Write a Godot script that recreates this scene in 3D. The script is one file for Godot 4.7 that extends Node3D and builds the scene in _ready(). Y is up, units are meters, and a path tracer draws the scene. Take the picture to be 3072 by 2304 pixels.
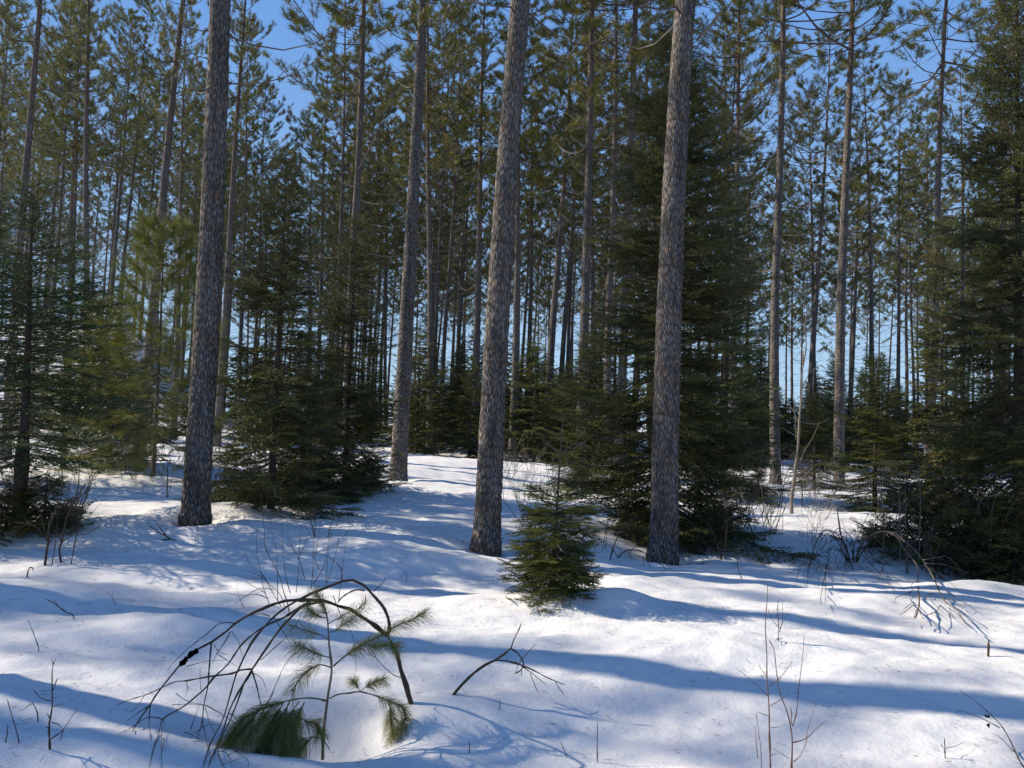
extends Node3D
# A winter pine wood: snow, tall red pines, firs and spruces between them, bare twigs in front.

const WAVES = [[0.055,0.35,0.5,0.3],[0.045,-0.5,0.8,1.7],[0.036,0.25,1.3,2.1],[0.022,0.9,1.6,4],[0.022,-0.7,2.1,0.9],[0.014,1.7,2.9,2.6],[0.011,-1.3,3.6,5.2],[0.007,2.9,4.1,1.1]]
const MOUNDS = [[-0.872,-7.75,0.13,0.95,0.42],[0.581,-6.244,0.1,0.9,0.32],[1.107,-7.024,0.09,0.35,0.25],[-3.462,-6.149,0.1,1,0.3],[-2.199,-5.549,0.1,0.8,0.28],[-4.575,-8.596,0.16,1.6,0.6],[-3.139,-9.815,0.14,1.2,0.5],[-0.288,-4.22,0.07,0.34,0.22],[-0.834,-3.625,0.03,0.5,0.16],[-1.005,-3.981,-0.21,0.36,0.24],[-0.698,-4.165,-0.05,0.26,0.22],[0.404,-7.092,-0.14,0.33,0.26],[0.027,-7.077,0.05,0.22,0.2],[0.874,-6.24,0.07,0.25,0.2],[1.557,-6.805,0.06,1,0.35],[2.712,-6.052,0.03,1.5,0.35],[4.766,-7.842,0.05,1,0.3],[1.702,-5.152,0.06,1.2,0.4],[2.454,-4.62,0.06,1,0.35],[-5.074,-8.243,-0.12,0.9,0.5],[-2.642,-9.692,-0.12,0.9,0.5],[2.154,-9.984,-0.14,0.8,0.5],[5.57,-9.076,-0.12,0.9,0.6],[-2.989,-21.706,0.12,1.6,0.5],[5.044,-15.109,0.12,1.2,0.5]]
# pines: x, z, lean, radius, kind, label, group, bend, crown width
const PINES = [
	[-3.622,-9.02,0.0041,0.147,"N","thick dark pine with a thin sunlit left edge, beside the fir thicket","",0,1],
	[-2.463,-17.219,0.0178,0.178,"N","tall straight pine rising just right of the fir thicket, leaning slightly right","",0,1],
	[-0.236,-8.558,0.0393,0.141,"N","leaning central pine, upper left side pale with sun, behind the young fir","",0,1],
	[1.787,-8.958,0.028,0.155,"N","thick pine standing in front of the tall spruce, bare branch stub near top","",-0.1,1],
	[-10.57,-22.115,0.0444,0.164,"M","mid-sized pine leaning right behind the yellow-green white pine sapling","",0,0.6],
	[-13.264,-20.438,0.0192,0.127,"M","pine leaning right at the far left edge behind the dark fir","",0,0.6],
	[-13.789,-25.093,-0.0394,0.121,"M","upright dark pine among the left firs, third trunk from the left edge","",0,0.6],
	[-22.543,-39.398,-0.0206,0.132,"M","slim pine directly left of the upright dark pine among left firs","",0,1.3],
	[-23.744,-39.397,0.0171,0.13,"M","slim curving pine between the leftmost pine and the upright dark one","",0,1.3],
	[-14.945,-34.424,-0.0192,0.139,"M","slim pine close behind the mid-sized leaning pine, left of the thick dark trunk","",0,0.6],
	[-10.314,-27.261,0.0195,0.14,"M","pine just right of the thick dark left trunk, leaning right","",0,0.6],
	[-4.507,-21.637,-0.0062,0.146,"M","pine rising out of the right side of the fir thicket","",0,1.3],
	[-13.374,-51.026,-0.0227,0.149,"M","thin dark pine behind the fir thicket top","",0,1.3],
	[-11.446,-45.557,-0.0074,0.146,"M","thin pine with a pale sunny edge behind the fir thicket top","",0,1.3],
	[-9.611,-50.183,-0.009,0.149,"M","thin pine close right of the pine rising from the thicket","",0,1.3],
	[-8.894,-53.005,-0.011,0.144,"M","thin far pine left of the tall straight pine by the thicket","",0,1.3],
	[-9.024,-55.97,-0.0321,0.152,"M","second thin far pine left of the tall straight pine by the thicket","",0,1.3],
	[-3.138,-30.246,-0.0348,0.149,"M","upright pine just right of the tall straight pine, foot in clear snow","",0,1.3],
	[-1.464,-31.143,-0.0056,0.171,"M","pine with pale sunny trunk close left of the central leaning pine","",0,1.3],
	[0.097,-29.972,-0.0065,0.173,"M","pine half hidden behind the right edge of the central leaning pine","",0,1.3],
	[0.929,-37.081,-0.0186,0.143,"M","slim pine between the central pine and the two leaning ones to its right","",0,1.3],
	[1.497,-31.602,0.034,0.174,"M","pine leaning right behind the bare leader of the young fir","",0,1.3],
	[1.849,-20.472,0.0043,0.146,"M","pine with sunlit left side, just left of the tall spruce","",0,1.3],
	[3.457,-27.501,-0.0023,0.15,"M","pine whose foot shows under the brown twigs of the tall spruce","",0,1.3],
	[2.813,-20.381,0.0199,0.133,"M","pine behind the tall spruce, pale top beside the spruce tip","",0,1.3],
	[4.825,-30.697,0.0225,0.15,"M","pale-topped pine right behind the tip of the tall spruce","",0,1.3],
	[7.513,-26.424,0.0049,0.14,"M","dark pine between the thick right trunk and the sunlit pines","",0,1.3],
	[7.189,-20.992,0.002,0.137,"M","sunlit pine standing clear, left of the twin pale trunks","",0,1.3],
	[9.331,-22.001,0.0182,0.151,"M","sunlit pine behind the low fir, pale trunk leaning slightly right","",0,1.3],
	[17.221,-36.471,-0.0399,0.136,"M","slim sunlit pine leaning left above the low fir","",0,1.3],
	[13.513,-25.147,0.0343,0.134,"M","pine with dark upper trunk rising behind the big spruce, right edge","",0,1.3],
	[24.748,-45.963,-0.0045,0.134,"M","slim pale pine close left of the dark-topped pine at right","",0,1.3],
	[-24.92,-51.458,0.0343,0.132,"F","slender far pine behind the yellow-green white pine sapling","far pines behind the yellow-green white pine sapling",0,1],
	[-3.188,-35.137,0.0229,0.114,"F","slender far pine between the straight pine and the central one","far pines between the straight pine and the central one",0,1],
	[-3.948,-38.171,0.0168,0.123,"F","slender far pine between the straight pine and the central one","far pines between the straight pine and the central one",0,1],
	[43.024,-68.764,0.0029,0.145,"F","slender far pine behind the big spruce at the right edge","far pines behind the big spruce at the right edge",0,1],
	[37.009,-55.611,0.0499,0.127,"F","slender far pine behind the big spruce at the right edge","far pines behind the big spruce at the right edge",0,1],
	[-35.204,-79.519,0.0234,0.145,"F","slender far pine behind the yellow-green white pine sapling","far pines behind the yellow-green white pine sapling",0,1],
	[-12.217,-69.418,0.0051,0.114,"F","slender far pine behind the left fir thicket","far pines behind the left fir thicket",0,1],
	[11.319,-44.74,0.0099,0.136,"F","slender far pine behind the tall spruce and thick right trunk","far pines behind the tall spruce and thick right trunk",0,1],
	[6.152,-50.906,-0.0042,0.158,"F","slender far pine behind the tall spruce and thick right trunk","far pines behind the tall spruce and thick right trunk",0,1],
	[-25.826,-72.843,0.0169,0.144,"F","slender far pine behind the left fir thicket","far pines behind the left fir thicket",0,1],
	[33.008,-62.936,-0.0012,0.117,"F","slender far pine behind the big spruce at the right edge","far pines behind the big spruce at the right edge",0,1],
	[-38.929,-60.871,0.0664,0.156,"F","slender far pine behind the dark firs at the left edge","far pines behind the dark firs at the left edge",0,1],
	[9.669,-72.632,-0.0074,0.16,"F","slender far pine behind the tall spruce and thick right trunk","far pines behind the tall spruce and thick right trunk",0,1],
	[-2.987,-86.847,0.0014,0.15,"F","slender far pine between the straight pine and the central one","far pines between the straight pine and the central one",0,1],
	[10.295,-36.458,-0.026,0.159,"F","slender far pine behind the tall spruce and thick right trunk","far pines behind the tall spruce and thick right trunk",0,1],
	[-47.125,-71.113,-0.0384,0.12,"F","slender far pine behind the dark firs at the left edge","far pines behind the dark firs at the left edge",0,1],
	[-14.116,-40.372,-0.0194,0.115,"F","slender far pine behind the left fir thicket","far pines behind the left fir thicket",0,1],
	[4.134,-58.604,0.0376,0.163,"F","slender far pine between the central pine and the tall spruce","far pines between the central pine and the tall spruce",0,1],
	[53.347,-83.399,0.0193,0.124,"F","slender far pine behind the big spruce at the right edge","far pines behind the big spruce at the right edge",0,1],
	[-0.892,-46.3,0.0221,0.145,"F","slender far pine between the central pine and the tall spruce","far pines between the central pine and the tall spruce",0,1],
	[-33.025,-47.977,-0.0056,0.167,"F","slender far pine behind the dark firs at the left edge","far pines behind the dark firs at the left edge",0,1],
	[1.682,-72.358,0.0309,0.147,"F","slender far pine between the central pine and the tall spruce","far pines between the central pine and the tall spruce",0,1],
	[-44.284,-71.543,0.0196,0.158,"F","slender far pine behind the dark firs at the left edge","far pines behind the dark firs at the left edge",0,1],
	[7.342,-38.902,-0.028,0.114,"F","slender far pine behind the tall spruce and thick right trunk","far pines behind the tall spruce and thick right trunk",0,1],
	[-9.338,-42.251,0.0124,0.119,"F","slender far pine behind the left fir thicket","far pines behind the left fir thicket",0,1],
	[-7.3,-38.783,0.0121,0.112,"F","slender far pine behind the left fir thicket","far pines behind the left fir thicket",0,1],
	[13.301,-82.837,0.0211,0.131,"F","slender far pine behind the tall spruce and thick right trunk","far pines behind the tall spruce and thick right trunk",0,1],
	[-28.127,-53.757,0.0243,0.17,"F","slender far pine behind the yellow-green white pine sapling","far pines behind the yellow-green white pine sapling",0,1],
	[-1.241,-59.561,0.02,0.131,"F","slender far pine between the central pine and the tall spruce","far pines between the central pine and the tall spruce",0,1],
	[21.628,-34.316,0.0168,0.142,"F","slender far pine behind the big spruce at the right edge","far pines behind the big spruce at the right edge",0,1],
	[2.556,-41.356,0.0362,0.169,"F","slender far pine between the central pine and the tall spruce","far pines between the central pine and the tall spruce",0,1],
	[22.608,-82.21,0.0161,0.126,"F","slender far pine behind the tall spruce and thick right trunk","far pines behind the tall spruce and thick right trunk",0,1],
	[19.919,-45.713,0.0338,0.159,"F","slender far pine behind the big spruce at the right edge","far pines behind the big spruce at the right edge",0,1],
	[-28.468,-75.173,-0.017,0.141,"F","slender far pine behind the left fir thicket","far pines behind the left fir thicket",0,1],
	[-16.321,-48.927,-0.0057,0.137,"F","slender far pine behind the left fir thicket","far pines behind the left fir thicket",0,1],
	[58.926,-86.41,-0.0349,0.167,"F","slender far pine behind the big spruce at the right edge","far pines behind the big spruce at the right edge",0,1],
	[-20.838,-53.784,0.0139,0.122,"F","slender far pine behind the left fir thicket","far pines behind the left fir thicket",0,1],
	[38.37,-68.572,0.0251,0.139,"F","slender far pine behind the big spruce at the right edge","far pines behind the big spruce at the right edge",0,1],
	[40.468,-70.653,0.012,0.121,"F","slender far pine behind the big spruce at the right edge","far pines behind the big spruce at the right edge",0,1],
	[-18.053,-77.981,-0.0108,0.158,"F","slender far pine behind the left fir thicket","far pines behind the left fir thicket",0,1],
	[-12.671,-88.384,-0.0274,0.153,"F","slender far pine between the straight pine and the central one","far pines between the straight pine and the central one",0,1],
	[53.767,-80.111,0.0401,0.149,"F","slender far pine behind the big spruce at the right edge","far pines behind the big spruce at the right edge",0,1],
	[3.679,-52.973,0.0143,0.168,"F","slender far pine between the central pine and the tall spruce","far pines between the central pine and the tall spruce",0,1],
	[-7.802,-86.217,0.0145,0.162,"F","slender far pine between the straight pine and the central one","far pines between the straight pine and the central one",0,1],
	[-32.08,-80.091,0.0118,0.124,"F","slender far pine behind the yellow-green white pine sapling","far pines behind the yellow-green white pine sapling",0,1],
	[-22.14,-66.427,0.0287,0.135,"F","slender far pine behind the left fir thicket","far pines behind the left fir thicket",0,1],
	[6.962,-59.115,0.0292,0.165,"F","slender far pine behind the tall spruce and thick right trunk","far pines behind the tall spruce and thick right trunk",0,1],
	[2.833,-61.594,0.0002,0.141,"F","slender far pine between the central pine and the tall spruce","far pines between the central pine and the tall spruce",0,1],
	[-29.91,-43.437,0.0226,0.154,"F","slender far pine behind the dark firs at the left edge","far pines behind the dark firs at the left edge",0,1],
	[-15.571,-64.719,0.032,0.141,"F","slender far pine behind the left fir thicket","far pines behind the left fir thicket",0,1],
	[23.662,-65.019,-0.0138,0.14,"F","slender far pine between the two sunlit right pines","far pines between the two sunlit right pines",0,1],
	[16.803,-62.193,0.0216,0.137,"F","slender far pine behind the tall spruce and thick right trunk","far pines behind the tall spruce and thick right trunk",0,1],
	[-1.833,-63.397,0.0409,0.163,"F","slender far pine between the straight pine and the central one","far pines between the straight pine and the central one",0,1],
	[-28.872,-86.704,0.0009,0.144,"F","slender far pine behind the left fir thicket","far pines behind the left fir thicket",0,1],
	[16.604,-73.819,0.0378,0.168,"F","slender far pine behind the tall spruce and thick right trunk","far pines behind the tall spruce and thick right trunk",0,1],
	[28.783,-45.517,0.0444,0.134,"F","slender far pine behind the big spruce at the right edge","far pines behind the big spruce at the right edge",0,1],
	[41.599,-60.774,0.0179,0.136,"F","slender far pine behind the big spruce at the right edge","far pines behind the big spruce at the right edge",0,1],
	[-13.87,-62.389,0.0017,0.122,"F","slender far pine behind the left fir thicket","far pines behind the left fir thicket",0,1],
	[-5.246,-64.581,0.0298,0.147,"F","slender far pine between the straight pine and the central one","far pines between the straight pine and the central one",0,1],
	[51.371,-77.937,0.014,0.116,"F","slender far pine behind the big spruce at the right edge","far pines behind the big spruce at the right edge",0,1],
	[-24.88,-48.415,0.0434,0.126,"F","slender far pine behind the yellow-green white pine sapling","far pines behind the yellow-green white pine sapling",0,1],
	[24.322,-41.514,-0.0075,0.144,"F","slender far pine behind the big spruce at the right edge","far pines behind the big spruce at the right edge",0,1],
	[-7.39,-72.228,0.0544,0.148,"F","slender far pine between the straight pine and the central one","far pines between the straight pine and the central one",0,1],
	[-45.453,-78.693,0.0327,0.114,"F","slender far pine behind the dark firs at the left edge","far pines behind the dark firs at the left edge",0,1],
	[-5.152,-82.178,-0.0015,0.166,"F","slender far pine between the straight pine and the central one","far pines between the straight pine and the central one",0,1],
	[-22.18,-76.291,0.0335,0.14,"F","slender far pine behind the left fir thicket","far pines behind the left fir thicket",0,1],
	[-47.129,-86.275,-0.0093,0.16,"F","slender far pine behind the yellow-green white pine sapling","far pines behind the yellow-green white pine sapling",0,1],
	[0.609,-55.406,0.0217,0.151,"F","slender far pine between the central pine and the tall spruce","far pines between the central pine and the tall spruce",0,1],
	[-19.342,-88.999,0.0275,0.148,"F","slender far pine behind the left fir thicket","far pines behind the left fir thicket",0,1],
	[-24.392,-42.305,-0.0152,0.162,"F","slender far pine behind the dark firs at the left edge","far pines behind the dark firs at the left edge",0,1],
	[-21.502,-71.221,0.0128,0.138,"F","slender far pine behind the left fir thicket","far pines behind the left fir thicket",0,1],
	[-3.097,-41.979,0.0286,0.126,"F","slender far pine between the straight pine and the central one","far pines between the straight pine and the central one",0,1],
	[-23.197,-88.043,0.0114,0.133,"F","slender far pine behind the left fir thicket","far pines behind the left fir thicket",0,1],
	[5.593,-46.27,0.0127,0.142,"F","slender far pine behind the tall spruce and thick right trunk","far pines behind the tall spruce and thick right trunk",0,1],
	[34.943,-51.59,0.031,0.149,"F","slender far pine behind the big spruce at the right edge","far pines behind the big spruce at the right edge",0,1],
	[22.517,-68.758,0.0379,0.118,"F","slender far pine behind the tall spruce and thick right trunk","far pines behind the tall spruce and thick right trunk",0,1],
	[34.35,-80.591,-0.0245,0.151,"F","slender far pine between the two sunlit right pines","far pines between the two sunlit right pines",0,1],
	[12.209,-68.783,-0.0093,0.151,"F","slender far pine behind the tall spruce and thick right trunk","far pines behind the tall spruce and thick right trunk",0,1],
	[-41.98,-60.89,0.0117,0.142,"F","slender far pine behind the dark firs at the left edge","far pines behind the dark firs at the left edge",0,1],
	[49.971,-75.17,-0.0116,0.14,"F","slender far pine behind the big spruce at the right edge","far pines behind the big spruce at the right edge",0,1],
	[26.892,-71.971,0.007,0.119,"F","slender far pine between the two sunlit right pines","far pines between the two sunlit right pines",0,1],
	[11.659,-48.32,0.0057,0.152,"F","slender far pine behind the tall spruce and thick right trunk","far pines behind the tall spruce and thick right trunk",0,1],
	[-31.534,-59.581,0.0293,0.166,"F","slender far pine behind the yellow-green white pine sapling","far pines behind the yellow-green white pine sapling",0,1],
	[-18.78,-58.619,0.0645,0.123,"F","slender far pine behind the left fir thicket","far pines behind the left fir thicket",0,1],
	[-34.847,-86.898,0.0024,0.141,"F","slender far pine behind the yellow-green white pine sapling","far pines behind the yellow-green white pine sapling",0,1],
	[-44.496,-87.306,0.0066,0.141,"F","slender far pine behind the yellow-green white pine sapling","far pines behind the yellow-green white pine sapling",0,1],
	[25.609,-85.805,0.0255,0.132,"F","slender far pine behind the tall spruce and thick right trunk","far pines behind the tall spruce and thick right trunk",0,1],
	[-12.801,-66.583,0.0024,0.136,"F","slender far pine behind the left fir thicket","far pines behind the left fir thicket",0,1],
	[-23.912,-80.577,0.0259,0.126,"F","slender far pine behind the left fir thicket","far pines behind the left fir thicket",0,1],
	[-26.715,-62.125,0.006,0.132,"F","slender far pine behind the yellow-green white pine sapling","far pines behind the yellow-green white pine sapling",0,1],
	[47.005,-87.501,-0.0181,0.166,"F","slender far pine behind the big spruce at the right edge","far pines behind the big spruce at the right edge",0,1],
	[19.78,-64.306,-0.0204,0.113,"F","slender far pine behind the tall spruce and thick right trunk","far pines behind the tall spruce and thick right trunk",0,1],
	[-4.989,-74.744,0.0125,0.127,"F","slender far pine between the straight pine and the central one","far pines between the straight pine and the central one",0,1],
	[-25.595,-55.479,-0.0168,0.12,"F","slender far pine behind the yellow-green white pine sapling","far pines behind the yellow-green white pine sapling",0,1],
	[-12.181,-54.481,0.0269,0.168,"F","slender far pine behind the left fir thicket","far pines behind the left fir thicket",0,1],
	[-4.112,-55.786,0.0181,0.167,"F","slender far pine between the straight pine and the central one","far pines between the straight pine and the central one",0,1],
	[39.084,-85.829,0.0269,0.117,"F","slender far pine behind the big spruce at the right edge","far pines behind the big spruce at the right edge",0,1],
	[44.349,-71.878,0.0094,0.153,"F","slender far pine behind the big spruce at the right edge","far pines behind the big spruce at the right edge",0,1],
	[-41.178,-64.436,0.0169,0.149,"F","slender far pine behind the dark firs at the left edge","far pines behind the dark firs at the left edge",0,1],
	[19.28,-69.269,0.0567,0.117,"F","slender far pine behind the tall spruce and thick right trunk","far pines behind the tall spruce and thick right trunk",0,1],
	[38.006,-59.259,-0.0135,0.139,"F","slender far pine behind the big spruce at the right edge","far pines behind the big spruce at the right edge",0,1],
	[-7.82,-34.944,-0.0207,0.135,"F","slender far pine behind the left fir thicket","far pines behind the left fir thicket",0,1],
	[-30.098,-71.906,0.0216,0.14,"F","slender far pine behind the yellow-green white pine sapling","far pines behind the yellow-green white pine sapling",0,1],
	[-16.748,-43.677,-0.0194,0.135,"F","slender far pine behind the left fir thicket","far pines behind the left fir thicket",0,1],
	[-6.064,-41.344,0.0245,0.119,"F","slender far pine behind the left fir thicket","far pines behind the left fir thicket",0,1],
	[45.149,-84.196,0.0646,0.17,"F","slender far pine behind the big spruce at the right edge","far pines behind the big spruce at the right edge",0,1],
	[-20.325,-86.101,0.0305,0.155,"F","slender far pine behind the left fir thicket","far pines behind the left fir thicket",0,1],
	[31.806,-54.245,0.0551,0.122,"F","slender far pine behind the big spruce at the right edge","far pines behind the big spruce at the right edge",0,1],
	[24.608,-56.416,0.0172,0.114,"F","slender far pine behind the big spruce at the right edge","far pines behind the big spruce at the right edge",0,1],
	[31.035,-48.522,0.0133,0.147,"F","slender far pine behind the big spruce at the right edge","far pines behind the big spruce at the right edge",0,1],
	[14.551,-47.944,0.0055,0.11,"F","slender far pine behind the tall spruce and thick right trunk","far pines behind the tall spruce and thick right trunk",0,1],
	[44.281,-76.072,0.0267,0.167,"F","slender far pine behind the big spruce at the right edge","far pines behind the big spruce at the right edge",0,1],
	[-4.536,-47.31,-0.0339,0.121,"F","slender far pine between the straight pine and the central one","far pines between the straight pine and the central one",0,1],
	[26.297,-78.746,0.0139,0.156,"F","slender far pine between the two sunlit right pines","far pines between the two sunlit right pines",0,1],
	[-16.097,-67.613,0.004,0.157,"F","slender far pine behind the left fir thicket","far pines behind the left fir thicket",0,1],
	[56.82,-83.358,0.0292,0.126,"F","slender far pine behind the big spruce at the right edge","far pines behind the big spruce at the right edge",0,1],
	[36.699,-75.635,0.0398,0.128,"F","slender far pine behind the big spruce at the right edge","far pines behind the big spruce at the right edge",0,1],
	[-31.306,-75.07,0.0385,0.125,"F","slender far pine behind the yellow-green white pine sapling","far pines behind the yellow-green white pine sapling",0,1],
	[-23.048,-61.917,0.0225,0.169,"F","slender far pine behind the left fir thicket","far pines behind the left fir thicket",0,1],
	[37.951,-79.689,-0.0152,0.112,"F","slender far pine behind the big spruce at the right edge","far pines behind the big spruce at the right edge",0,1],
	[10.399,-88.459,0.0295,0.162,"F","slender far pine behind the tall spruce and thick right trunk","far pines behind the tall spruce and thick right trunk",0,1],
	[48.169,-77.333,0.0038,0.116,"F","slender far pine behind the big spruce at the right edge","far pines behind the big spruce at the right edge",0,1],
	[-8.224,-45.406,0.0205,0.125,"F","slender far pine behind the left fir thicket","far pines behind the left fir thicket",0,1],
	[-20.885,-50.795,0.0225,0.158,"F","slender far pine behind the yellow-green white pine sapling","far pines behind the yellow-green white pine sapling",0,1],
	[28.895,-56.737,0.0033,0.154,"F","slender far pine behind the big spruce at the right edge","far pines behind the big spruce at the right edge",0,1],
	[37.291,-62.706,0.022,0.117,"F","slender far pine behind the big spruce at the right edge","far pines behind the big spruce at the right edge",0,1],
	[25.993,-60.959,0.0154,0.167,"F","slender far pine between the two sunlit right pines","far pines between the two sunlit right pines",0,1],
	[-10.03,-62.52,0.0218,0.117,"F","slender far pine behind the left fir thicket","far pines behind the left fir thicket",0,1],
	[3.128,-35.343,0.0123,0.16,"F","slender far pine between the central pine and the tall spruce","far pines between the central pine and the tall spruce",0,1],
	[11.496,-64.353,0.0064,0.128,"F","slender far pine behind the tall spruce and thick right trunk","far pines behind the tall spruce and thick right trunk",0,1],
	[12.768,-57.267,-0.0083,0.111,"F","slender far pine behind the tall spruce and thick right trunk","far pines behind the tall spruce and thick right trunk",0,1],
	[-0.884,-68.277,0.019,0.124,"F","slender far pine between the central pine and the tall spruce","far pines between the central pine and the tall spruce",0,1],
	[20.352,-40.763,0.0079,0.122,"F","slender far pine behind the big spruce at the right edge","far pines behind the big spruce at the right edge",0,1],
	[-0.858,-88.959,-0.0245,0.167,"F","slender far pine between the central pine and the tall spruce","far pines between the central pine and the tall spruce",0,1],
	[-39.577,-85.214,0.0187,0.131,"F","slender far pine behind the yellow-green white pine sapling","far pines behind the yellow-green white pine sapling",0,1],
	[-36.016,-76.102,0.0089,0.126,"F","slender far pine behind the yellow-green white pine sapling","far pines behind the yellow-green white pine sapling",0,1],
	[-39.3,-79.491,0.024,0.126,"F","slender far pine behind the yellow-green white pine sapling","far pines behind the yellow-green white pine sapling",0,1],
	[-41.514,-77.738,0.0054,0.148,"F","slender far pine behind the yellow-green white pine sapling","far pines behind the yellow-green white pine sapling",0,1],
	[27.9,-53.507,-0.0243,0.116,"F","slender far pine behind the big spruce at the right edge","far pines behind the big spruce at the right edge",0,1],
	[16.347,-89.598,-0.008,0.134,"F","slender far pine behind the tall spruce and thick right trunk","far pines behind the tall spruce and thick right trunk",0,1],
	[-27.208,-79.73,-0.0249,0.145,"F","slender far pine behind the left fir thicket","far pines behind the left fir thicket",0,1],
	[-18.356,-70.831,-0.0322,0.11,"F","slender far pine behind the left fir thicket","far pines behind the left fir thicket",0,1],
	[-27.302,-66.578,-0.0042,0.118,"F","slender far pine behind the yellow-green white pine sapling","far pines behind the yellow-green white pine sapling",0,1],
	[-5.35,-69.799,-0.0039,0.166,"F","slender far pine between the straight pine and the central one","far pines between the straight pine and the central one",0,1],
	[-53.477,-84.5,-0.0002,0.114,"F","slender far pine behind the dark firs at the left edge","far pines behind the dark firs at the left edge",0,1],
	[-52.387,-77.396,0.0202,0.166,"F","slender far pine behind the dark firs at the left edge","far pines behind the dark firs at the left edge",0,1],
	[-50.554,-73.778,0.0113,0.155,"F","slender far pine behind the dark firs at the left edge","far pines behind the dark firs at the left edge",0,1],
	[-22.329,-58.792,-0.0104,0.116,"F","slender far pine behind the left fir thicket","far pines behind the left fir thicket",0,1],
	[20.712,-75.73,0.0298,0.126,"F","slender far pine behind the tall spruce and thick right trunk","far pines behind the tall spruce and thick right trunk",0,1],
	[2.654,-77.942,-0.0141,0.126,"F","slender far pine between the central pine and the tall spruce","far pines between the central pine and the tall spruce",0,1],
	[-19.713,-83.169,0.015,0.148,"F","slender far pine behind the left fir thicket","far pines behind the left fir thicket",0,1],
	[7.404,-74.304,0.0555,0.128,"F","slender far pine between the central pine and the tall spruce","far pines between the central pine and the tall spruce",0,1],
	[-45.193,-74.997,-0.0121,0.159,"F","slender far pine behind the dark firs at the left edge","far pines behind the dark firs at the left edge",0,1],
	[-50.479,-83.803,0.0399,0.165,"F","slender far pine behind the dark firs at the left edge","far pines behind the dark firs at the left edge",0,1],
	[14.951,-79.285,0.0248,0.127,"F","slender far pine behind the tall spruce and thick right trunk","far pines behind the tall spruce and thick right trunk",0,1],
	[-25.988,-86.801,-0.0132,0.123,"F","slender far pine behind the left fir thicket","far pines behind the left fir thicket",0,1],
	[26.918,-76.005,0.0017,0.119,"F","slender far pine between the two sunlit right pines","far pines between the two sunlit right pines",0,1],
	[18.44,-81.057,0.0265,0.155,"F","slender far pine behind the tall spruce and thick right trunk","far pines behind the tall spruce and thick right trunk",0,1],
	[8.63,-77.086,0.0276,0.163,"F","slender far pine between the central pine and the tall spruce","far pines between the central pine and the tall spruce",0,1],
	[-19.911,-46.563,0.0279,0.128,"F","slender far pine behind the yellow-green white pine sapling","far pines behind the yellow-green white pine sapling",0,1],
	[-41.181,-74.538,0.0278,0.169,"F","slender far pine behind the yellow-green white pine sapling","far pines behind the yellow-green white pine sapling",0,1],
	[8.566,-44.183,0.0237,0.116,"F","slender far pine behind the tall spruce and thick right trunk","far pines behind the tall spruce and thick right trunk",0,1],
	[11.449,-61.528,0.0012,0.146,"F","slender far pine behind the tall spruce and thick right trunk","far pines behind the tall spruce and thick right trunk",0,1],
	[18.916,-56.069,0.0145,0.136,"F","slender far pine between the two sunlit right pines","far pines between the two sunlit right pines",0,1],
	[9.17,-50.842,0.029,0.157,"F","slender far pine behind the tall spruce and thick right trunk","far pines behind the tall spruce and thick right trunk",0,1],
	[13.421,-73.65,0.024,0.125,"F","slender far pine behind the tall spruce and thick right trunk","far pines behind the tall spruce and thick right trunk",0,1],
	[-8.523,-68.429,-0.0089,0.121,"F","slender far pine between the straight pine and the central one","far pines between the straight pine and the central one",0,1],
	[16.627,-42.168,-0.0292,0.141,"F","slender far pine between the two sunlit right pines","far pines between the two sunlit right pines",0,1],
	[4.09,-38.762,-0.0187,0.141,"F","slender far pine between the central pine and the tall spruce","far pines between the central pine and the tall spruce",0,1],
	[-37.683,-55.782,0.0039,0.135,"F","slender far pine behind the dark firs at the left edge","far pines behind the dark firs at the left edge",0,1],
	[-14.867,-72.8,0.0106,0.154,"F","slender far pine behind the left fir thicket","far pines behind the left fir thicket",0,1],
	[3.41,-86.576,0.0262,0.123,"F","slender far pine between the central pine and the tall spruce","far pines between the central pine and the tall spruce",0,1],
	[-11.705,-78.685,0.0145,0.157,"F","slender far pine behind the left fir thicket","far pines behind the left fir thicket",0,1],
	[3.43,-49.778,0.0222,0.118,"F","slender far pine between the central pine and the tall spruce","far pines between the central pine and the tall spruce",0,1],
	[-16.15,-80.523,0.0213,0.133,"F","slender far pine behind the left fir thicket","far pines behind the left fir thicket",0,1],
	[-1.346,-50.204,-0.0007,0.136,"F","slender far pine between the straight pine and the central one","far pines between the straight pine and the central one",0,1],
	[15.497,-69.326,-0.0178,0.161,"F","slender far pine behind the tall spruce and thick right trunk","far pines behind the tall spruce and thick right trunk",0,1],
	[19.102,-87.251,0.047,0.125,"F","slender far pine behind the tall spruce and thick right trunk","far pines behind the tall spruce and thick right trunk",0,1],
	[18.325,-77.533,0.0397,0.16,"F","slender far pine behind the tall spruce and thick right trunk","far pines behind the tall spruce and thick right trunk",0,1],
	[6.529,-83.313,-0.0098,0.126,"F","slender far pine between the central pine and the tall spruce","far pines between the central pine and the tall spruce",0,1],
	[-56.284,-82.184,-0.0132,0.15,"F","slender far pine behind the dark firs at the left edge","far pines behind the dark firs at the left edge",0,1],
	[-6.15,-57.806,0.0171,0.143,"F","slender far pine between the straight pine and the central one","far pines between the straight pine and the central one",0,1],
	[-19.51,-61.714,-0.0423,0.149,"F","slender far pine behind the left fir thicket","far pines behind the left fir thicket",0,1],
	[-49.601,-77.7,0.0098,0.163,"F","slender far pine behind the dark firs at the left edge","far pines behind the dark firs at the left edge",0,1],
	[-5.385,-50.216,0.0031,0.149,"F","slender far pine between the straight pine and the central one","far pines between the straight pine and the central one",0,1],
	[40.829,-66.742,0.0313,0.169,"F","slender far pine behind the big spruce at the right edge","far pines behind the big spruce at the right edge",0,1],
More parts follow.
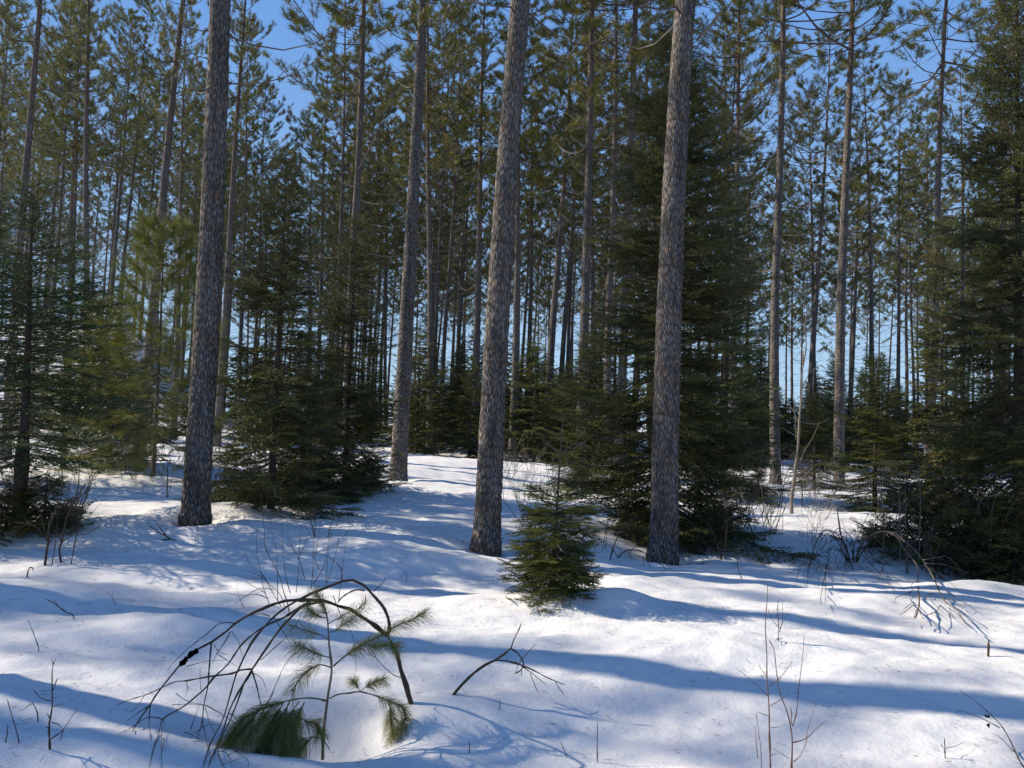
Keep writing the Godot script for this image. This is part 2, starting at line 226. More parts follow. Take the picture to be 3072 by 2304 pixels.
	[8.574,-33.273,0.0496,0.115,"F","slender far pine behind the tall spruce and thick right trunk","far pines behind the tall spruce and thick right trunk",0,1],
	[13.751,-35.858,0.0481,0.161,"F","slender far pine between the two sunlit right pines","far pines between the two sunlit right pines",0,1],
	[-35.257,-71.582,-0.0068,0.148,"F","slender far pine behind the yellow-green white pine sapling","far pines behind the yellow-green white pine sapling",0,1],
	[-30.283,-49.666,0.0338,0.152,"F","slender far pine behind the dark firs at the left edge","far pines behind the dark firs at the left edge",0,1],
	[-27.25,-11.14,-0.007,0.173,"O","tall pine beyond the left edge whose shadow falls on the snow","pines beyond the left edge",0,1],
	[-21.55,-15.67,0.013,0.153,"O","tall pine beyond the left edge whose shadow falls on the snow","pines beyond the left edge",0,1],
	[-33.86,-14.72,0.052,0.164,"O","tall pine beyond the left edge whose shadow falls on the snow","pines beyond the left edge",0,1],
	[-30.94,-9.99,0,0.179,"O","tall pine beyond the left edge whose shadow falls on the snow","pines beyond the left edge",0,1],
	[-14.89,-6.92,-0.008,0.173,"O","tall pine beyond the left edge whose shadow falls on the snow","pines beyond the left edge",0,1],
	[-18.62,-15.51,0.018,0.164,"O","tall pine beyond the left edge whose shadow falls on the snow","pines beyond the left edge",0,1],
	[-31.36,-13.1,0,0.152,"O","tall pine beyond the left edge whose shadow falls on the snow","pines beyond the left edge",0,1],
	[-6.3,-6.6,0.01,0.157,"O","tall pine beyond the left edge whose shadow falls on the snow","pines beyond the left edge",0,1],
	[-8.8,-8.6,0,0.176,"O","tall pine beyond the left edge whose shadow falls on the snow","pines beyond the left edge",0,1],
	[-5.6,-4.9,0.02,0.155,"O","tall pine beyond the left edge whose shadow falls on the snow","pines beyond the left edge",0,1],
	[14.35,0.496,0.0288,0.144,"O","tall pine of the wood outside the picture, behind or right of the viewer","pines around the viewer",0,1],
	[21.695,15.921,-0.022,0.132,"O","tall pine of the wood outside the picture, behind or right of the viewer","pines around the viewer",0,1],
	[22.661,11.835,0.0175,0.144,"O","tall pine of the wood outside the picture, behind or right of the viewer","pines around the viewer",0,1],
	[14.34,17.342,-0.0193,0.147,"O","tall pine of the wood outside the picture, behind or right of the viewer","pines around the viewer",0,1],
	[20.654,-21.177,0.0001,0.142,"O","tall pine of the wood outside the picture, behind or right of the viewer","pines around the viewer",0,1],
	[9.986,4.594,-0.0463,0.153,"O","tall pine of the wood outside the picture, behind or right of the viewer","pines around the viewer",0,1],
	[18.063,10.75,-0.0083,0.17,"O","tall pine of the wood outside the picture, behind or right of the viewer","pines around the viewer",0,1],
	[8.457,16.434,0.0021,0.174,"O","tall pine of the wood outside the picture, behind or right of the viewer","pines around the viewer",0,1],
	[15.26,-12.407,-0.0187,0.156,"O","tall pine of the wood outside the picture, behind or right of the viewer","pines around the viewer",0,1],
	[31.84,-11.802,-0.008,0.135,"O","tall pine of the wood outside the picture, behind or right of the viewer","pines around the viewer",0,1],
	[11.434,10.517,0.015,0.147,"O","tall pine of the wood outside the picture, behind or right of the viewer","pines around the viewer",0,1],
	[-22.12,21.482,0.0224,0.173,"O","tall pine of the wood outside the picture, behind or right of the viewer","pines around the viewer",0,1],
	[-9.351,10.076,-0.0433,0.168,"O","tall pine of the wood outside the picture, behind or right of the viewer","pines around the viewer",0,1],
	[21.855,20.027,0.0217,0.143,"O","tall pine of the wood outside the picture, behind or right of the viewer","pines around the viewer",0,1],
	[24.757,-7.253,0.0415,0.133,"O","tall pine of the wood outside the picture, behind or right of the viewer","pines around the viewer",0,1],
	[-17.285,19.802,-0.0143,0.143,"O","tall pine of the wood outside the picture, behind or right of the viewer","pines around the viewer",0,1],
	[29.56,4.165,-0.0171,0.138,"O","tall pine of the wood outside the picture, behind or right of the viewer","pines around the viewer",0,1],
	[30.083,21.553,0.0136,0.141,"O","tall pine of the wood outside the picture, behind or right of the viewer","pines around the viewer",0,1],
	[-4.287,16.749,0.0315,0.132,"O","tall pine of the wood outside the picture, behind or right of the viewer","pines around the viewer",0,1],
	[20.037,6.319,-0.0215,0.162,"O","tall pine of the wood outside the picture, behind or right of the viewer","pines around the viewer",0,1],
	[31.184,-28.989,0.0206,0.177,"O","tall pine of the wood outside the picture, behind or right of the viewer","pines around the viewer",0,1],
	[-11.649,18.435,0.0265,0.173,"O","tall pine of the wood outside the picture, behind or right of the viewer","pines around the viewer",0,1],
	[25.768,-24.453,-0.0085,0.176,"O","tall pine of the wood outside the picture, behind or right of the viewer","pines around the viewer",0,1],
	[23.166,1.932,0.0029,0.153,"O","tall pine of the wood outside the picture, behind or right of the viewer","pines around the viewer",0,1],
	[-4.972,12.445,-0.0279,0.137,"O","tall pine of the wood outside the picture, behind or right of the viewer","pines around the viewer",0,1],
	[-15.896,15.019,0.004,0.143,"O","tall pine of the wood outside the picture, behind or right of the viewer","pines around the viewer",0,1],
	[-20.781,7.23,-0.015,0.131,"O","tall pine of the wood outside the picture, behind or right of the viewer","pines around the viewer",0,1],
	[21.193,-13.591,0.0534,0.137,"O","tall pine of the wood outside the picture, behind or right of the viewer","pines around the viewer",0,1],
	[-23.892,12.941,-0.0126,0.152,"O","tall pine of the wood outside the picture, behind or right of the viewer","pines around the viewer",0,1],
	[27.071,-20.214,-0.0021,0.159,"O","tall pine of the wood outside the picture, behind or right of the viewer","pines around the viewer",0,1],
	[-1.145,6.969,0.0343,0.147,"O","tall pine of the wood outside the picture, behind or right of the viewer","pines around the viewer",0,1],
	[-17.237,6.588,0.0124,0.171,"O","tall pine of the wood outside the picture, behind or right of the viewer","pines around the viewer",0,1],
	[5.709,-2.984,0.0519,0.141,"O","tall pine of the wood outside the picture, behind or right of the viewer","pines around the viewer",0,1],
	[24.693,6.723,0.0068,0.132,"O","tall pine of the wood outside the picture, behind or right of the viewer","pines around the viewer",0,1],
	[8.079,8.315,0.0192,0.177,"O","tall pine of the wood outside the picture, behind or right of the viewer","pines around the viewer",0,1],
	[23.024,-3.617,0.0321,0.15,"O","tall pine of the wood outside the picture, behind or right of the viewer","pines around the viewer",0,1],
	[28.712,9.953,-0.0078,0.147,"O","tall pine of the wood outside the picture, behind or right of the viewer","pines around the viewer",0,1],
	[0.393,20.986,0.0126,0.17,"O","tall pine of the wood outside the picture, behind or right of the viewer","pines around the viewer",0,1],
	[23.467,-29.108,-0.05,0.177,"O","tall pine of the wood outside the picture, behind or right of the viewer","pines around the viewer",0,1],
	[11.431,-12.321,-0.0055,0.157,"O","tall pine of the wood outside the picture, behind or right of the viewer","pines around the viewer",0,1],
	[25.525,15.771,0.028,0.143,"O","tall pine of the wood outside the picture, behind or right of the viewer","pines around the viewer",0,1],
	[29.248,-16.474,0.0061,0.145,"O","tall pine of the wood outside the picture, behind or right of the viewer","pines around the viewer",0,1],
	[6.594,13.346,-0.02,0.163,"O","tall pine of the wood outside the picture, behind or right of the viewer","pines around the viewer",0,1],
	[-12.733,6.359,-0.0166,0.153,"O","tall pine of the wood outside the picture, behind or right of the viewer","pines around the viewer",0,1],
	[6.69,1.091,-0.0169,0.142,"O","tall pine of the wood outside the picture, behind or right of the viewer","pines around the viewer",0,1],
	[-8.05,21.326,0.0033,0.145,"O","tall pine of the wood outside the picture, behind or right of the viewer","pines around the viewer",0,1],
	[-20.259,15.049,-0.0067,0.149,"O","tall pine of the wood outside the picture, behind or right of the viewer","pines around the viewer",0,1],
	[-4.263,4.469,0.0026,0.161,"O","tall pine of the wood outside the picture, behind or right of the viewer","pines around the viewer",0,1],
	[2.613,10.387,-0.0114,0.136,"O","tall pine of the wood outside the picture, behind or right of the viewer","pines around the viewer",0,1],
	[18.878,-0.365,-0.0429,0.155,"O","tall pine of the wood outside the picture, behind or right of the viewer","pines around the viewer",0,1],
	[29.914,-1.114,-0.0304,0.174,"O","tall pine of the wood outside the picture, behind or right of the viewer","pines around the viewer",0,1],
	[16.491,-16.182,0.0173,0.15,"O","tall pine of the wood outside the picture, behind or right of the viewer","pines around the viewer",0,1],
	[26.992,-31.423,0.0247,0.155,"O","tall pine of the wood outside the picture, behind or right of the viewer","pines around the viewer",0,1],
	[6.156,21.91,0.0076,0.156,"O","tall pine of the wood outside the picture, behind or right of the viewer","pines around the viewer",0,1],
	[4.967,5.002,-0.0145,0.16,"O","tall pine of the wood outside the picture, behind or right of the viewer","pines around the viewer",0,1],
	[13.883,-3.637,0.012,0.135,"O","tall pine of the wood outside the picture, behind or right of the viewer","pines around the viewer",0,1],
	[10.978,21.791,-0.0136,0.171,"O","tall pine of the wood outside the picture, behind or right of the viewer","pines around the viewer",0,1],
	[-4.222,21.662,0.0205,0.162,"O","tall pine of the wood outside the picture, behind or right of the viewer","pines around the viewer",0,1],
	[25.87,-0.536,0.0208,0.161,"O","tall pine of the wood outside the picture, behind or right of the viewer","pines around the viewer",0,1],
	[-17.774,10.738,-0.0054,0.141,"O","tall pine of the wood outside the picture, behind or right of the viewer","pines around the viewer",0,1],
	[14.731,7.885,0.0136,0.153,"O","tall pine of the wood outside the picture, behind or right of the viewer","pines around the viewer",0,1],
	[15.59,4.198,-0.0247,0.142,"O","tall pine of the wood outside the picture, behind or right of the viewer","pines around the viewer",0,1],
	[15.291,-7.807,0.0134,0.153,"O","tall pine of the wood outside the picture, behind or right of the viewer","pines around the viewer",0,1],
	[-13.599,2.457,0.0115,0.172,"O","tall pine of the wood outside the picture, behind or right of the viewer","pines around the viewer",0,1]]
# firs: form, x, z, height, reach, turn, label, tint, group
const FIRS = [
	["spruce",6.098,-9.307,7.86,1.2,5.82,"big bushy spruce filling the right edge of the picture",0,""],
	["spruce",2.097,-10.288,7.15,1.55,1.058,"tall spruce right behind the thick right pine trunk",0,""],
	["fir",-2.988,-9.794,4.54,1,4.927,"front fir of the left thicket with a bare slim trunk at its foot",0,""],
	["fir",-2.999,-14.221,5.06,1.1,5.215,"dark dense fir at the right side of the left thicket",0,""],
	["fir",-3.349,-12.542,2.68,0.95,4.662,"low bushy fir in the middle of the left thicket",0,""],
	["skirt",-3.808,-10.787,0.64,0.62,2.052,"small drooping fir touching the snow left of the thicket",1,""],
	["barefoot",-5.355,-8.521,3.85,1.35,1.159,"dark fir at the left edge with its trunk bare above the snow",2,""],
	["skirt",-5.123,-8.612,0.68,0.62,5.183,"low dark fir skirt beside the left edge fir",0,""],
	["barefoot",-8.676,-12.5,4.64,1.6,2.011,"bluish fir at the extreme left edge behind the dark one",2,""],
	["barefoot",-9.197,-16,5.12,1.2,2.314,"bluish fir standing among the slim left pines",2,""],
	["fir",6.664,-14.154,2.85,0.95,3.461,"low sunlit fir in front of the pale right pine",1,""],
	["fir",7.518,-13.5,5.19,0.85,2.319,"dark fir tucked between the low fir and the big spruce",0,""],
	["skirt",5.616,-9.519,1.24,0.9,5.221,"dark low fir at the foot of the big spruce",0,""],
	["skirt",2.536,-10.287,0.94,0.62,1.503,"low drooping fir skirt right of the thick right pine",0,""],
	["skirt",1.708,-10.346,0.7,0.6,0.259,"low dark fir skirt left of the thick right pine",0,""],
	["fir",4.796,-14.955,0.66,0.3,3.56,"tiny dark fir alone in the snow left of the sunlit pine",0,""],
	["fir",4.276,-15.5,6.05,1.25,3.945,"dark fir behind the right side of the tall spruce",2,""],
	["fir",1.594,-16,3.34,0.95,5.148,"fir filling the gap left of the tall spruce",1,""],
	["fir",7.456,-19,2.36,0.8,4.431,"low fir behind the birch sapling on the right",1,""],
	["fir",-8.758,-17,2.68,1.2,5.685,"fir behind the left edge fir, at the foot of the sapling",1,""],
	["skirt",-2.93,-12.052,0.89,0.8,5.934,"low dark boughs drooping to the snow at the right foot of the thicket",0,""],
	["skirt",-3.219,-11.082,0.75,0.7,3.105,"low dark boughs drooping to the snow behind the bare slim trunk",0,""],
	["skirt",-2.806,-14.981,0.82,0.7,3.137,"low dark boughs at the extreme right end of the thicket",0,""],
	["skirt",5.07,-9.887,1.05,0.8,0.989,"low dark boughs between the low fir and the big spruce",0,""],
	["skirt",5.859,-9.366,1.07,0.8,1.881,"low dark boughs under the big spruce at the right edge",0,""],
	["skirt",-5.447,-8.484,0.62,0.6,3.649,"low dark boughs under the left edge fir trunk",0,""],
	["farfir",-5.244,-44.2,3.38,1.37,0.563,"background fir in the dark row behind the central pine",2,"background firs in the dark row behind the central pine"],
	["farfir",-4.068,-45.074,2.87,1.6,0.899,"background fir in the dark row behind the central pine",2,"background firs in the dark row behind the central pine"],
	["farfir",-3.427,-28.382,4.68,1.63,2.755,"background fir in the dark row behind the central pine",0,"background firs in the dark row behind the central pine"],
	["farfir",1.515,-47.652,5.94,1.2,0.026,"background fir in the dark row behind the central pine",1,"background firs in the dark row behind the central pine"],
	["farfir",2.951,-43.882,4.7,1.38,3.245,"background fir in the dark row behind the central pine",1,"background firs in the dark row behind the central pine"],
	["farfir",-1.181,-40.367,4.79,1.19,6.04,"background fir in the dark row behind the central pine",2,"background firs in the dark row behind the central pine"],
	["farfir",0.591,-34.426,4.44,1.67,4.123,"background fir in the dark row behind the central pine",2,"background firs in the dark row behind the central pine"],
	["farfir",-5.063,-48.632,4.71,1.48,1.397,"background fir in the dark row behind the central pine",0,"background firs in the dark row behind the central pine"],
	["farfir",0.163,-50.579,4.18,1.24,2.489,"background fir in the dark row behind the central pine",2,"background firs in the dark row behind the central pine"],
	["farfir",-3.463,-31.513,5.32,1.43,1.39,"background fir in the dark row behind the central pine",0,"background firs in the dark row behind the central pine"],
	["farfir",-3.986,-43.756,5.16,1.24,1.423,"background fir in the dark row behind the central pine",2,"background firs in the dark row behind the central pine"],
	["farfir",-0.312,-41.711,3.06,1.34,5.026,"background fir in the dark row behind the central pine",0,"background firs in the dark row behind the central pine"],
	["farfir",-4.146,-39.578,4.38,1.6,3.935,"background fir in the dark row behind the central pine",0,"background firs in the dark row behind the central pine"],
	["farfir",-0.933,-44.149,4.63,1.68,3.536,"background fir in the dark row behind the central pine",0,"background firs in the dark row behind the central pine"],
	["farfir",1.708,-28.439,3.28,1.32,4.408,"background fir in the dark row behind the central pine",0,"background firs in the dark row behind the central pine"],
	["farfir",3.673,-32.04,2.98,1.54,1.055,"background fir in the dark row behind the central pine",1,"background firs in the dark row behind the central pine"],
	["farfir",2.188,-30.068,3.72,1.54,4.533,"background fir in the dark row behind the central pine",1,"background firs in the dark row behind the central pine"],
	["farfir",4.317,-43.88,3.68,1.22,0.134,"background fir in the dark row behind the central pine",2,"background firs in the dark row behind the central pine"],
	["farfir",2.505,-39.201,2.99,1.26,3.481,"background fir in the dark row behind the central pine",0,"background firs in the dark row behind the central pine"],
	["farfir",-0.508,-48.826,5.63,1.12,3.896,"background fir in the dark row behind the central pine",0,"background firs in the dark row behind the central pine"],
	["farfir",1.104,-41.999,5.54,1.68,2.471,"background fir in the dark row behind the central pine",2,"background firs in the dark row behind the central pine"],
	["farfir",3.59,-42.271,3.06,1.3,1.955,"background fir in the dark row behind the central pine",0,"background firs in the dark row behind the central pine"],
	["farfir",1.676,-35.284,4.15,1.66,0.038,"background fir in the dark row behind the central pine",1,"background firs in the dark row behind the central pine"],
	["farfir",-2.343,-33.833,4.2,1.26,6.231,"background fir in the dark row behind the central pine",0,"background firs in the dark row behind the central pine"],
	["farfir",-3.139,-46.883,5.81,1.66,1.909,"background fir in the dark row behind the central pine",0,"background firs in the dark row behind the central pine"],
	["farfir",2.582,-45.488,4.55,1.48,5.482,"background fir in the dark row behind the central pine",1,"background firs in the dark row behind the central pine"],
	["farfir",4.082,-46.564,4.57,1.64,6.259,"background fir in the dark row behind the central pine",0,"background firs in the dark row behind the central pine"],
	["farfir",-1.301,-36.902,5.14,1.66,0.903,"background fir in the dark row behind the central pine",0,"background firs in the dark row behind the central pine"],
	["farfir",1.518,-33.303,4.41,1.5,0.462,"background fir in the dark row behind the central pine",1,"background firs in the dark row behind the central pine"],
	["farfir",-1.876,-38.697,5.83,1.51,5.266,"background fir in the dark row behind the central pine",0,"background firs in the dark row behind the central pine"],
	["farfir",3.712,-40.662,5.22,1.48,4.424,"background fir in the dark row behind the central pine",0,"background firs in the dark row behind the central pine"],
	["farfir",-3.077,-36.989,3.35,1.46,1.235,"background fir in the dark row behind the central pine",0,"background firs in the dark row behind the central pine"],
	["farfir",2.513,-51.079,5.02,1.15,4.515,"background fir in the dark row behind the central pine",1,"background firs in the dark row behind the central pine"],
	["farfir",-4.658,-33.766,4.64,1.11,5.796,"background fir in the dark row behind the central pine",1,"background firs in the dark row behind the central pine"],
	["farfir",-1.493,-28.436,3.8,1.13,4.873,"background fir in the dark row behind the central pine",1,"background firs in the dark row behind the central pine"],
	["farfir",4.232,-36.989,5.67,1.62,5.811,"background fir in the dark row behind the central pine",0,"background firs in the dark row behind the central pine"],
	["farfir",-2.472,-45.527,3.72,1.53,4.873,"background fir in the dark row behind the central pine",0,"background firs in the dark row behind the central pine"],
	["farfir",-2.718,-40.083,5.79,1.18,3.505,"background fir in the dark row behind the central pine",0,"background firs in the dark row behind the central pine"],
	["farfir",0.008,-32.123,5,1.26,4.632,"background fir in the dark row behind the central pine",1,"background firs in the dark row behind the central pine"],
	["farfir",4.516,-48.771,5.81,1.57,2.203,"background fir in the dark row behind the central pine",0,"background firs in the dark row behind the central pine"],
	["farfir",0.828,-27.386,4.93,1.65,0.377,"background fir in the dark row behind the central pine",1,"background firs in the dark row behind the central pine"],
	["farfir",4.491,-51.491,3.09,1.24,0.238,"background fir in the dark row behind the central pine",0,"background firs in the dark row behind the central pine"],
	["farfir",-6.943,-51.769,4.06,1.63,6.011,"background fir in the dark row behind the central pine",0,"background firs in the dark row behind the central pine"],
	["farfir",3.083,-28.933,5.47,1.61,4.593,"background fir in the dark row behind the central pine",0,"background firs in the dark row behind the central pine"],
	["farfir",-10.292,-31.43,3.43,1.14,1.234,"background fir in the dark row behind the left thicket",0,"background firs in the dark row behind the left thicket"],
	["farfir",-17.941,-46.738,6.06,1.26,4.322,"background fir in the dark row behind the left thicket",1,"background firs in the dark row behind the left thicket"],
	["farfir",-9.426,-40.599,4.55,1.51,2.507,"background fir in the dark row behind the left thicket",1,"background firs in the dark row behind the left thicket"],
	["farfir",-11.847,-37.479,5.79,1.33,5.537,"background fir in the dark row behind the left thicket",2,"background firs in the dark row behind the left thicket"],
	["farfir",-7.806,-32.977,4.18,1.69,6.224,"background fir in the dark row behind the left thicket",2,"background firs in the dark row behind the left thicket"],
	["farfir",-8.235,-43.586,3.12,1.47,5.706,"background fir in the dark row behind the left thicket",0,"background firs in the dark row behind the left thicket"],
	["farfir",-13.575,-43.156,4.62,1.29,2.973,"background fir in the dark row behind the left thicket",0,"background firs in the dark row behind the left thicket"],
	["farfir",-9.056,-38.765,3.84,1.43,1.472,"background fir in the dark row behind the left thicket",2,"background firs in the dark row behind the left thicket"],
	["farfir",-13.483,-44.804,4.15,1.42,0.452,"background fir in the dark row behind the left thicket",1,"background firs in the dark row behind the left thicket"],
	["farfir",-6.457,-35.694,4.53,1.44,0.414,"background fir in the dark row behind the left thicket",0,"background firs in the dark row behind the left thicket"],
	["farfir",-17.807,-50.684,5.88,1.49,2.022,"background fir in the dark row behind the left thicket",0,"background firs in the dark row behind the left thicket"],
	["farfir",-14.83,-48.59,4.37,1.35,2.356,"background fir in the dark row behind the left thicket",1,"background firs in the dark row behind the left thicket"],
	["farfir",-9.155,-34.56,4.73,1.27,6.261,"background fir in the dark row behind the left thicket",1,"background firs in the dark row behind the left thicket"],
	["farfir",-12.959,-46.957,5.43,1.19,2.304,"background fir in the dark row behind the left thicket",0,"background firs in the dark row behind the left thicket"],
	["farfir",-10.755,-35.502,3.88,1.11,0.005,"background fir in the dark row behind the left thicket",0,"background firs in the dark row behind the left thicket"],
	["farfir",-13.815,-41.765,3.8,1.43,1.605,"background fir in the dark row behind the left thicket",1,"background firs in the dark row behind the left thicket"],
	["farfir",-10.394,-39.335,3.04,1.18,3.88,"background fir in the dark row behind the left thicket",1,"background firs in the dark row behind the left thicket"],
	["farfir",-8.506,-28.098,3.88,1.32,6.09,"background fir in the dark row behind the left thicket",1,"background firs in the dark row behind the left thicket"],
	["farfir",14.555,-42.186,3.64,1.24,5.808,"background fir in the dark row behind the sunlit pines",0,"background firs in the dark row behind the sunlit pines"],
	["farfir",15.64,-51.284,5.41,1.32,2.069,"background fir in the dark row behind the sunlit pines",0,"background firs in the dark row behind the sunlit pines"],
	["farfir",13.07,-45.901,4.13,1.42,5.876,"background fir in the dark row behind the sunlit pines",2,"background firs in the dark row behind the sunlit pines"],
	["farfir",17.804,-46.791,3.25,1.44,4.402,"background fir in the dark row behind the sunlit pines",2,"background firs in the dark row behind the sunlit pines"],
	["farfir",17.942,-51.873,3.58,1.14,3.085,"background fir in the dark row behind the sunlit pines",2,"background firs in the dark row behind the sunlit pines"],
	["farfir",17.526,-45.511,4.2,1.12,3.478,"background fir in the dark row behind the sunlit pines",1,"background firs in the dark row behind the sunlit pines"],
	["farfir",8.467,-29.206,4.83,1.44,5.175,"background fir in the dark row behind the sunlit pines",0,"background firs in the dark row behind the sunlit pines"],
	["farfir",17.01,-40.759,5.19,1.61,6.268,"background fir in the dark row behind the sunlit pines",0,"background firs in the dark row behind the sunlit pines"],
	["farfir",19.988,-48.798,3.42,1.3,1.169,"background fir in the dark row behind the sunlit pines",0,"background firs in the dark row behind the sunlit pines"],
	["farfir",14.523,-40,3.05,1.33,3.49,"background fir in the dark row behind the sunlit pines",1,"background firs in the dark row behind the sunlit pines"],
	["farfir",13.442,-37.505,2.89,1.28,5.036,"background fir in the dark row behind the sunlit pines",2,"background firs in the dark row behind the sunlit pines"],
	["farfir",13.915,-33.427,3.28,1.13,5.856,"background fir in the dark row behind the sunlit pines",1,"background firs in the dark row behind the sunlit pines"],
	["farfir",17.055,-43.597,5.22,1.11,2.568,"background fir in the dark row behind the sunlit pines",0,"background firs in the dark row behind the sunlit pines"],
	["farfir",14.4,-44.764,5.5,1.46,2.55,"background fir in the dark row behind the sunlit pines",2,"background firs in the dark row behind the sunlit pines"],
	["farfir",12.669,-32.097,3.25,1.21,0.307,"background fir in the dark row behind the sunlit pines",0,"background firs in the dark row behind the sunlit pines"],
	["farfir",12.017,-28.798,4.35,1.21,3.129,"background fir in the dark row behind the sunlit pines",0,"background firs in the dark row behind the sunlit pines"],
	["farfir",10.401,-32.276,5.19,1.19,3.242,"background fir in the dark row behind the sunlit pines",0,"background firs in the dark row behind the sunlit pines"],
	["farfir",14.885,-38.06,4.08,1.62,0.262,"background fir in the dark row behind the sunlit pines",0,"background firs in the dark row behind the sunlit pines"],
	["farfir",12.957,-41.551,3.83,1.44,1.944,"background fir in the dark row behind the sunlit pines",0,"background firs in the dark row behind the sunlit pines"],
	["farfir",15.341,-35.19,3.17,1.27,1.244,"background fir in the dark row behind the sunlit pines",0,"background firs in the dark row behind the sunlit pines"],
	["farfir",12.171,-37.034,2.84,1.31,6.256,"background fir in the dark row behind the sunlit pines",0,"background firs in the dark row behind the sunlit pines"],
	["farfir",11.479,-35.699,5.04,1.4,1.259,"background fir in the dark row behind the sunlit pines",0,"background firs in the dark row behind the sunlit pines"],
	["farfir",11.884,-38.761,5.19,1.56,3.635,"background fir in the dark row behind the sunlit pines",0,"background firs in the dark row behind the sunlit pines"],
	["farfir",9.409,-30.805,3.52,1.2,2.824,"background fir in the dark row behind the sunlit pines",1,"background firs in the dark row behind the sunlit pines"],
	["farfir",22.686,-45.559,3.46,1.57,5.081,"background fir in the dark row behind the big right spruce",1,"background firs in the dark row behind the big right spruce"],
	["farfir",23.372,-38.375,5.11,1.17,3.74,"background fir in the dark row behind the big right spruce",0,"background firs in the dark row behind the big right spruce"],
	["farfir",15.254,-27.843,4.08,1.16,2.608,"background fir in the dark row behind the big right spruce",0,"background firs in the dark row behind the big right spruce"],
	["farfir",18.37,-28.906,4.75,1.54,1.066,"background fir in the dark row behind the big right spruce",1,"background firs in the dark row behind the big right spruce"],
	["farfir",23.287,-35.291,5.31,1.62,1.905,"background fir in the dark row behind the big right spruce",2,"background firs in the dark row behind the big right spruce"],
	["farfir",14.867,-29.663,3.31,1.19,3.366,"background fir in the dark row behind the big right spruce",1,"background firs in the dark row behind the big right spruce"],
	["farfir",18.097,-38.695,3.27,1.42,2.304,"background fir in the dark row behind the big right spruce",1,"background firs in the dark row behind the big right spruce"],
	["farfir",24.209,-48.788,4.62,1.63,0.664,"background fir in the dark row behind the big right spruce",0,"background firs in the dark row behind the big right spruce"],
	["farfir",21.186,-46.792,5.23,1.23,0.547,"background fir in the dark row behind the big right spruce",0,"background firs in the dark row behind the big right spruce"],
	["farfir",23.063,-48.027,6.27,1.35,1.833,"background fir in the dark row behind the big right spruce",0,"background firs in the dark row behind the big right spruce"],
	["farfir",18.893,-32.848,4.47,1.57,5.158,"background fir in the dark row behind the big right spruce",0,"background firs in the dark row behind the big right spruce"],
	["farfir",14.993,-32.372,5,1.2,2.148,"background fir in the dark row behind the big right spruce",1,"background firs in the dark row behind the big right spruce"],
	["farfir",-15.403,-37.299,4.01,1.15,0.93,"background fir in the dark row behind the white pine sapling",0,"background firs in the dark row behind the white pine sapling"],
	["farfir",-16.704,-31.178,5.03,1.56,1.245,"background fir in the dark row behind the white pine sapling",0,"background firs in the dark row behind the white pine sapling"],
	["farfir",-21.845,-35.277,5.72,1.7,0.237,"background fir in the dark row behind the white pine sapling",2,"background firs in the dark row behind the white pine sapling"],
	["farfir",-18.742,-35.25,2.91,1.46,1.25,"background fir in the dark row behind the white pine sapling",0,"background firs in the dark row behind the white pine sapling"],
	["farfir",-13.393,-29.31,4.73,1.31,5.045,"background fir in the dark row behind the white pine sapling",0,"background firs in the dark row behind the white pine sapling"],
	["farfir",-18.084,-33.483,4.79,1.28,4.678,"background fir in the dark row behind the white pine sapling",0,"background firs in the dark row behind the white pine sapling"],
	["farfir",-19.439,-37.883,5.34,1.57,4.698,"background fir in the dark row behind the white pine sapling",1,"background firs in the dark row behind the white pine sapling"],
	["farfir",6.194,-28.701,4.91,1.58,1.508,"background fir in the dark row behind the tall spruce",0,"background firs in the dark row behind the tall spruce"],
	["farfir",8.57,-41.04,5.62,1.45,2.462,"background fir in the dark row behind the tall spruce",0,"background firs in the dark row behind the tall spruce"],
	["farfir",11.21,-46.841,5.17,1.67,2.551,"background fir in the dark row behind the tall spruce",2,"background firs in the dark row behind the tall spruce"],
	["farfir",5.677,-43.312,5.56,1.3,4.98,"background fir in the dark row behind the tall spruce",2,"background firs in the dark row behind the tall spruce"],
	["farfir",9.132,-37.466,4.63,1.37,3.425,"background fir in the dark row behind the tall spruce",1,"background firs in the dark row behind the tall spruce"],
	["farfir",7.22,-49.239,4.31,1.42,0.758,"background fir in the dark row behind the tall spruce",0,"background firs in the dark row behind the tall spruce"],
	["farfir",7.755,-31.603,3.45,1.67,1.051,"background fir in the dark row behind the tall spruce",1,"background firs in the dark row behind the tall spruce"]]
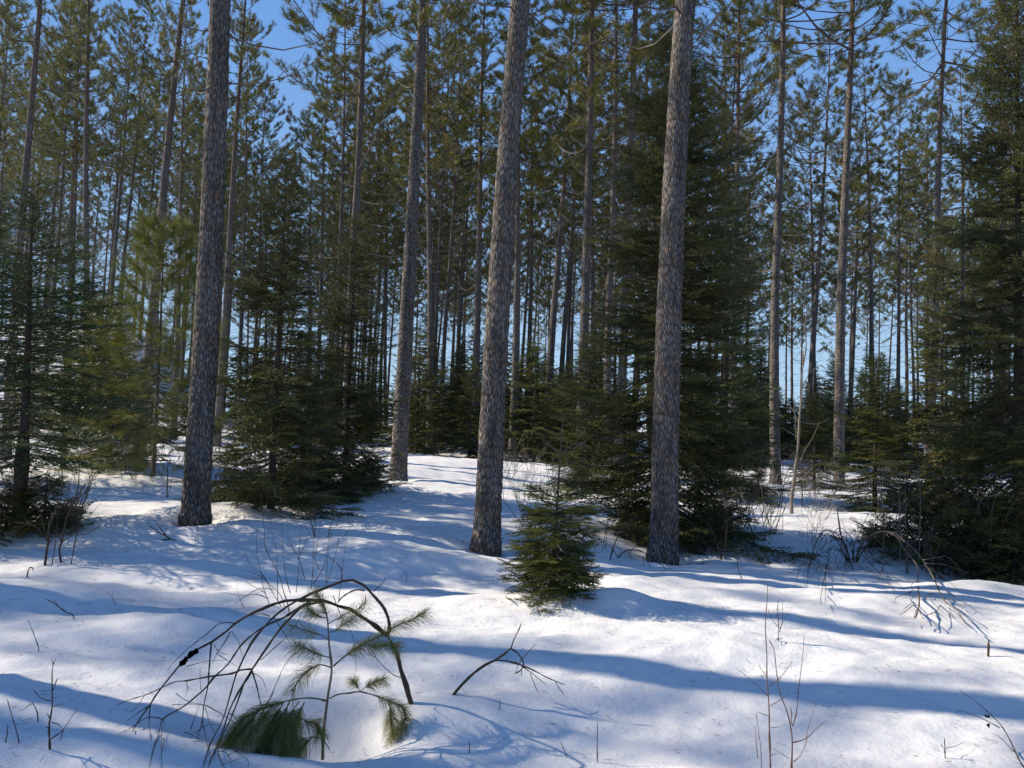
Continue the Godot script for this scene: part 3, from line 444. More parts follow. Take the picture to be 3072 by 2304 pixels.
const BUSHES = [[-16.789,-83.897,4.32,6.032],[-16.021,-62.014,4.3,4.966],[12.477,-85.697,4.52,2.455],[-56.799,-85.554,2.45,1.544],[6.888,-76.915,3.97,4.247],[52.888,-80.321,4.01,4.183],[-40.036,-81.146,2.81,2.613],[1.278,-62.57,2.84,1.858],[-20.81,-79.209,3.85,5.889],[21.251,-50.626,3.77,3.098],[12.729,-48.792,4.3,5.577],[-33.267,-64.596,2.95,3.218],[-35.115,-74.711,3.3,5.955],[-1.096,-48.311,4.45,1.705],[-37.312,-88.392,3.42,6.266],[-32.621,-73.941,4.56,3.939],[-28.61,-82.007,2.26,3.443],[-6.423,-51.71,4.48,4.016],[-0.765,-90.882,3.06,5.67],[-20.082,-84.674,3.39,0.303],[3.929,-87.324,2.68,5.071],[-36.483,-61.552,3.45,4.279],[40.908,-73.84,4.53,4.88],[-14.801,-78.515,2.85,5.597],[-2.498,-75.311,4.43,2.531],[15.806,-63.919,2.97,4.982],[-1.913,-52.949,4.42,3.911],[0.183,-65.963,2.58,5.605],[-37.168,-60.272,3.49,4.153],[31.29,-66.116,2.38,2.46],[19.345,-65.404,4.15,5.347],[-34.722,-67.785,2.23,3.342],[16.573,-61.446,3.65,2.26],[56.796,-86.979,4.3,0.605],[11.857,-84.446,4.2,4.47],[32.322,-55.301,2.62,4.54],[17.538,-53.185,3.17,5.285],[33.466,-84.925,3.16,3.139],[-18.938,-86.061,3.91,0.901],[21.229,-66.2,4.43,1.813],[-30.244,-78.004,4.42,0.419],[-49.22,-73.249,2.77,2.716],[-30.947,-80.065,4.08,4.268],[25.831,-53.828,2.73,5.336],[-18.883,-53.497,2.88,0.21],[56.79,-88.931,3.11,1.805],[17.393,-86.523,3.12,5.629],[23.651,-81.947,3.65,3.197],[12.909,-87.771,2.94,2.259],[8.24,-87.087,2.39,0.146],[1.307,-53.361,4.49,1.372],[-4.588,-81.615,3.27,3.161],[47.979,-73.971,3.63,0.203],[3.594,-68.574,3.36,1.847],[53.631,-90.448,3.47,1.446],[6.545,-84.101,2.88,6.116],[8.43,-79.376,2.74,1.087],[25.269,-59.795,3.1,5.994],[-15.869,-51.939,2.47,2.451],[40.769,-65.997,3.8,5.538],[-38.738,-64.339,3.48,4.131],[-25.563,-76.238,3.58,2.709],[55.307,-86.737,3.68,1.198],[8.358,-52.923,2.6,4.77],[-50.102,-87.486,2.24,4.882],[31.853,-80.695,4.06,1.263],[29.506,-84.872,2.91,4.937],[-51.954,-80.531,3.67,0.099],[-13.073,-66.388,4.21,4.029],[24.118,-71.66,3.54,3.941],[5.553,-61.89,3.05,0.661],[25.541,-78.418,3.21,0.185],[23.794,-82,3.02,5.389],[-15.94,-86.908,3.37,0.52],[-13.579,-62.015,4.35,6.131]]
const BRUSH = [[4.753,-11.922,0.59,2.442,"thin bare shrub in the snow between the tall spruce and sunlit pines","bare shrubs in the snow between the tall spruce and sunlit pines"],[3.706,-11.003,0.97,1.213,"thin bare shrub in the snow between the tall spruce and sunlit pines","bare shrubs in the snow between the tall spruce and sunlit pines"],[3.363,-10.265,0.74,4.863,"thin bare shrub in the snow between the tall spruce and sunlit pines","bare shrubs in the snow between the tall spruce and sunlit pines"],[6.582,-17.195,0.94,2.742,"thin bare shrub in the snow between the tall spruce and sunlit pines","bare shrubs in the snow between the tall spruce and sunlit pines"],[5.732,-18.533,0.85,3.336,"thin bare shrub in the snow between the tall spruce and sunlit pines","bare shrubs in the snow between the tall spruce and sunlit pines"],[3.042,-10.265,0.99,0.54,"thin bare shrub in the snow between the tall spruce and sunlit pines","bare shrubs in the snow between the tall spruce and sunlit pines"],[6.336,-16.261,0.77,5.739,"thin bare shrub in the snow between the tall spruce and sunlit pines","bare shrubs in the snow between the tall spruce and sunlit pines"],[5.8,-14.515,0.76,2.9,"thin bare shrub in the snow between the tall spruce and sunlit pines","bare shrubs in the snow between the tall spruce and sunlit pines"],[3.914,-10.066,0.45,1.284,"thin bare shrub in the snow between the tall spruce and sunlit pines","bare shrubs in the snow between the tall spruce and sunlit pines"],[4.969,-9.231,0.5,5.511,"thin bare shrub in the snow before the big right spruce","bare shrubs in the snow before the big right spruce"],[6.608,-10.328,0.76,5.781,"thin bare shrub in the snow before the big right spruce","bare shrubs in the snow before the big right spruce"],[5.54,-9.309,0.87,3.581,"thin bare shrub in the snow before the big right spruce","bare shrubs in the snow before the big right spruce"],[5.64,-9.385,0.54,4.094,"thin bare shrub in the snow before the big right spruce","bare shrubs in the snow before the big right spruce"],[5.752,-9.195,0.84,2.949,"thin bare shrub in the snow before the big right spruce","bare shrubs in the snow before the big right spruce"],[6.18,-9.829,0.52,3.127,"thin bare shrub in the snow before the big right spruce","bare shrubs in the snow before the big right spruce"],[5.178,-9.537,0.89,5.584,"thin bare shrub in the snow before the big right spruce","bare shrubs in the snow before the big right spruce"],[4.632,-9.691,0.86,1.408,"thin bare shrub in the snow before the big right spruce","bare shrubs in the snow before the big right spruce"],[1.178,-18.363,0.58,5.702,"thin bare shrub in the snow behind the central pine","bare shrubs in the snow behind the central pine"],[-2.168,-28.946,0.71,2.524,"thin bare shrub in the snow behind the central pine","bare shrubs in the snow behind the central pine"],[1.609,-13.815,0.88,0.278,"thin bare shrub in the snow behind the central pine","bare shrubs in the snow behind the central pine"],[0.317,-18.219,0.68,0.26,"thin bare shrub in the snow behind the central pine","bare shrubs in the snow behind the central pine"],[-0.105,-19.426,0.98,4.77,"thin bare shrub in the snow behind the central pine","bare shrubs in the snow behind the central pine"],[2.935,-29.3,0.53,3.323,"thin bare shrub in the snow behind the central pine","bare shrubs in the snow behind the central pine"],[0.697,-21.615,0.73,6.009,"thin bare shrub in the snow behind the central pine","bare shrubs in the snow behind the central pine"],[-0.383,-14.297,0.49,0.187,"thin bare shrub in the snow behind the central pine","bare shrubs in the snow behind the central pine"],[1.161,-28.91,0.76,3.848,"thin bare shrub in the snow behind the central pine","bare shrubs in the snow behind the central pine"],[-7.032,-16.623,0.84,4.154,"thin bare shrub in the snow left of the thick dark pine","bare shrubs in the snow left of the thick dark pine"],[-7.521,-16.969,0.82,3.516,"thin bare shrub in the snow left of the thick dark pine","bare shrubs in the snow left of the thick dark pine"],[-10.602,-21.639,0.73,5.258,"thin bare shrub in the snow left of the thick dark pine","bare shrubs in the snow left of the thick dark pine"],[-6.593,-13.498,0.85,4.218,"thin bare shrub in the snow left of the thick dark pine","bare shrubs in the snow left of the thick dark pine"],[1.446,-10.205,0.5,3.264,"thin bare shrub in the snow around the young fir","bare shrubs in the snow around the young fir"],[1.235,-13.301,0.58,5.535,"thin bare shrub in the snow around the young fir","bare shrubs in the snow around the young fir"],[1.886,-13.371,0.6,1.942,"thin bare shrub in the snow around the young fir","bare shrubs in the snow around the young fir"],[0.338,-10.122,0.77,2.103,"thin bare shrub in the snow around the young fir","bare shrubs in the snow around the young fir"],[0.214,-13.116,0.47,4.288,"thin bare shrub in the snow around the young fir","bare shrubs in the snow around the young fir"],[3.546,-12.839,0.66,6.178,"thin bare shrub among the low boughs right of the thick pine","bare shrubs among the low boughs right of the thick pine"],[3.121,-10.712,0.57,4.764,"thin bare shrub among the low boughs right of the thick pine","bare shrubs among the low boughs right of the thick pine"],[3.658,-13.321,0.46,0.37,"thin bare shrub among the low boughs right of the thick pine","bare shrubs among the low boughs right of the thick pine"],[2.863,-10.487,0.52,5.722,"thin bare shrub among the low boughs right of the thick pine","bare shrubs among the low boughs right of the thick pine"],[3.759,-13.461,0.79,1.842,"thin bare shrub among the low boughs right of the thick pine","bare shrubs among the low boughs right of the thick pine"],[-6.18,-9.977,0.88,5.315,"thin bare shrub at the foot of the left edge fir","bare shrubs at the foot of the left edge fir"],[-6.038,-9.467,0.54,1.023,"thin bare shrub at the foot of the left edge fir","bare shrubs at the foot of the left edge fir"],[-4.851,-8.648,0.71,3.913,"thin bare shrub at the foot of the left edge fir","bare shrubs at the foot of the left edge fir"],[-4.946,-8.574,0.63,5.047,"thin bare shrub at the foot of the left edge fir","bare shrubs at the foot of the left edge fir"],[-5.057,-13.596,0.64,3.416,"thin bare shrub at the foot of the left fir thicket","bare shrubs at the foot of the left fir thicket"],[-3.748,-12.586,0.45,4.842,"thin bare shrub at the foot of the left fir thicket","bare shrubs at the foot of the left fir thicket"],[-5.226,-16.126,0.49,1.013,"thin bare shrub at the foot of the left fir thicket","bare shrubs at the foot of the left fir thicket"],[-4.49,-12.251,0.68,2.116,"thin bare shrub at the foot of the left fir thicket","bare shrubs at the foot of the left fir thicket"],[-6.162,-17.022,0.7,1.328,"thin bare shrub at the foot of the left fir thicket","bare shrubs at the foot of the left fir thicket"],[-4.692,-12.924,0.58,5.761,"thin bare shrub at the foot of the left fir thicket","bare shrubs at the foot of the left fir thicket"]]
# bare woody plants: name, label, category, group, bark, foot, parts of [name, thick, thin, points from the foot]
const WOODY = [
	["bent_sapling","bare sapling bent over in an arch across the snow, bottom left","sapling","",0,[-0.501,-0.186,-4.29],[
		["stem",0.013,0.0105,[0,0,0,0,0.12,0,-0.012,0.173,0.004,-0.025,0.219,0.008,-0.056,0.31,0.012,-0.094,0.409,0.016,-0.139,0.489,0.02]],
		["branch",0.009,0.0018,[-0.139,0.489,0.02,-0.126,0.554,0.05,-0.152,0.644,0.08,-0.211,0.735,0.11,-0.261,0.789,0.14,-0.309,0.815,0.17,-0.358,0.817,0.2,-0.399,0.801,0.23,-0.457,0.78,0.26,-0.528,0.749,0.29,-0.602,0.706,0.32,-0.67,0.659,0.35,-0.711,0.607,0.38,-0.751,0.537,0.41,-0.788,0.449,0.44,-0.802,0.408,0.47,-0.813,0.337,0.5,-0.823,0.248,0.53,-0.829,0.204,0.56,-0.852,0.137,0.621,-0.787,0.146,0.878]],
		["branch",0.0105,0.0022,[-0.141,0.49,0.02,-0.203,0.549,0.039,-0.27,0.598,0.058,-0.336,0.638,0.077,-0.394,0.664,0.096,-0.474,0.688,0.115,-0.552,0.699,0.134,-0.577,0.702,0.153,-0.664,0.693,0.172,-0.741,0.675,0.191,-0.815,0.637,0.21,-0.895,0.592,0.23,-0.941,0.552,0.249,-1.003,0.503,0.268,-1.064,0.467,0.287,-1.133,0.405,0.306,-1.175,0.344,0.325,-1.211,0.298,0.344,-1.233,0.258,0.363,-1.249,0.22,0.382,-1.275,0.167,0.43,-1.226,0.179,0.609]],
		["branch",0.0072,0.0016,[-0.477,0.685,0.1,-0.52,0.682,0.14,-0.565,0.672,0.18,-0.62,0.621,0.22,-0.661,0.57,0.26,-0.693,0.514,0.3,-0.731,0.446,0.34,-0.749,0.409,0.38,-0.772,0.367,0.42,-0.795,0.317,0.46,-0.815,0.243,0.5,-0.817,0.185,0.54,-0.83,0.121,0.58,-0.779,0.15,0.811,-0.764,0.146,0.878]],
		["branch",0.006,0.0016,[-0.525,0.695,0.12,-0.579,0.67,0.154,-0.657,0.619,0.189,-0.727,0.585,0.223,-0.796,0.545,0.257,-0.849,0.487,0.291,-0.893,0.417,0.326,-0.95,0.349,0.36,-0.968,0.321,0.394,-1.048,0.248,0.429,-1.084,0.228,0.463,-1.137,0.196,0.497,-1.107,0.168,0.595,-1.04,0.171,0.785,-0.992,0.164,0.933]],
		["branch",0.0046,0.0012,[-0.768,0.39,0.32,-0.827,0.388,0.34,-0.859,0.377,0.36,-0.969,0.368,0.38,-1.065,0.353,0.4,-1.121,0.345,0.42,-1.175,0.325,0.44,-1.242,0.298,0.46,-1.307,0.279,0.48,-1.36,0.256,0.5]],
		["branch",0.0046,0.0015,[-0.998,0.503,0.28,-0.994,0.446,0.3,-0.991,0.354,0.32,-0.987,0.296,0.34,-0.99,0.219,0.36,-0.991,0.136,0.38,-0.933,0.143,0.58]],
		["branch",0.0036,0.0012,[-0.774,0.364,0.3,-0.735,0.306,0.35,-0.696,0.241,0.4,-0.645,0.185,0.45,-0.616,0.162,0.5]],
		["branch",0.003,0.0012,[-0.913,0.553,0.25,-0.932,0.504,0.267,-0.964,0.449,0.283,-0.982,0.4,0.3]],
		["branch",0.0034,0.0012,[-1.24,0.226,0.4,-1.218,0.17,0.45,-1.105,0.171,0.677]],
		["branch",0.003,0.001,[-1.157,0.178,0.45,-1.178,0.191,0.463,-1.229,0.192,0.475,-1.26,0.173,0.527,-1.274,0.18,0.637]],
		["branch",0.0028,0.0008,[-0.898,0.591,0.24,-0.933,0.603,0.257,-0.974,0.592,0.274,-1.012,0.555,0.291,-1.083,0.492,0.309,-1.127,0.45,0.326,-1.164,0.409,0.343,-1.181,0.375,0.36]],
		["branch",0.0028,0.0012,[-0.729,0.623,0.2,-0.761,0.636,0.21,-0.798,0.636,0.22,-0.849,0.624,0.23,-0.892,0.595,0.24]],
		["branch",0.0034,0.0014,[-1.24,0.226,0.4,-1.279,0.203,0.425,-1.318,0.174,0.486]],
		["branch",0.005,0.0014,[-0.774,0.373,0.3,-0.797,0.329,0.345,-0.805,0.286,0.39,-0.813,0.238,0.435,-0.82,0.192,0.48,-0.833,0.135,0.525,-0.79,0.144,0.689,-0.737,0.145,0.798,-0.695,0.142,0.865]],
		["branch",0.0022,0.0009,[-0.7,0.205,0.3,-0.658,0.289,0.275,-0.635,0.374,0.25,-0.604,0.421,0.225,-0.585,0.448,0.2]],
		["branch",0.0026,0.0012,[-0.752,0.411,0.25,-0.71,0.456,0.218,-0.653,0.509,0.185,-0.596,0.577,0.152,-0.58,0.638,0.12]],
		["branch",0.0024,0.001,[-0.949,0.253,0.45,-0.878,0.229,0.467,-0.826,0.206,0.483,-0.749,0.177,0.5]],
		["branch",0.0044,0.0036,[-0.265,0.736,0.05,-0.319,0.74,0.067,-0.376,0.706,0.083,-0.401,0.676,0.1]],
		["branch",0.003,0.001,[-0.387,0.792,0.08,-0.398,0.841,0.044,-0.437,0.879,0.008,-0.509,0.909,-0.028,-0.597,0.912,-0.064,-0.748,0.89,-0.1]],
		["branch",0.0032,0.0014,[-0.219,0.733,0.05,-0.189,0.759,0.027,-0.171,0.782,0.003,-0.167,0.798,-0.02]],
		["branch",0.0026,0.0012,[-0.049,0.271,0.03,-0.093,0.291,0.048,-0.145,0.34,0.065,-0.197,0.396,0.082,-0.233,0.415,0.1]],
		["branch",0.0024,0.001,[-0.425,0.716,0.1,-0.374,0.608,0.11,-0.324,0.545,0.12,-0.297,0.474,0.13,-0.278,0.316,0.14]],
		["branch",0.0024,0.001,[-0.251,0.721,0.1,-0.25,0.664,0.113,-0.281,0.629,0.127,-0.328,0.58,0.14]],
		["branch",0.0019,0.0008,[-0.914,0.491,0.42,-0.844,0.487,0.485,-0.764,0.472,0.55]],
		["branch",0.0019,0.0008,[-1.06,0.426,0.42,-0.933,0.466,0.485,-0.815,0.502,0.55]],
		["branch",0.0019,0.0008,[-1.18,0.109,0.42,-1.042,0.172,0.704,-0.983,0.168,0.866]],
		["branch",0.0019,0.0008,[-1.16,0.166,0.42,-1.07,0.167,0.65,-0.945,0.159,0.919]],
		["branch",0.0019,0.0008,[-1.06,0.359,0.42,-1.028,0.338,0.485,-1.01,0.33,0.55]],
		["branch",0.0019,0.0008,[-0.995,0.418,0.42,-0.963,0.377,0.485,-0.932,0.338,0.55]],
		["branch",0.0019,0.0008,[-0.96,0.229,0.42,-0.907,0.179,0.485,-0.842,0.127,0.55]],
		["branch",0.0019,0.0008,[-0.97,0.165,0.42,-0.891,0.126,0.552,-0.779,0.15,0.811]],
		["branch",0.0019,0.0008,[-1.108,0.294,0.42,-1.019,0.282,0.485,-0.912,0.29,0.55]],
		["branch",0.0019,0.0008,[-1.018,0.097,0.42,-0.931,0.16,0.485,-0.833,0.203,0.55]],
		["branch",0.0019,0.0008,[-1.125,0.238,0.42,-0.999,0.264,0.485,-0.899,0.284,0.55]],
		["branch",0.0019,0.0008,[-1.026,0.126,0.42,-0.984,0.214,0.485,-0.936,0.289,0.55]],
		["branch",0.0019,0.0008,[-0.735,0.403,0.42,-0.669,0.398,0.485,-0.621,0.359,0.55]],
		["branch",0.0019,0.0008,[-0.628,0.314,0.42,-0.632,0.286,0.485,-0.637,0.297,0.55]],
		["branch",0.0019,0.0008,[-1.055,0.055,0.42,-0.926,0.151,0.622,-0.877,0.143,0.621]],
		["branch",0.0019,0.0008,[-1.071,0.112,0.42,-0.983,0.138,0.512,-0.9,0.137,0.594]],
		["branch",0.0019,0.0008,[-0.884,-0.022,0.42,-0.71,0.145,0.744,-0.71,0.1,0.55]],
		["branch",0.0019,0.0008,[-0.868,0.041,0.42,-0.694,0.134,0.689,-0.63,0.136,0.77,-0.604,0.133,0.838]],
		["branch",0.0019,0.0008,[-1.26,0.284,0.42,-1.266,0.257,0.485,-1.271,0.243,0.55]],
		["branch",0.0019,0.0008,[-0.929,0.535,0.42,-0.884,0.524,0.485,-0.81,0.526,0.55]],
		["branch",0.0019,0.0008,[-0.843,0.207,0.42,-0.767,0.177,0.485,-0.709,0.075,0.55]],
		["branch",0.0019,0.0008,[-0.647,0.68,0.42,-0.59,0.639,0.463,-0.544,0.602,0.507,-0.512,0.584,0.55]],
		["branch",0.0019,0.0008,[-0.847,0.601,0.42,-0.784,0.558,0.485,-0.746,0.51,0.55]],
		["branch",0.0019,0.0008,[-1.102,0.219,0.42,-1.037,0.241,0.55]],
		["branch",0.0019,0.0008,[-0.929,-0.023,0.42,-0.786,0.149,0.73,-0.744,0.145,0.717,-0.671,0.142,0.851]]]],
	["forked_stick","dark forked stick poking out of the snow right of the bent sapling","branch","",0,[-0.279,-0.077,-4.316],[
		["stem",0.0085,0.0062,[0,0,0,0,0.05,0,0.048,0.106,-0.017,0.113,0.169,-0.033,0.18,0.212,-0.05,0.23,0.234,-0.067,0.281,0.268,-0.083,0.315,0.29,-0.1]],
		["branch",0.0042,0.0018,[0.315,0.29,-0.1,0.327,0.331,-0.107,0.348,0.373,-0.113,0.372,0.428,-0.12]],
		["branch",0.005,0.003,[0.315,0.286,-0.1,0.355,0.264,-0.104,0.382,0.221,-0.108,0.389,0.201,-0.112,0.375,0.167,-0.116,0.337,0.141,-0.12]],
		["branch",0.0055,0.002,[0.23,0.221,-0.1,0.3,0.213,-0.104,0.379,0.191,-0.108,0.458,0.162,-0.112,0.528,0.128,-0.116,0.625,0.088,-0.12]],
		["branch",0.0034,0.0018,[0.378,0.193,-0.1,0.441,0.145,-0.11,0.517,0.088,-0.12]],
		["branch",0.0026,0.0014,[0.427,0.152,-0.1,0.447,0.094,-0.11,0.472,0.044,-0.12]],
		["branch",0.003,0.0014,[0.57,0.113,-0.1,0.59,0.076,-0.11,0.623,0.031,-0.12]],
		["branch",0.0024,0.0012,[0.361,0.204,-0.1,0.386,0.238,-0.107,0.42,0.28,-0.113,0.456,0.315,-0.12]],
		["branch",0.0022,0.001,[0.375,0.172,-0.1,0.38,0.143,-0.11,0.363,0.131,-0.12]],
		["branch",0.002,0.001,[0.345,0.218,-0.1,0.353,0.181,-0.11,0.341,0.147,-0.12]]]],
	["shrub_shoot","tallest slender pinkish shoot rising at the bottom right","shoot","",1,[1.256,-0.239,-3.684],[
		["stem",0.0042,0.0014,[0,0,0,0,0.12,0,0.002,0.292,-0.011,-0.001,0.43,-0.023,-0.004,0.547,-0.034,-0.009,0.652,-0.046,-0.013,0.786,-0.057,-0.005,0.886,-0.069,0.003,0.986,-0.08]],
		["twig",0.002,0.001,[-0.017,0.477,0,-0.082,0.53,-0.015,-0.154,0.591,-0.03]],
		["twig",0.002,0.001,[-0.014,0.523,0,0.033,0.549,-0.01,0.076,0.59,-0.02,0.108,0.635,-0.03]],
		["twig",0.0018,0.001,[-0.018,0.558,0,-0.035,0.582,-0.015,-0.056,0.612,-0.03]],
		["twig",0.002,0.001,[-0.005,0.434,0,0.05,0.459,-0.015,0.106,0.495,-0.03]],
		["twig",0.0018,0.0009,[-0.006,0.381,0,-0.036,0.389,-0.015,-0.06,0.393,-0.03]],
		["twig",0.0014,0.0009,[-0.003,0.332,0,0.053,0.325,-0.03]],
		["twig",0.0014,0.0009,[-0.003,0.268,0,-0.014,0.266,-0.03]],
		["twig",0.0014,0.0009,[-0.001,0.205,0,0.044,0.204,-0.03]]]],
	["shrub_shoot","forked pinkish shoot beside the tallest slender one, bottom right","shoot","",1,[1.355,-0.237,-3.684],[
		["stem",0.0042,0.0014,[0,0,0,0,0.12,0,-0.001,0.259,-0.006,-0.002,0.341,-0.011,-0.026,0.41,-0.017,-0.05,0.478,-0.023,-0.068,0.591,-0.029,-0.078,0.675,-0.034,-0.101,0.723,-0.04]],
		["twig",0.0026,0.0012,[0.001,0.339,0,0.021,0.408,-0.007,0.037,0.505,-0.015,0.053,0.661,-0.022,0.063,0.763,-0.03]],
		["twig",0.0024,0.0018,[-0.006,0.346,0,0.001,0.404,-0.015,-0.004,0.424,-0.03]],
		["twig",0.0026,0.0012,[0.002,0.265,0,0.067,0.284,-0.01,0.121,0.32,-0.02,0.175,0.364,-0.03]],
		["twig",0.0018,0.001,[0.063,0.288,0,0.09,0.364,-0.015,0.124,0.448,-0.03]],
		["twig",0.0022,0.001,[0.007,0.177,0,0.046,0.209,-0.01,0.074,0.262,-0.02,0.085,0.294,-0.03]],
		["twig",0.002,0.001,[-0.012,0.19,0,-0.054,0.214,-0.015,-0.085,0.229,-0.03]]]],
	["shrub_shoot","short thin pinkish shoot left of the two tall ones, bottom right","shoot","",1,[1.22,-0.24,-3.684],[
		["stem",0.0026,0.0012,[0,0,0,0,0.12,0,-0.011,0.225,0,-0.022,0.303,0,-0.035,0.402,0]],
		["twig",0.002,0.001,[-0.024,0.19,0,-0.027,0.268,-0.015,-0.029,0.333,-0.03]]]],
	["twig_plant","small upright twig plant in sunlit snow above the tall pinkish shoots","plant","",0,[1.835,-0.06,-5.254],[
		["stem",0.004,0.0012,[0,0,0,0,0.12,0,0.002,0.204,0,-0.006,0.367,0,-0.002,0.408,0]],
		["twig",0.0022,0.001,[0.004,0.183,0,0.019,0.265,0,0.02,0.399,0]],
		["twig",0.0022,0.001,[0.004,0.204,0,0.034,0.266,0,0.057,0.305,0]],
		["twig",0.0022,0.001,[-0.001,0.214,0,-0.048,0.274,0,-0.075,0.334,0]],
		["twig",0.0022,0.001,[0.001,0.224,0,-0.013,0.316,0,-0.008,0.377,0]],
		["twig",0.0022,0.001,[0.001,0.132,0,-0.016,0.142,0,-0.038,0.133,0.05]],
		["twig",0.0022,0.001,[0.001,0.137,0,0.017,0.145,0,0.011,0.132,0.035]],
		["twig",0.0022,0.001,[0.001,0.132,0,-0.006,0.155,0,-0.007,0.132,0.035]]]],
	["stub","short thick dark stick standing in the snow near the right edge","stick","",0,[3.254,-0.111,-5.272],[
		["stem",0.0085,0.0045,[0,0,0,0,0.12,0,0,0.176,0,-0.001,0.219,0]]]],
	["thin_stick","thin upright stick in the snow left of the berry branch","stick","",0,[2.17,-0.218,-3.857],[
		["stem",0.003,0.002,[0,0,0,0,0.12,0,-0.002,0.164,0,-0.006,0.217,0]],
		["twig",0.0014,0.0008,[-0.001,0.17,0,0.076,0.164,-0.05,0.151,0.163,-0.1]]]],
	["berry_branch","thin branch with two dried brown seed clusters at the right edge","branch","",0,[2.623,-0.237,-3.834],[
		["stem",0.004,0.0014,[0,0,0,-0.168,0.168,0.123,-0.109,0.176,-0.028,-0.102,0.219,-0.086,-0.13,0.275,-0.114,-0.166,0.317,-0.143,-0.227,0.374,-0.171,-0.285,0.409,-0.2]],
		["twig",0.0024,0.001,[-0.139,0.265,-0.1,-0.205,0.296,-0.105,-0.279,0.326,-0.11,-0.327,0.339,-0.115,-0.347,0.324,-0.12]],
		["twig",0.002,0.001,[-0.094,0.163,-0.05,-0.138,0.212,-0.065,-0.167,0.239,-0.08]],
		["twig",0.0012,0.0008,[-0.18,0.325,-0.12,-0.188,0.317,-0.12,-0.191,0.311,-0.12]]]],
	["twig_plant","dark upright twig with short side shoots, bottom left corner","plant","",0,[-1.981,-0.133,-3.459],[
		["stem",0.0048,0.0016,[0,0,0,0,0.12,0,-0.001,0.225,0,0.001,0.305,0,-0.001,0.391,0,-0.007,0.458,0,-0.002,0.498,0,-0.014,0.531,0]],
		["twig",0.0026,0.0011,[-0.002,0.498,0,0.035,0.541,0.05]],
		["twig",0.0026,0.0011,[-0.004,0.341,0,-0.031,0.359,0.025,-0.058,0.41,0.05]],
		["twig",0.0026,0.0011,[0.001,0.315,0,0.082,0.351,0.05]],
		["twig",0.0026,0.0011,[0.003,0.391,0,0.047,0.456,0.05]],
		["twig",0.0026,0.0011,[0.005,0.177,0,0.06,0.22,0.017,0.094,0.26,0.033,0.143,0.333,0.05]],
		["twig",0.0026,0.0011,[0.006,0.248,0,0.049,0.249,0.025,0.085,0.239,0.05]],
		["twig",0.0026,0.0011,[-0.003,0.261,0,0.011,0.307,0.05]],
		["twig",0.0026,0.0011,[0.057,0.218,0,0.073,0.189,0.05]],
		["twig",0.0026,0.0011,[-0.001,0.225,0,0.007,0.248,0.05]]]],
	["thin_stick","thin crooked stick left of the bottom-left dark twig","stick","",0,[-2.141,-0.126,-3.499],[
		["stem",0.0035,0.0014,[0,0,0,0,0.12,0,-0.021,0.197,0,-0.05,0.283,0,-0.061,0.323,0]]]],
	["thin_stick","shortest straight stick at the extreme bottom left","stick","",0,[-2.19,-0.122,-3.485],[
		["stem",0.0035,0.0014,[0,0,0,0,0.12,0,0.004,0.17,0,0.006,0.214,0]]]],
	["thin_stick","small forked stick between the bottom-left twig and the bluish snow","stick","",0,[-2.219,-0.124,-3.77],[
		["stem",0.0035,0.0014,[0,0,0,0,0.12,0,-0.016,0.174,0,-0.041,0.213,0]],
		["twig",0.0017,0.001,[-0.038,0.199,0,-0.075,0.172,0]]]],
	["thin_stick","slanting bare stick lying over the shaded snow at left","stick","",0,[-3.061,-0.111,-5.563],[
		["stem",0.005,0.002,[0,0,0,0,0.12,0,-0.057,0.16,0,-0.136,0.206,0,-0.21,0.247,0]],
		["twig",0.0024,0.0014,[-0.114,0.194,0,-0.149,0.238,0]]]],
	["thin_stick","lone thin stick leaning left in shaded snow near the left edge","stick","",0,[-2.906,-0.143,-4.898],[
		["stem",0.0035,0.0014,[0,0,0,0,0.12,0,-0.016,0.175,0,-0.044,0.25,0,-0.076,0.311,0]]]],
	["thin_stick","thin stick on the bright snow ridge at left","stick","",0,[-2.919,-0.115,-5.877],[
		["stem",0.003,0.001,[0,0,0,0,0.12,0,-0.032,0.188,0,-0.081,0.238,0]],
		["twig",0.0012,0.0007,[-0.026,0.177,0,-0.038,0.251,0]]]],
	["thin_stick","tiny hooked stick in the snow below the left twiggy saplings","stick","",0,[-4.116,-0.081,-6.719],[
		["stem",0.006,0.004,[0,0,0,0,0.12,0,0.003,0.167,0,0.02,0.195,0,0.042,0.19,0,0.048,0.16,0]]]],
	["thin_stick","tiny stick in front of the central bright mound","stick","",0,[-0.904,-0.13,-7.075],[
		["stem",0.003,0.0015,[0,0,0,0,0.12,0,0.002,0.189,0,-0.021,0.244,0]]]],
	["thin_stick","short vertical stick below the forked stick","stick","",0,[-0.018,-0.192,-4.233],[
		["stem",0.003,0.002,[0,0,0,0,0.12,0,-0.001,0.154,0,-0,0.187,0]]]],
	["thin_stick","thin bare stick rising from the bottom edge, centre right","stick","",0,[0.476,-0.294,-3.902],[
		["stem",0.003,0.0018,[0,0,0,0,0.12,0,-0.001,0.217,0,-0.005,0.309,0]]]],
	["thin_stick","short stick at the bottom edge below the forked stick shadow","stick","",0,[-0.159,-0.276,-3.873],[
		["stem",0.003,0.002,[0,0,0,0,0.12,0,0,0.165,0,-0.003,0.194,0]]]],
	["thin_stick","leaning stick at the bottom edge right of centre","stick","",0,[0.323,-0.296,-3.916],[
		["stem",0.003,0.0015,[0,0,0,0,0.12,0,-0.017,0.172,0,-0.033,0.202,0]]]],
	["thin_stick","pair of thin upright sticks right of the thick dark pine","stick","",0,[-3.24,0.018,-8.102],[
		["stem",0.004,0.002,[0,0,0,0,0.12,0,0.004,0.25,0,0.003,0.384,0]],
		["twig",0.0024,0.0014,[0.018,0.115,0,0.02,0.26,0,0.018,0.416,0]]]],
	["broken_branch","small dark broken branch lying on snow left of the thick dark pine","stick","",0,[-3.615,0.021,-8.065],[
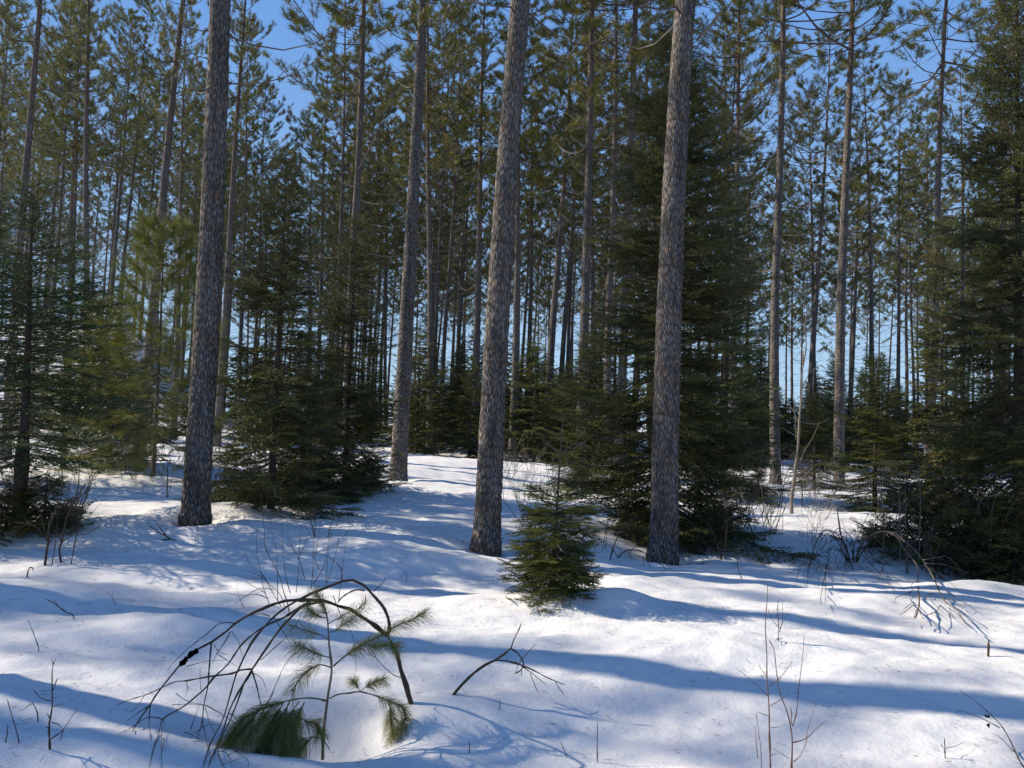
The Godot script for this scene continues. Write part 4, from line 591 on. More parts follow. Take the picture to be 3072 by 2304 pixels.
		["stem",0.012,0.006,[0,0,0,0,0.12,0,0.072,0.134,0,0.134,0.141,0,0.198,0.133,0.014]],
		["twig",0.0072,0.0042,[0.129,0.143,0,0.07,0.181,0,-0.02,0.312,0]],
		["twig",0.0072,0.0042,[0.129,0.146,0,0.027,0.2,0,-0.101,0.279,0]]]],
	["bare_sapling","forked bare sapling in front of the dark left fir","sapling","",0,[-4.195,-0.047,-7.089],[
		["stem",0.011,0.0033,[0,0,0,0,0.1,0,0.015,0.24,0,0.024,0.331,0,0.034,0.467,0,0.065,0.586,0,0.111,0.742,0,0.112,0.888,0,0.115,1.089,0]],
		["branch",0.0049,0.0024,[0.02,0.313,0,-0.044,0.393,0,-0.111,0.454,0,-0.314,0.485,0]],
		["branch",0.0049,0.0024,[0.026,0.331,0,-0.046,0.487,-0.04,-0.119,0.71,-0.08,-0.151,0.853,-0.12]],
		["branch",0.0049,0.0024,[0.034,0.304,0,0.117,0.385,0.04,0.229,0.43,0.08,0.339,0.483,0.12]],
		["branch",0.0049,0.0024,[0.035,0.449,0,0.08,0.632,0,0.082,0.76,0]]]],
	["bare_sapling","second bare sapling close right of the forked one by the left fir","sapling","",0,[-4.109,-0.041,-7.191],[
		["stem",0.011,0.0033,[0,0,0,0,0.1,0,-0.016,0.219,0,-0.001,0.293,0,0.012,0.385,0,0.059,0.543,0,0.116,0.692,0,0.135,0.859,0,0.127,1.006,0]],
		["branch",0.0049,0.0024,[0.008,0.293,0,0.098,0.35,0,0.226,0.382,0,0.351,0.454,0]],
		["branch",0.0049,0.0024,[0.059,0.543,0,0.138,0.558,-0.04,0.197,0.798,-0.08,0.224,0.946,-0.12]],
		["branch",0.0049,0.0024,[0.068,0.561,0,0.141,0.641,0.04,0.219,0.822,0.08,0.282,0.909,0.12]],
		["branch",0.0049,0.0024,[-0.001,0.293,0,-0.046,0.438,0,-0.037,0.614,0]],
		["branch",0.0049,0.0024,[-0.008,0.256,0,-0.127,0.28,-0.12]]]],
	["thin_stick","straight stick between the two left saplings","stick","",0,[-4.117,-0.068,-7.072],[
		["stem",0.006,0.002,[0,0,0,0,0.12,0,0.013,0.293,0,0.022,0.474,0]]]],
	["thin_stick","slanting bare stem right of the two left saplings","stick","",0,[-4.009,-0.056,-7.191],[
		["stem",0.006,0.0015,[0,0,0,0,0.12,0,0.035,0.358,0,0.056,0.496,0,0.109,0.71,0,0.156,0.877,0,0.266,0.908,0]],
		["twig",0.0018,0.001,[0.041,0.431,0,0.154,0.563,0,0.267,0.705,0]]]],
	["thin_stick","long slanting stem in front of the left edge fir","stick","",0,[-5.321,-0.037,-8.213],[
		["stem",0.007,0.003,[0,0,0,0,0.12,0,0.031,0.357,0,0.08,0.611,0,0.162,0.846,0]]]],
	["bare_sapling","small bare sapling in sunny snow left of the thick dark pine","sapling","",0,[-5.265,0.039,-11.986],[
		["stem",0.01,0.003,[0,0,0,0,0.1,0,-0.002,0.3,0,-0.021,0.546,0,-0.119,0.636,0,-0.202,0.758,0]],
		["branch",0.0045,0.0022,[-0.002,0.3,0,-0.071,0.283,0,-0.256,0.278,0]],
		["branch",0.0045,0.0022,[-0.005,0.269,0,0.058,0.281,-0.06,0.141,0.294,-0.12]],
		["branch",0.0045,0.0022,[-0.021,0.546,0,0.046,0.66,0.06,0.05,0.801,0.12]],
		["branch",0.0045,0.0022,[0.015,0.116,0,0.053,0.286,0,0.082,0.642,0]]]],
	["dead_pole","leaning dead pole propped in the left fir thicket","stick","",0,[-3.182,0.176,-9.636],[
		["stem",0.019,0.012,[0,0,0,0,0.12,0,0.133,0.198,0,0.279,0.282,0,0.472,0.442,0,0.701,0.623,0]]]],
	["bare_sapling","bare stems standing before the right of the fir thicket","sapling","",0,[-2.679,0.151,-10.034],[
		["stem",0.012,0.0036,[0,0,0,0,0.1,0,0.003,0.358,0,0.006,0.59,0,0.009,0.849,0]],
		["branch",0.0054,0.0026,[0.037,0.152,0,0.066,0.398,0,0.094,0.657,0,0.1,0.852,0,0.117,1.072,0,0.201,1.257,0]],
		["branch",0.0054,0.0026,[0.058,0.269,0,0.074,0.458,-0.06,0.065,0.78,-0.12]],
		["branch",0.0054,0.0026,[0.034,0.217,0,-0.021,0.375,0.06,-0.085,0.468,0.12]],
		["branch",0.0054,0.0026,[0.216,0.209,0,0.274,0.378,0,0.308,0.495,0]]]],
	["bare_sapling","many-stemmed thin shrub on shaded snow behind the bent sapling","sapling","",0,[-2.078,0.07,-8.391],[
		["stem",0.006,0.0018,[0,0,0,0,0.1,0,-0.026,0.207,0,-0.058,0.335,0,-0.067,0.42,0]],
		["branch",0.0027,0.0013,[0,0.1,0,0.007,0.208,0,0.012,0.337,0,0.025,0.434,0]],
		["branch",0.0027,0.0013,[-0.006,0.111,0,-0.054,0.262,-0.06,-0.076,0.428,-0.12]],
		["branch",0.0027,0.0013,[0.005,0.1,0,0.004,0.258,0.06,0.007,0.436,0.12]],
		["branch",0.0027,0.0013,[0.141,0.093,0,0.178,0.255,0,0.241,0.44,0]],
		["branch",0.0027,0.0013,[0.152,0.093,0,0.23,0.249,-0.06,0.276,0.406,-0.12]],
		["branch",0.0027,0.0013,[0.13,0.093,0,0.203,0.232,0.06,0.235,0.336,0.12]],
		["branch",0.0027,0.0013,[0.313,0.109,0,0.354,0.174,0,0.39,0.213,0]],
		["branch",0.0027,0.0013,[-0.01,0.078,0,-0.106,0.196,-0.06,-0.145,0.23,-0.12]]]],
	["bare_shrub","thin twiggy shrub fanning upward just behind the arch of the bent sapling","shrub","",0,[-1.625,-0.094,-5.877],[
		["stem",0.0042,0.0012,[0,0,0,0,0.12,0,-0.054,0.261,-0.02,-0.096,0.361,-0.04,-0.208,0.567,-0.06,-0.235,0.671,-0.08,-0.264,0.828,-0.1]],
		["stem",0.003,0.0009,[-0.016,0.176,0.15,-0.083,0.272,0.13,-0.178,0.4,0.11,-0.249,0.425,0.09,-0.323,0.533,0.07,-0.361,0.602,0.05]],
		["stem",0.003,0.0009,[-0.135,0.17,0.05,-0.19,0.288,0.025,-0.225,0.408,0,-0.271,0.55,-0.025,-0.285,0.738,-0.05]],
		["stem",0.003,0.0009,[-0.102,0.169,-0.05,-0.128,0.354,-0.075,-0.138,0.541,-0.1,-0.177,0.644,-0.125,-0.213,0.791,-0.15]],
		["stem",0.003,0.0009,[-0.035,0.201,-0.15,-0.081,0.335,-0.175,-0.117,0.492,-0.2,-0.138,0.696,-0.225,-0.157,0.847,-0.25]],
		["stem",0.003,0.0009,[0.088,0.282,0.15,0.083,0.451,0.125,0.082,0.612,0.1,0.087,0.702,0.075,0.081,0.824,0.05]],
		["stem",0.003,0.0009,[0.171,0.293,0.05,0.169,0.434,0.025,0.162,0.588,0,0.149,0.753,-0.025,0.125,0.92,-0.05]],
		["stem",0.003,0.0009,[0.16,0.303,-0.05,0.205,0.384,-0.075,0.238,0.477,-0.1,0.244,0.591,-0.125,0.243,0.739,-0.15]],
		["stem",0.003,0.0009,[0.235,0.262,-0.15,0.232,0.396,-0.183,0.235,0.554,-0.217,0.231,0.747,-0.25]],
		["stem",0.003,0.0009,[0.401,0.229,0.15,0.413,0.407,0.117,0.41,0.556,0.083,0.429,0.708,0.05]],
		["stem",0.003,0.0009,[0.29,0.338,0.05,0.328,0.511,0.017,0.352,0.664,-0.017,0.356,0.798,-0.05]],
		["stem",0.003,0.0009,[-0.333,0.067,-0.05,-0.397,0.149,-0.1,-0.444,0.211,-0.15]],
		["stem",0.003,0.0009,[-0.208,0.164,-0.15,-0.307,0.186,-0.183,-0.427,0.164,-0.217,-0.617,0.182,-0.25]],
		["stem",0.003,0.0009,[-0.078,0.298,0.15,-0.192,0.292,0.117,-0.325,0.214,0.083,-0.403,0.147,0.05]],
		["stem",0.003,0.0009,[-0.196,0.356,0.05,-0.285,0.338,0,-0.409,0.34,-0.05]],
		["stem",0.003,0.0009,[-0.194,0.325,-0.05,-0.32,0.375,-0.1,-0.424,0.374,-0.15]],
		["stem",0.003,0.0009,[-0.232,0.206,-0.15,-0.337,0.236,-0.2,-0.41,0.256,-0.25]],
		["stem",0.003,0.0009,[0.146,0.386,0.15,0.09,0.512,0.117,0.014,0.618,0.083,-0.02,0.696,0.05]],
		["stem",0.003,0.0009,[-0.019,0.152,0.05,-0.074,0.237,0.017,-0.184,0.332,-0.017,-0.24,0.387,-0.05]],
		["stem",0.003,0.0009,[0.035,0.48,-0.05,0.071,0.59,-0.1,0.077,0.669,-0.15]],
		["stem",0.003,0.0009,[0.197,0.38,-0.15,0.143,0.448,-0.183,0.139,0.595,-0.217,0.148,0.722,-0.25]]]],
	["bare_shrub","dense clump of bare stems drooping to the snow, right of the thick pine","shrub","",0,[4.092,-0.227,-9.305],[
		["stem",0.012,0.004,[0,0,0,0,0.12,0,-0.043,0.298,0,-0.114,0.447,0,-0.136,0.585,0,-0.166,0.791,0]],
		["stem",0.0055,0.0016,[-0.028,0.119,0,-0.163,0.319,0.15,-0.263,0.555,0.3,-0.348,0.771,0.45]],
		["stem",0.0055,0.0016,[0,0.12,0,-0.108,0.321,0.15,-0.162,0.517,0.3,-0.308,0.706,0.45]],
		["stem",0.0055,0.0016,[0.035,0.121,0,-0.023,0.317,0.113,0.007,0.525,0.225,0.088,0.836,0.337,0.147,0.995,0.45]],
		["stem",0.0055,0.0016,[0.055,0.122,0,0.069,0.38,0.15,0.08,0.591,0.3,0.043,0.663,0.45]],
		["stem",0.0055,0.0016,[0.083,0.136,0,0.103,0.393,0.225,0.117,0.534,0.45]],
		["stem",0.0055,0.0016,[-0.042,0.133,0,-0.173,0.388,0.075,-0.343,0.531,0.15,-0.481,0.43,0.225,-0.59,0.279,0.3,-1.029,0.227,1.185,-1.332,0.257,1.888]],
		["stem",0.0055,0.0016,[-0.028,0.147,0,-0.217,0.475,0.113,-0.427,0.513,0.225,-0.577,0.233,0.337,-1.312,0.266,2.082]],
		["stem",0.0055,0.0016,[-0.014,0.133,0,-0.271,0.364,0.113,-0.44,0.168,0.396,-1.415,0.323,2.685,-1.607,0.331,3.15]],
		["stem",0.0055,0.0016,[0.028,0.121,0,0.042,0.233,0.09,0.097,0.223,0.18,0.037,0.146,0.623,-0.442,0.249,1.888,-0.616,0.285,2.274]],
		["stem",0.0055,0.0016,[0.014,0.12,0,-0.123,0.256,0.09,-0.298,0.32,0.18,-0.497,0.25,0.27,-0.727,0.171,0.453,-1.302,0.245,1.495]],
		["stem",0.0055,0.0016,[0.014,0.134,0,-0.297,0.17,0.793,-0.679,0.231,1.728]],
		["stem",0.0055,0.0016,[0.042,0.121,0,-0.063,0.392,0.075,-0.288,0.506,0.15,-0.44,0.431,0.225,-0.536,0.28,0.3,-0.654,0.169,0.434,-1.317,0.266,2.082]],
		["stem",0.0055,0.0016,[0.041,0.162,0,-0.028,0.395,0.09,-0.192,0.567,0.18,-0.337,0.441,0.27,-0.466,0.167,0.396,-1.58,0.332,3.15]],
		["stem",0.0055,0.0016,[0.069,0.136,0,0.127,0.321,0.113,0.144,0.286,0.225,0.179,0.174,0.337,-0.363,0.247,1.817]],
		["twig",0.0026,0.0011,[-0.064,0.237,0.322,-0.026,0.214,0.449,0.032,0.183,0.577]],
		["twig",0.0026,0.0011,[-0.656,0.335,0.37,-0.606,0.232,0.352,-0.713,0.189,0.794]],
		["twig",0.0026,0.0011,[-0.12,0.392,0.104,-0.16,0.334,0.234,-0.191,0.261,0.365]],
		["twig",0.0026,0.0011,[-0.401,0.164,0.339,-0.692,0.193,0.869,-1.038,0.235,1.495]],
		["twig",0.0026,0.0011,[0,0.452,0.163,-0.013,0.444,0.264,-0.016,0.432,0.365]],
		["twig",0.0026,0.0011,[0.313,0.186,0.262,0.312,0.183,0.383,0.322,0.174,0.503]],
		["twig",0.0026,0.0011,[-0.485,0.158,0.368,-0.516,0.174,0.662,-0.555,0.194,0.999]],
		["twig",0.0026,0.0011,[-0.263,0.434,0.19,-0.369,0.429,0.336,-0.486,0.42,0.481]],
		["twig",0.0026,0.0011,[-0.671,0.249,0.346,-0.719,0.201,0.395,-0.872,0.184,0.681]],
		["twig",0.0026,0.0011,[-0.39,0.34,0.393,-0.46,0.287,0.35,-0.554,0.224,0.307]],
		["twig",0.0026,0.0011,[0.111,0.182,0.21,0.077,0.176,0.342,0.054,0.166,0.474]],
		["twig",0.0026,0.0011,[-0.596,0.466,0.159,-0.617,0.47,0.343,-0.628,0.47,0.527]],
		["twig",0.0026,0.0011,[0.264,0.157,0.257,0.11,0.146,0.528,-0.149,0.163,0.998]],
		["twig",0.0026,0.0011,[-0.477,0.186,0.111,-0.498,0.169,0.377,-0.604,0.192,0.906]],
		["twig",0.0026,0.0011,[-0.531,0.36,0.202,-0.526,0.345,0.39,-0.502,0.324,0.577]],
		["twig",0.0026,0.0011,[-0.053,0.371,0.123,-0.149,0.343,0.234,-0.264,0.305,0.345]],
		["twig",0.0026,0.0011,[-0.033,0.154,0.396,-0.157,0.161,0.567,-0.307,0.17,0.775]],
		["twig",0.0026,0.0011,[-0.239,0.414,0.237,-0.214,0.371,0.332,-0.163,0.318,0.427]],
		["twig",0.0026,0.0011,[-0.622,0.16,0.352,-0.75,0.181,0.681,-0.924,0.219,1.13]],
		["twig",0.0026,0.0011,[0.129,0.127,0.132,-0.038,0.151,0.623,-0.184,0.169,1.109]],
		["twig",0.0026,0.0011,[-0.551,0.198,0.4,-0.632,0.174,0.586,-0.894,0.222,1.222]],
		["twig",0.0026,0.0011,[0.314,0.346,0.244,0.323,0.295,0.316,0.353,0.232,0.387]],
		["twig",0.0026,0.0011,[-0.305,0.47,0.388,-0.26,0.454,0.438,-0.204,0.433,0.488]],
		["twig",0.0026,0.0011,[-0.19,0.391,0.335,-0.263,0.371,0.447,-0.348,0.344,0.56]],
		["twig",0.0026,0.0011,[-0.306,0.209,0.299,-0.355,0.166,0.529,-0.606,0.207,1.276]],
		["twig",0.0026,0.0011,[-0.318,0.246,0.331,-0.357,0.204,0.419,-0.446,0.171,0.624]],
		["twig",0.0026,0.0011,[-0.29,0.112,0.103,-0.673,0.205,1.074,-0.904,0.233,1.692]],
		["twig",0.0026,0.0011,[-0.412,0.25,0.294,-0.406,0.22,0.417,-0.38,0.181,0.539]],
		["twig",0.0026,0.0011,[-0.28,0.249,0.205,-0.279,0.214,0.379,-0.251,0.168,0.553]],
		["twig",0.0026,0.0011,[0.206,0.254,0.255,0.269,0.222,0.357,0.354,0.182,0.459]],
		["twig",0.0026,0.0011,[-0.498,0.186,0.307,-0.787,0.208,1.019,-1.114,0.244,1.817]],
		["twig",0.0026,0.0011,[0.049,0.457,0.3,0.041,0.372,0.363,0.045,0.268,0.426]],
		["twig",0.0026,0.0011,[0.033,0.189,0.108,-0.047,0.165,0.396,-0.184,0.162,0.849]],
		["twig",0.0026,0.0011,[-0.225,0.262,0.289,-0.204,0.217,0.301,-0.189,0.17,0.357]],
		["twig",0.0026,0.0011,[-0.157,0.414,0.195,-0.226,0.398,0.275,-0.306,0.378,0.354]],
		["twig",0.0026,0.0011,[-0.465,0.493,0.284,-0.526,0.437,0.38,-0.599,0.367,0.477]],
		["twig",0.0026,0.0011,[-0.378,0.141,0.184,-0.535,0.17,0.548,-0.701,0.197,0.925]],
		["twig",0.0026,0.0011,[-0.538,0.183,0.284,-0.639,0.168,0.377,-0.825,0.183,0.662]],
		["twig",0.0026,0.0011,[-0.15,0.394,0.346,-0.087,0.365,0.386,-0.007,0.33,0.426]],
		["twig",0.0026,0.0011,[0.14,0.274,0.279,0.041,0.246,0.374,-0.077,0.209,0.469]],
		["twig",0.0026,0.0011,[0.237,0.167,0.368,0.064,0.143,0.66,-0.363,0.204,1.457]],
		["twig",0.0026,0.0011,[-0.548,0.286,0.289,-0.673,0.253,0.428,-0.821,0.208,0.567]],
		["twig",0.0026,0.0011,[-0.333,0.361,0.392,-0.365,0.315,0.403,-0.413,0.259,0.414]],
		["twig",0.0026,0.0011,[0.228,0.193,0.394,0.114,0.147,0.528,-0.232,0.173,1.109]],
		["twig",0.0026,0.0011,[-0.207,0.374,0.186,-0.264,0.281,0.315,-0.325,0.168,0.453]],
		["twig",0.0026,0.0011,[-0.552,0.272,0.335,-0.631,0.228,0.441,-0.735,0.174,0.567]],
		["twig",0.0026,0.0011,[-0.657,0.304,0.335,-0.609,0.28,0.354,-0.547,0.25,0.374]],
		["twig",0.0026,0.0011,[-0.392,0.448,0.282,-0.484,0.359,0.362,-0.606,0.25,0.442]],
		["twig",0.0026,0.0011,[-0.046,0.292,0.328,-0.142,0.238,0.359,-0.266,0.171,0.39]],
		["twig",0.0026,0.0011,[-0.115,0.379,0.239,-0.147,0.333,0.324,-0.176,0.275,0.408]],
		["twig",0.0026,0.0011,[0.093,0.285,0.237,-0.009,0.28,0.406,-0.121,0.268,0.575]],
		["twig",0.0026,0.0011,[0.236,0.305,0.228,0.204,0.296,0.351,0.182,0.282,0.473]],
		["twig",0.0026,0.0011,[0.067,0.265,0.216,0.09,0.242,0.317,0.131,0.213,0.418]],
		["twig",0.0026,0.0011,[0.251,0.425,0.12,0.197,0.415,0.335,0.158,0.399,0.551]],
		["twig",0.0026,0.0011,[-0.019,0.366,0.373,0.029,0.32,0.358,0.096,0.264,0.343]],
		["twig",0.0026,0.0011,[-0.128,0.28,0.146,-0.231,0.236,0.311,-0.352,0.18,0.476]],
		["twig",0.0026,0.0011,[0.109,0.504,0.338,0.113,0.478,0.418,0.134,0.444,0.499]],
		["twig",0.0026,0.0011,[-0.635,0.227,0.31,-0.519,0.189,0.313,-0.442,0.168,0.453]],
		["twig",0.0026,0.0011,[0.15,0.443,0.314,0.23,0.407,0.327,0.328,0.363,0.34]],
		["twig",0.0026,0.0011,[-0.341,0.144,0.224,-0.501,0.173,0.643,-0.674,0.206,1.111]],
		["twig",0.0026,0.0011,[0.024,0.479,0.122,-0.034,0.449,0.219,-0.1,0.41,0.317]],
		["twig",0.0026,0.0011,[-0.069,0.221,0.23,-0.206,0.17,0.338,-0.566,0.189,0.906]],
		["twig",0.0026,0.0011,[0.005,0.302,0.117,-0.118,0.228,0.313,-0.342,0.169,0.699]],
		["twig",0.0026,0.0011,[-0.497,0.258,0.266,-0.471,0.237,0.376,-0.425,0.208,0.486]],
		["twig",0.0026,0.0011,[-0.384,0.29,0.255,-0.366,0.252,0.298,-0.33,0.205,0.34]],
		["twig",0.0026,0.0011,[-0.437,0.369,0.314,-0.545,0.314,0.405,-0.682,0.246,0.497]],
		["twig",0.0026,0.0011,[-0.565,0.244,0.278,-0.621,0.224,0.325,-0.69,0.198,0.372]],
		["twig",0.0026,0.0011,[0.282,0.312,0.109,0.23,0.298,0.313,0.195,0.277,0.518]],
		["twig",0.0026,0.0011,[-0.555,0.428,0.167,-0.534,0.341,0.251,-0.486,0.234,0.335]],
		["twig",0.0026,0.0011,[0.29,0.271,0.287,0.177,0.213,0.347,-0.005,0.157,0.491]],
		["twig",0.0026,0.0011,[-0.396,0.368,0.216,-0.454,0.298,0.278,-0.53,0.212,0.341]],
		["twig",0.0026,0.0011,[0.121,0.284,0.355,0.081,0.196,0.405,-0.153,0.16,0.849]],
		["twig",0.0026,0.0011,[-0.008,0.271,0.129,-0.073,0.193,0.22,-0.332,0.171,0.718]],
		["twig",0.0026,0.0011,[-0.474,0.498,0.328,-0.473,0.391,0.314,-0.475,0.26,0.3]],
		["twig",0.0026,0.0011,[-0.175,0.162,0.24,-0.421,0.176,0.775,-0.76,0.222,1.512]],
		["twig",0.0026,0.0011,[-0.534,0.455,0.364,-0.55,0.391,0.355,-0.576,0.313,0.346]],
		["twig",0.0026,0.0011,[-0.359,0.384,0.171,-0.441,0.361,0.308,-0.536,0.33,0.445]],
		["twig",0.0026,0.0011,[-0.627,0.149,0.306,-0.696,0.178,0.643,-0.747,0.201,0.963]],
		["twig",0.0026,0.0011,[-0.151,0.131,0.187,-0.32,0.168,0.624,-0.446,0.186,0.981]],
		["twig",0.0026,0.0011,[0.108,0.442,0.169,0.019,0.429,0.246,-0.078,0.412,0.323]],
		["twig",0.0026,0.0011,[-0.242,0.128,0.24,-0.546,0.187,0.888,-0.813,0.222,1.422]],
		["twig",0.0026,0.0011,[0.051,0.246,0.302,-0.044,0.229,0.442,-0.154,0.205,0.582]],
		["twig",0.0026,0.0011,[0.049,0.327,0.118,-0.16,0.313,0.326,-0.382,0.292,0.534]],
		["twig",0.0026,0.0011,[-0.243,0.491,0.256,-0.193,0.473,0.33,-0.132,0.45,0.405]],
		["twig",0.0026,0.0011,[-0.6,0.49,0.381,-0.588,0.38,0.348,-0.579,0.246,0.316]],
		["twig",0.0026,0.0011,[-0.373,0.474,0.177,-0.488,0.456,0.299,-0.618,0.431,0.422]],
		["twig",0.0026,0.0011,[-0.302,0.472,0.154,-0.324,0.477,0.303,-0.34,0.479,0.453]],
		["twig",0.0026,0.0011,[-0.197,0.283,0.132,-0.287,0.27,0.297,-0.387,0.25,0.463]],
		["twig",0.0026,0.0011,[0.328,0.266,0.105,0.17,0.213,0.284,-0.049,0.157,0.529]],
		["twig",0.0026,0.0011,[-0.194,0.299,0.318,-0.228,0.258,0.446,-0.25,0.207,0.574]],
		["twig",0.0026,0.0011,[-0.291,0.313,0.135,-0.414,0.251,0.264,-0.566,0.174,0.394]],
		["twig",0.0026,0.0011,[-0.508,0.18,0.139,-0.751,0.178,0.643,-1.157,0.24,1.531]],
		["twig",0.0026,0.0011,[-0.37,0.46,0.174,-0.385,0.402,0.246,-0.391,0.33,0.318]],
		["twig",0.0026,0.0011,[0.059,0.492,0.212,0.004,0.454,0.271,-0.065,0.406,0.33]],
		["twig",0.0026,0.0011,[-0.28,0.404,0.369,-0.293,0.321,0.433,-0.297,0.22,0.496]]]],
	["bent_branch","long bare branch arching over and splaying its twigs down on the right snow","branch","",2,[4.161,-0.184,-9.305],[
		["stem",0.0135,0.004,[0,0,0,0,0.12,0,-0.031,0.283,0.158,0.004,0.443,0.317,0.062,0.521,0.475,0.09,0.545,0.633,0.102,0.492,0.792,0.098,0.418,0.95,0.091,0.347,1.108,0.057,0.279,1.267,-0.014,0.156,1.425,-0.742,0.283,2.819,-0.928,0.272,3.182,-1.079,0.267,3.409]],
		["twig",0.004,0.0018,[0.25,-0.243,0.95,-1.009,0.265,3.393]],
		["twig",0.004,0.0018,[-0.107,0.023,1.615,-0.941,0.279,3.101,-1.08,0.274,3.248,-1.161,0.274,3.345]],
		["twig",0.004,0.0018,[-0.063,0.117,1.52,-0.618,0.256,2.378,-0.919,0.292,2.836,-1.031,0.289,3.002]],
		["twig",0.004,0.0018,[-0.207,-0.024,1.805,-0.945,0.269,3.247,-1.013,0.264,3.409]],
		["twig",0.004,0.0018,[-0.156,-0.001,1.71,-0.964,0.275,3.199,-1.104,0.27,3.442]],
		["twig",0.004,0.0018,[-0.132,0.033,1.663,-0.839,0.286,2.886,-1.056,0.277,3.182]],
		["branch",0.0105,0.003,[0.135,0.53,0.7,0.148,0.478,0.85,0.147,0.44,1,0.179,0.332,1.15,0.195,0.218,1.3,-0.146,0.228,2.047,-0.468,0.271,2.735,-0.59,0.266,3.084,-0.705,0.251,3.392,-0.749,0.245,3.585]],
		["twig",0.0042,0.0016,[0.096,0.082,1.65,-0.692,0.275,3.018,-0.948,0.268,3.312]],
		["twig",0.0042,0.0016,[0.142,0.038,1.65,-0.617,0.265,3.084,-0.725,0.256,3.328]],
		["twig",0.0042,0.0016,[0.165,-0.007,1.65,-0.552,0.263,3.067,-0.565,0.254,3.214]],
		["twig",0.0042,0.0016,[0.073,0.149,1.65,-0.195,0.243,2.36,-0.37,0.262,2.868]],
		["twig",0.0042,0.0016,[0.085,0.138,1.65,-0.308,0.233,2.187,-0.699,0.284,2.819]],
		["twig",0.0042,0.0016,[-0.076,0.37,1.65,0.026,0.285,1.775,-0.102,0.239,2.377]],
		["twig",0.0042,0.0016,[0.063,-0.032,1.65,-0.814,0.264,3.247]],
		["twig",0.0042,0.0016,[0.256,-0.083,1.65,-0.483,0.26,3.083]],
		["twig",0.0042,0.0016,[0.199,-0.051,1.65,-0.738,0.261,3.263]],
		["twig",0.0042,0.0016,[0.325,-0.171,1.65,-0.623,0.254,3.328]],
		["twig",0.0042,0.0016,[0.096,0.082,1.65,-0.448,0.272,2.735,-0.311,0.262,2.717]],
		["twig",0.0042,0.0016,[-0.075,0.099,1.65,-0.405,0.221,2.047,-0.308,0.247,1.9]],
		["twig",0.0042,0.0016,[-0.04,-0.091,1.65,-0.855,0.268,3.231]],
		["twig",0.0042,0.0016,[-0.087,0.415,1.65,-0.007,0.455,1.733,0.07,0.472,1.817,0.167,0.347,1.9]],
		["twig",0.0042,0.0016,[-0.064,0.382,1.65,0.049,0.401,1.733,0.115,0.374,1.817,0.222,0.343,1.9]]]],
	["thin_sapling","thin upright stem before the low fir, leftmost of the right group","sapling","",2,[4.382,0.073,-9.105],[
		["stem",0.008,0.003,[0,0,0,0,0.35,0,-0.022,0.62,0,-0.016,0.797,0,-0.004,1.042,0]],
		["twig",0.003,0.0012,[-0.012,0.888,0,0.02,0.96,0.046,0.038,1.058,0.092]],
		["twig",0.003,0.0012,[-0.009,0.95,0,0.041,1.02,0.01,0.077,1.117,0.019]],
		["twig",0.003,0.0012,[-0.013,0.857,0,0.063,0.924,-0.047,0.127,1.018,-0.094]],
		["twig",0.003,0.0012,[-0.02,0.682,0,-0.075,0.748,-0,-0.116,0.842,-0.001]],
		["twig",0.003,0.0012,[-0.021,0.654,0,-0.07,0.719,-0.012,-0.106,0.812,-0.024]]]],
	["thin_sapling","thin upright stem between the bent branch and the big spruce","sapling","",2,[4.586,-0.043,-9.105],[
		["stem",0.008,0.003,[0,0,0,0,0.35,0,-0.008,0.647,0,-0.016,0.823,0,-0.004,1.054,0]],
		["twig",0.003,0.0012,[-0.007,0.612,0,-0.074,0.681,0.024,-0.128,0.776,0.049]],
		["twig",0.003,0.0012,[-0.013,0.76,0,0.039,0.829,0.003,0.079,0.926,0.006]],
		["twig",0.003,0.0012,[-0.011,0.717,0,-0.086,0.787,0.041,-0.148,0.883,0.081]],
		["twig",0.003,0.0012,[-0.005,0.546,0,0.045,0.616,0.007,0.082,0.712,0.013]],
		["twig",0.003,0.0012,[-0.014,0.87,0,-0.059,0.935,-0.02,-0.091,1.028,-0.039]]]],
	["thin_sapling","thin upright stem rising from the top of the bent branch","sapling","",2,[4.675,-0.188,-9.105],[
		["stem",0.008,0.003,[0,0,0,0,0.35,0,-0.022,0.592,0,-0.016,0.795,0,-0.037,1.012,0]],
		["twig",0.003,0.0012,[-0.029,0.927,0,-0.104,0.996,0.041,-0.166,1.092,0.082]],
		["twig",0.003,0.0012,[-0.019,0.665,0,-0.062,0.729,-0.024,-0.092,0.82,-0.047]],
		["twig",0.003,0.0012,[-0.016,0.797,0,0.025,0.868,0.025,0.053,0.966,0.05]],
		["twig",0.003,0.0012,[-0.021,0.602,0,-0.072,0.667,-0.008,-0.109,0.76,-0.016]],
		["twig",0.003,0.0012,[-0.02,0.576,0,0.041,0.643,-0.014,0.089,0.738,-0.028]]]],
	["thin_sapling","tallest thin upright stem before the big spruce","sapling","",2,[4.804,-0.05,-9.105],[
		["stem",0.008,0.003,[0,0,0,0,0.35,0,0.012,0.661,0,-0.002,0.932,0,-0.017,1.204,0]],
		["twig",0.003,0.0012,[0.011,0.688,0,-0.051,0.756,0.013,-0.099,0.85,0.026]],
		["twig",0.003,0.0012,[-0,0.896,0,-0.05,0.962,-0.011,-0.086,1.056,-0.021]],
		["twig",0.003,0.0012,[-0.01,1.07,0,0.032,1.141,0.024,0.059,1.238,0.048]],
		["twig",0.003,0.0012,[0.011,0.686,0,0.067,0.755,-0.004,0.11,0.851,-0.008]],
		["twig",0.003,0.0012,[0.001,0.865,0,0.063,0.934,-0.014,0.111,1.029,-0.028]]]],
	["thin_sapling","short upright stem at the foot of the big spruce","sapling","",2,[4.955,-0.437,-9.105],[
		["stem",0.008,0.003,[0,0,0,0,0.35,0,-0.014,0.565,0,0.012,0.849,0]],
		["twig",0.003,0.0012,[-0.01,0.507,0,-0.053,0.57,-0.022,-0.083,0.66,-0.044]],
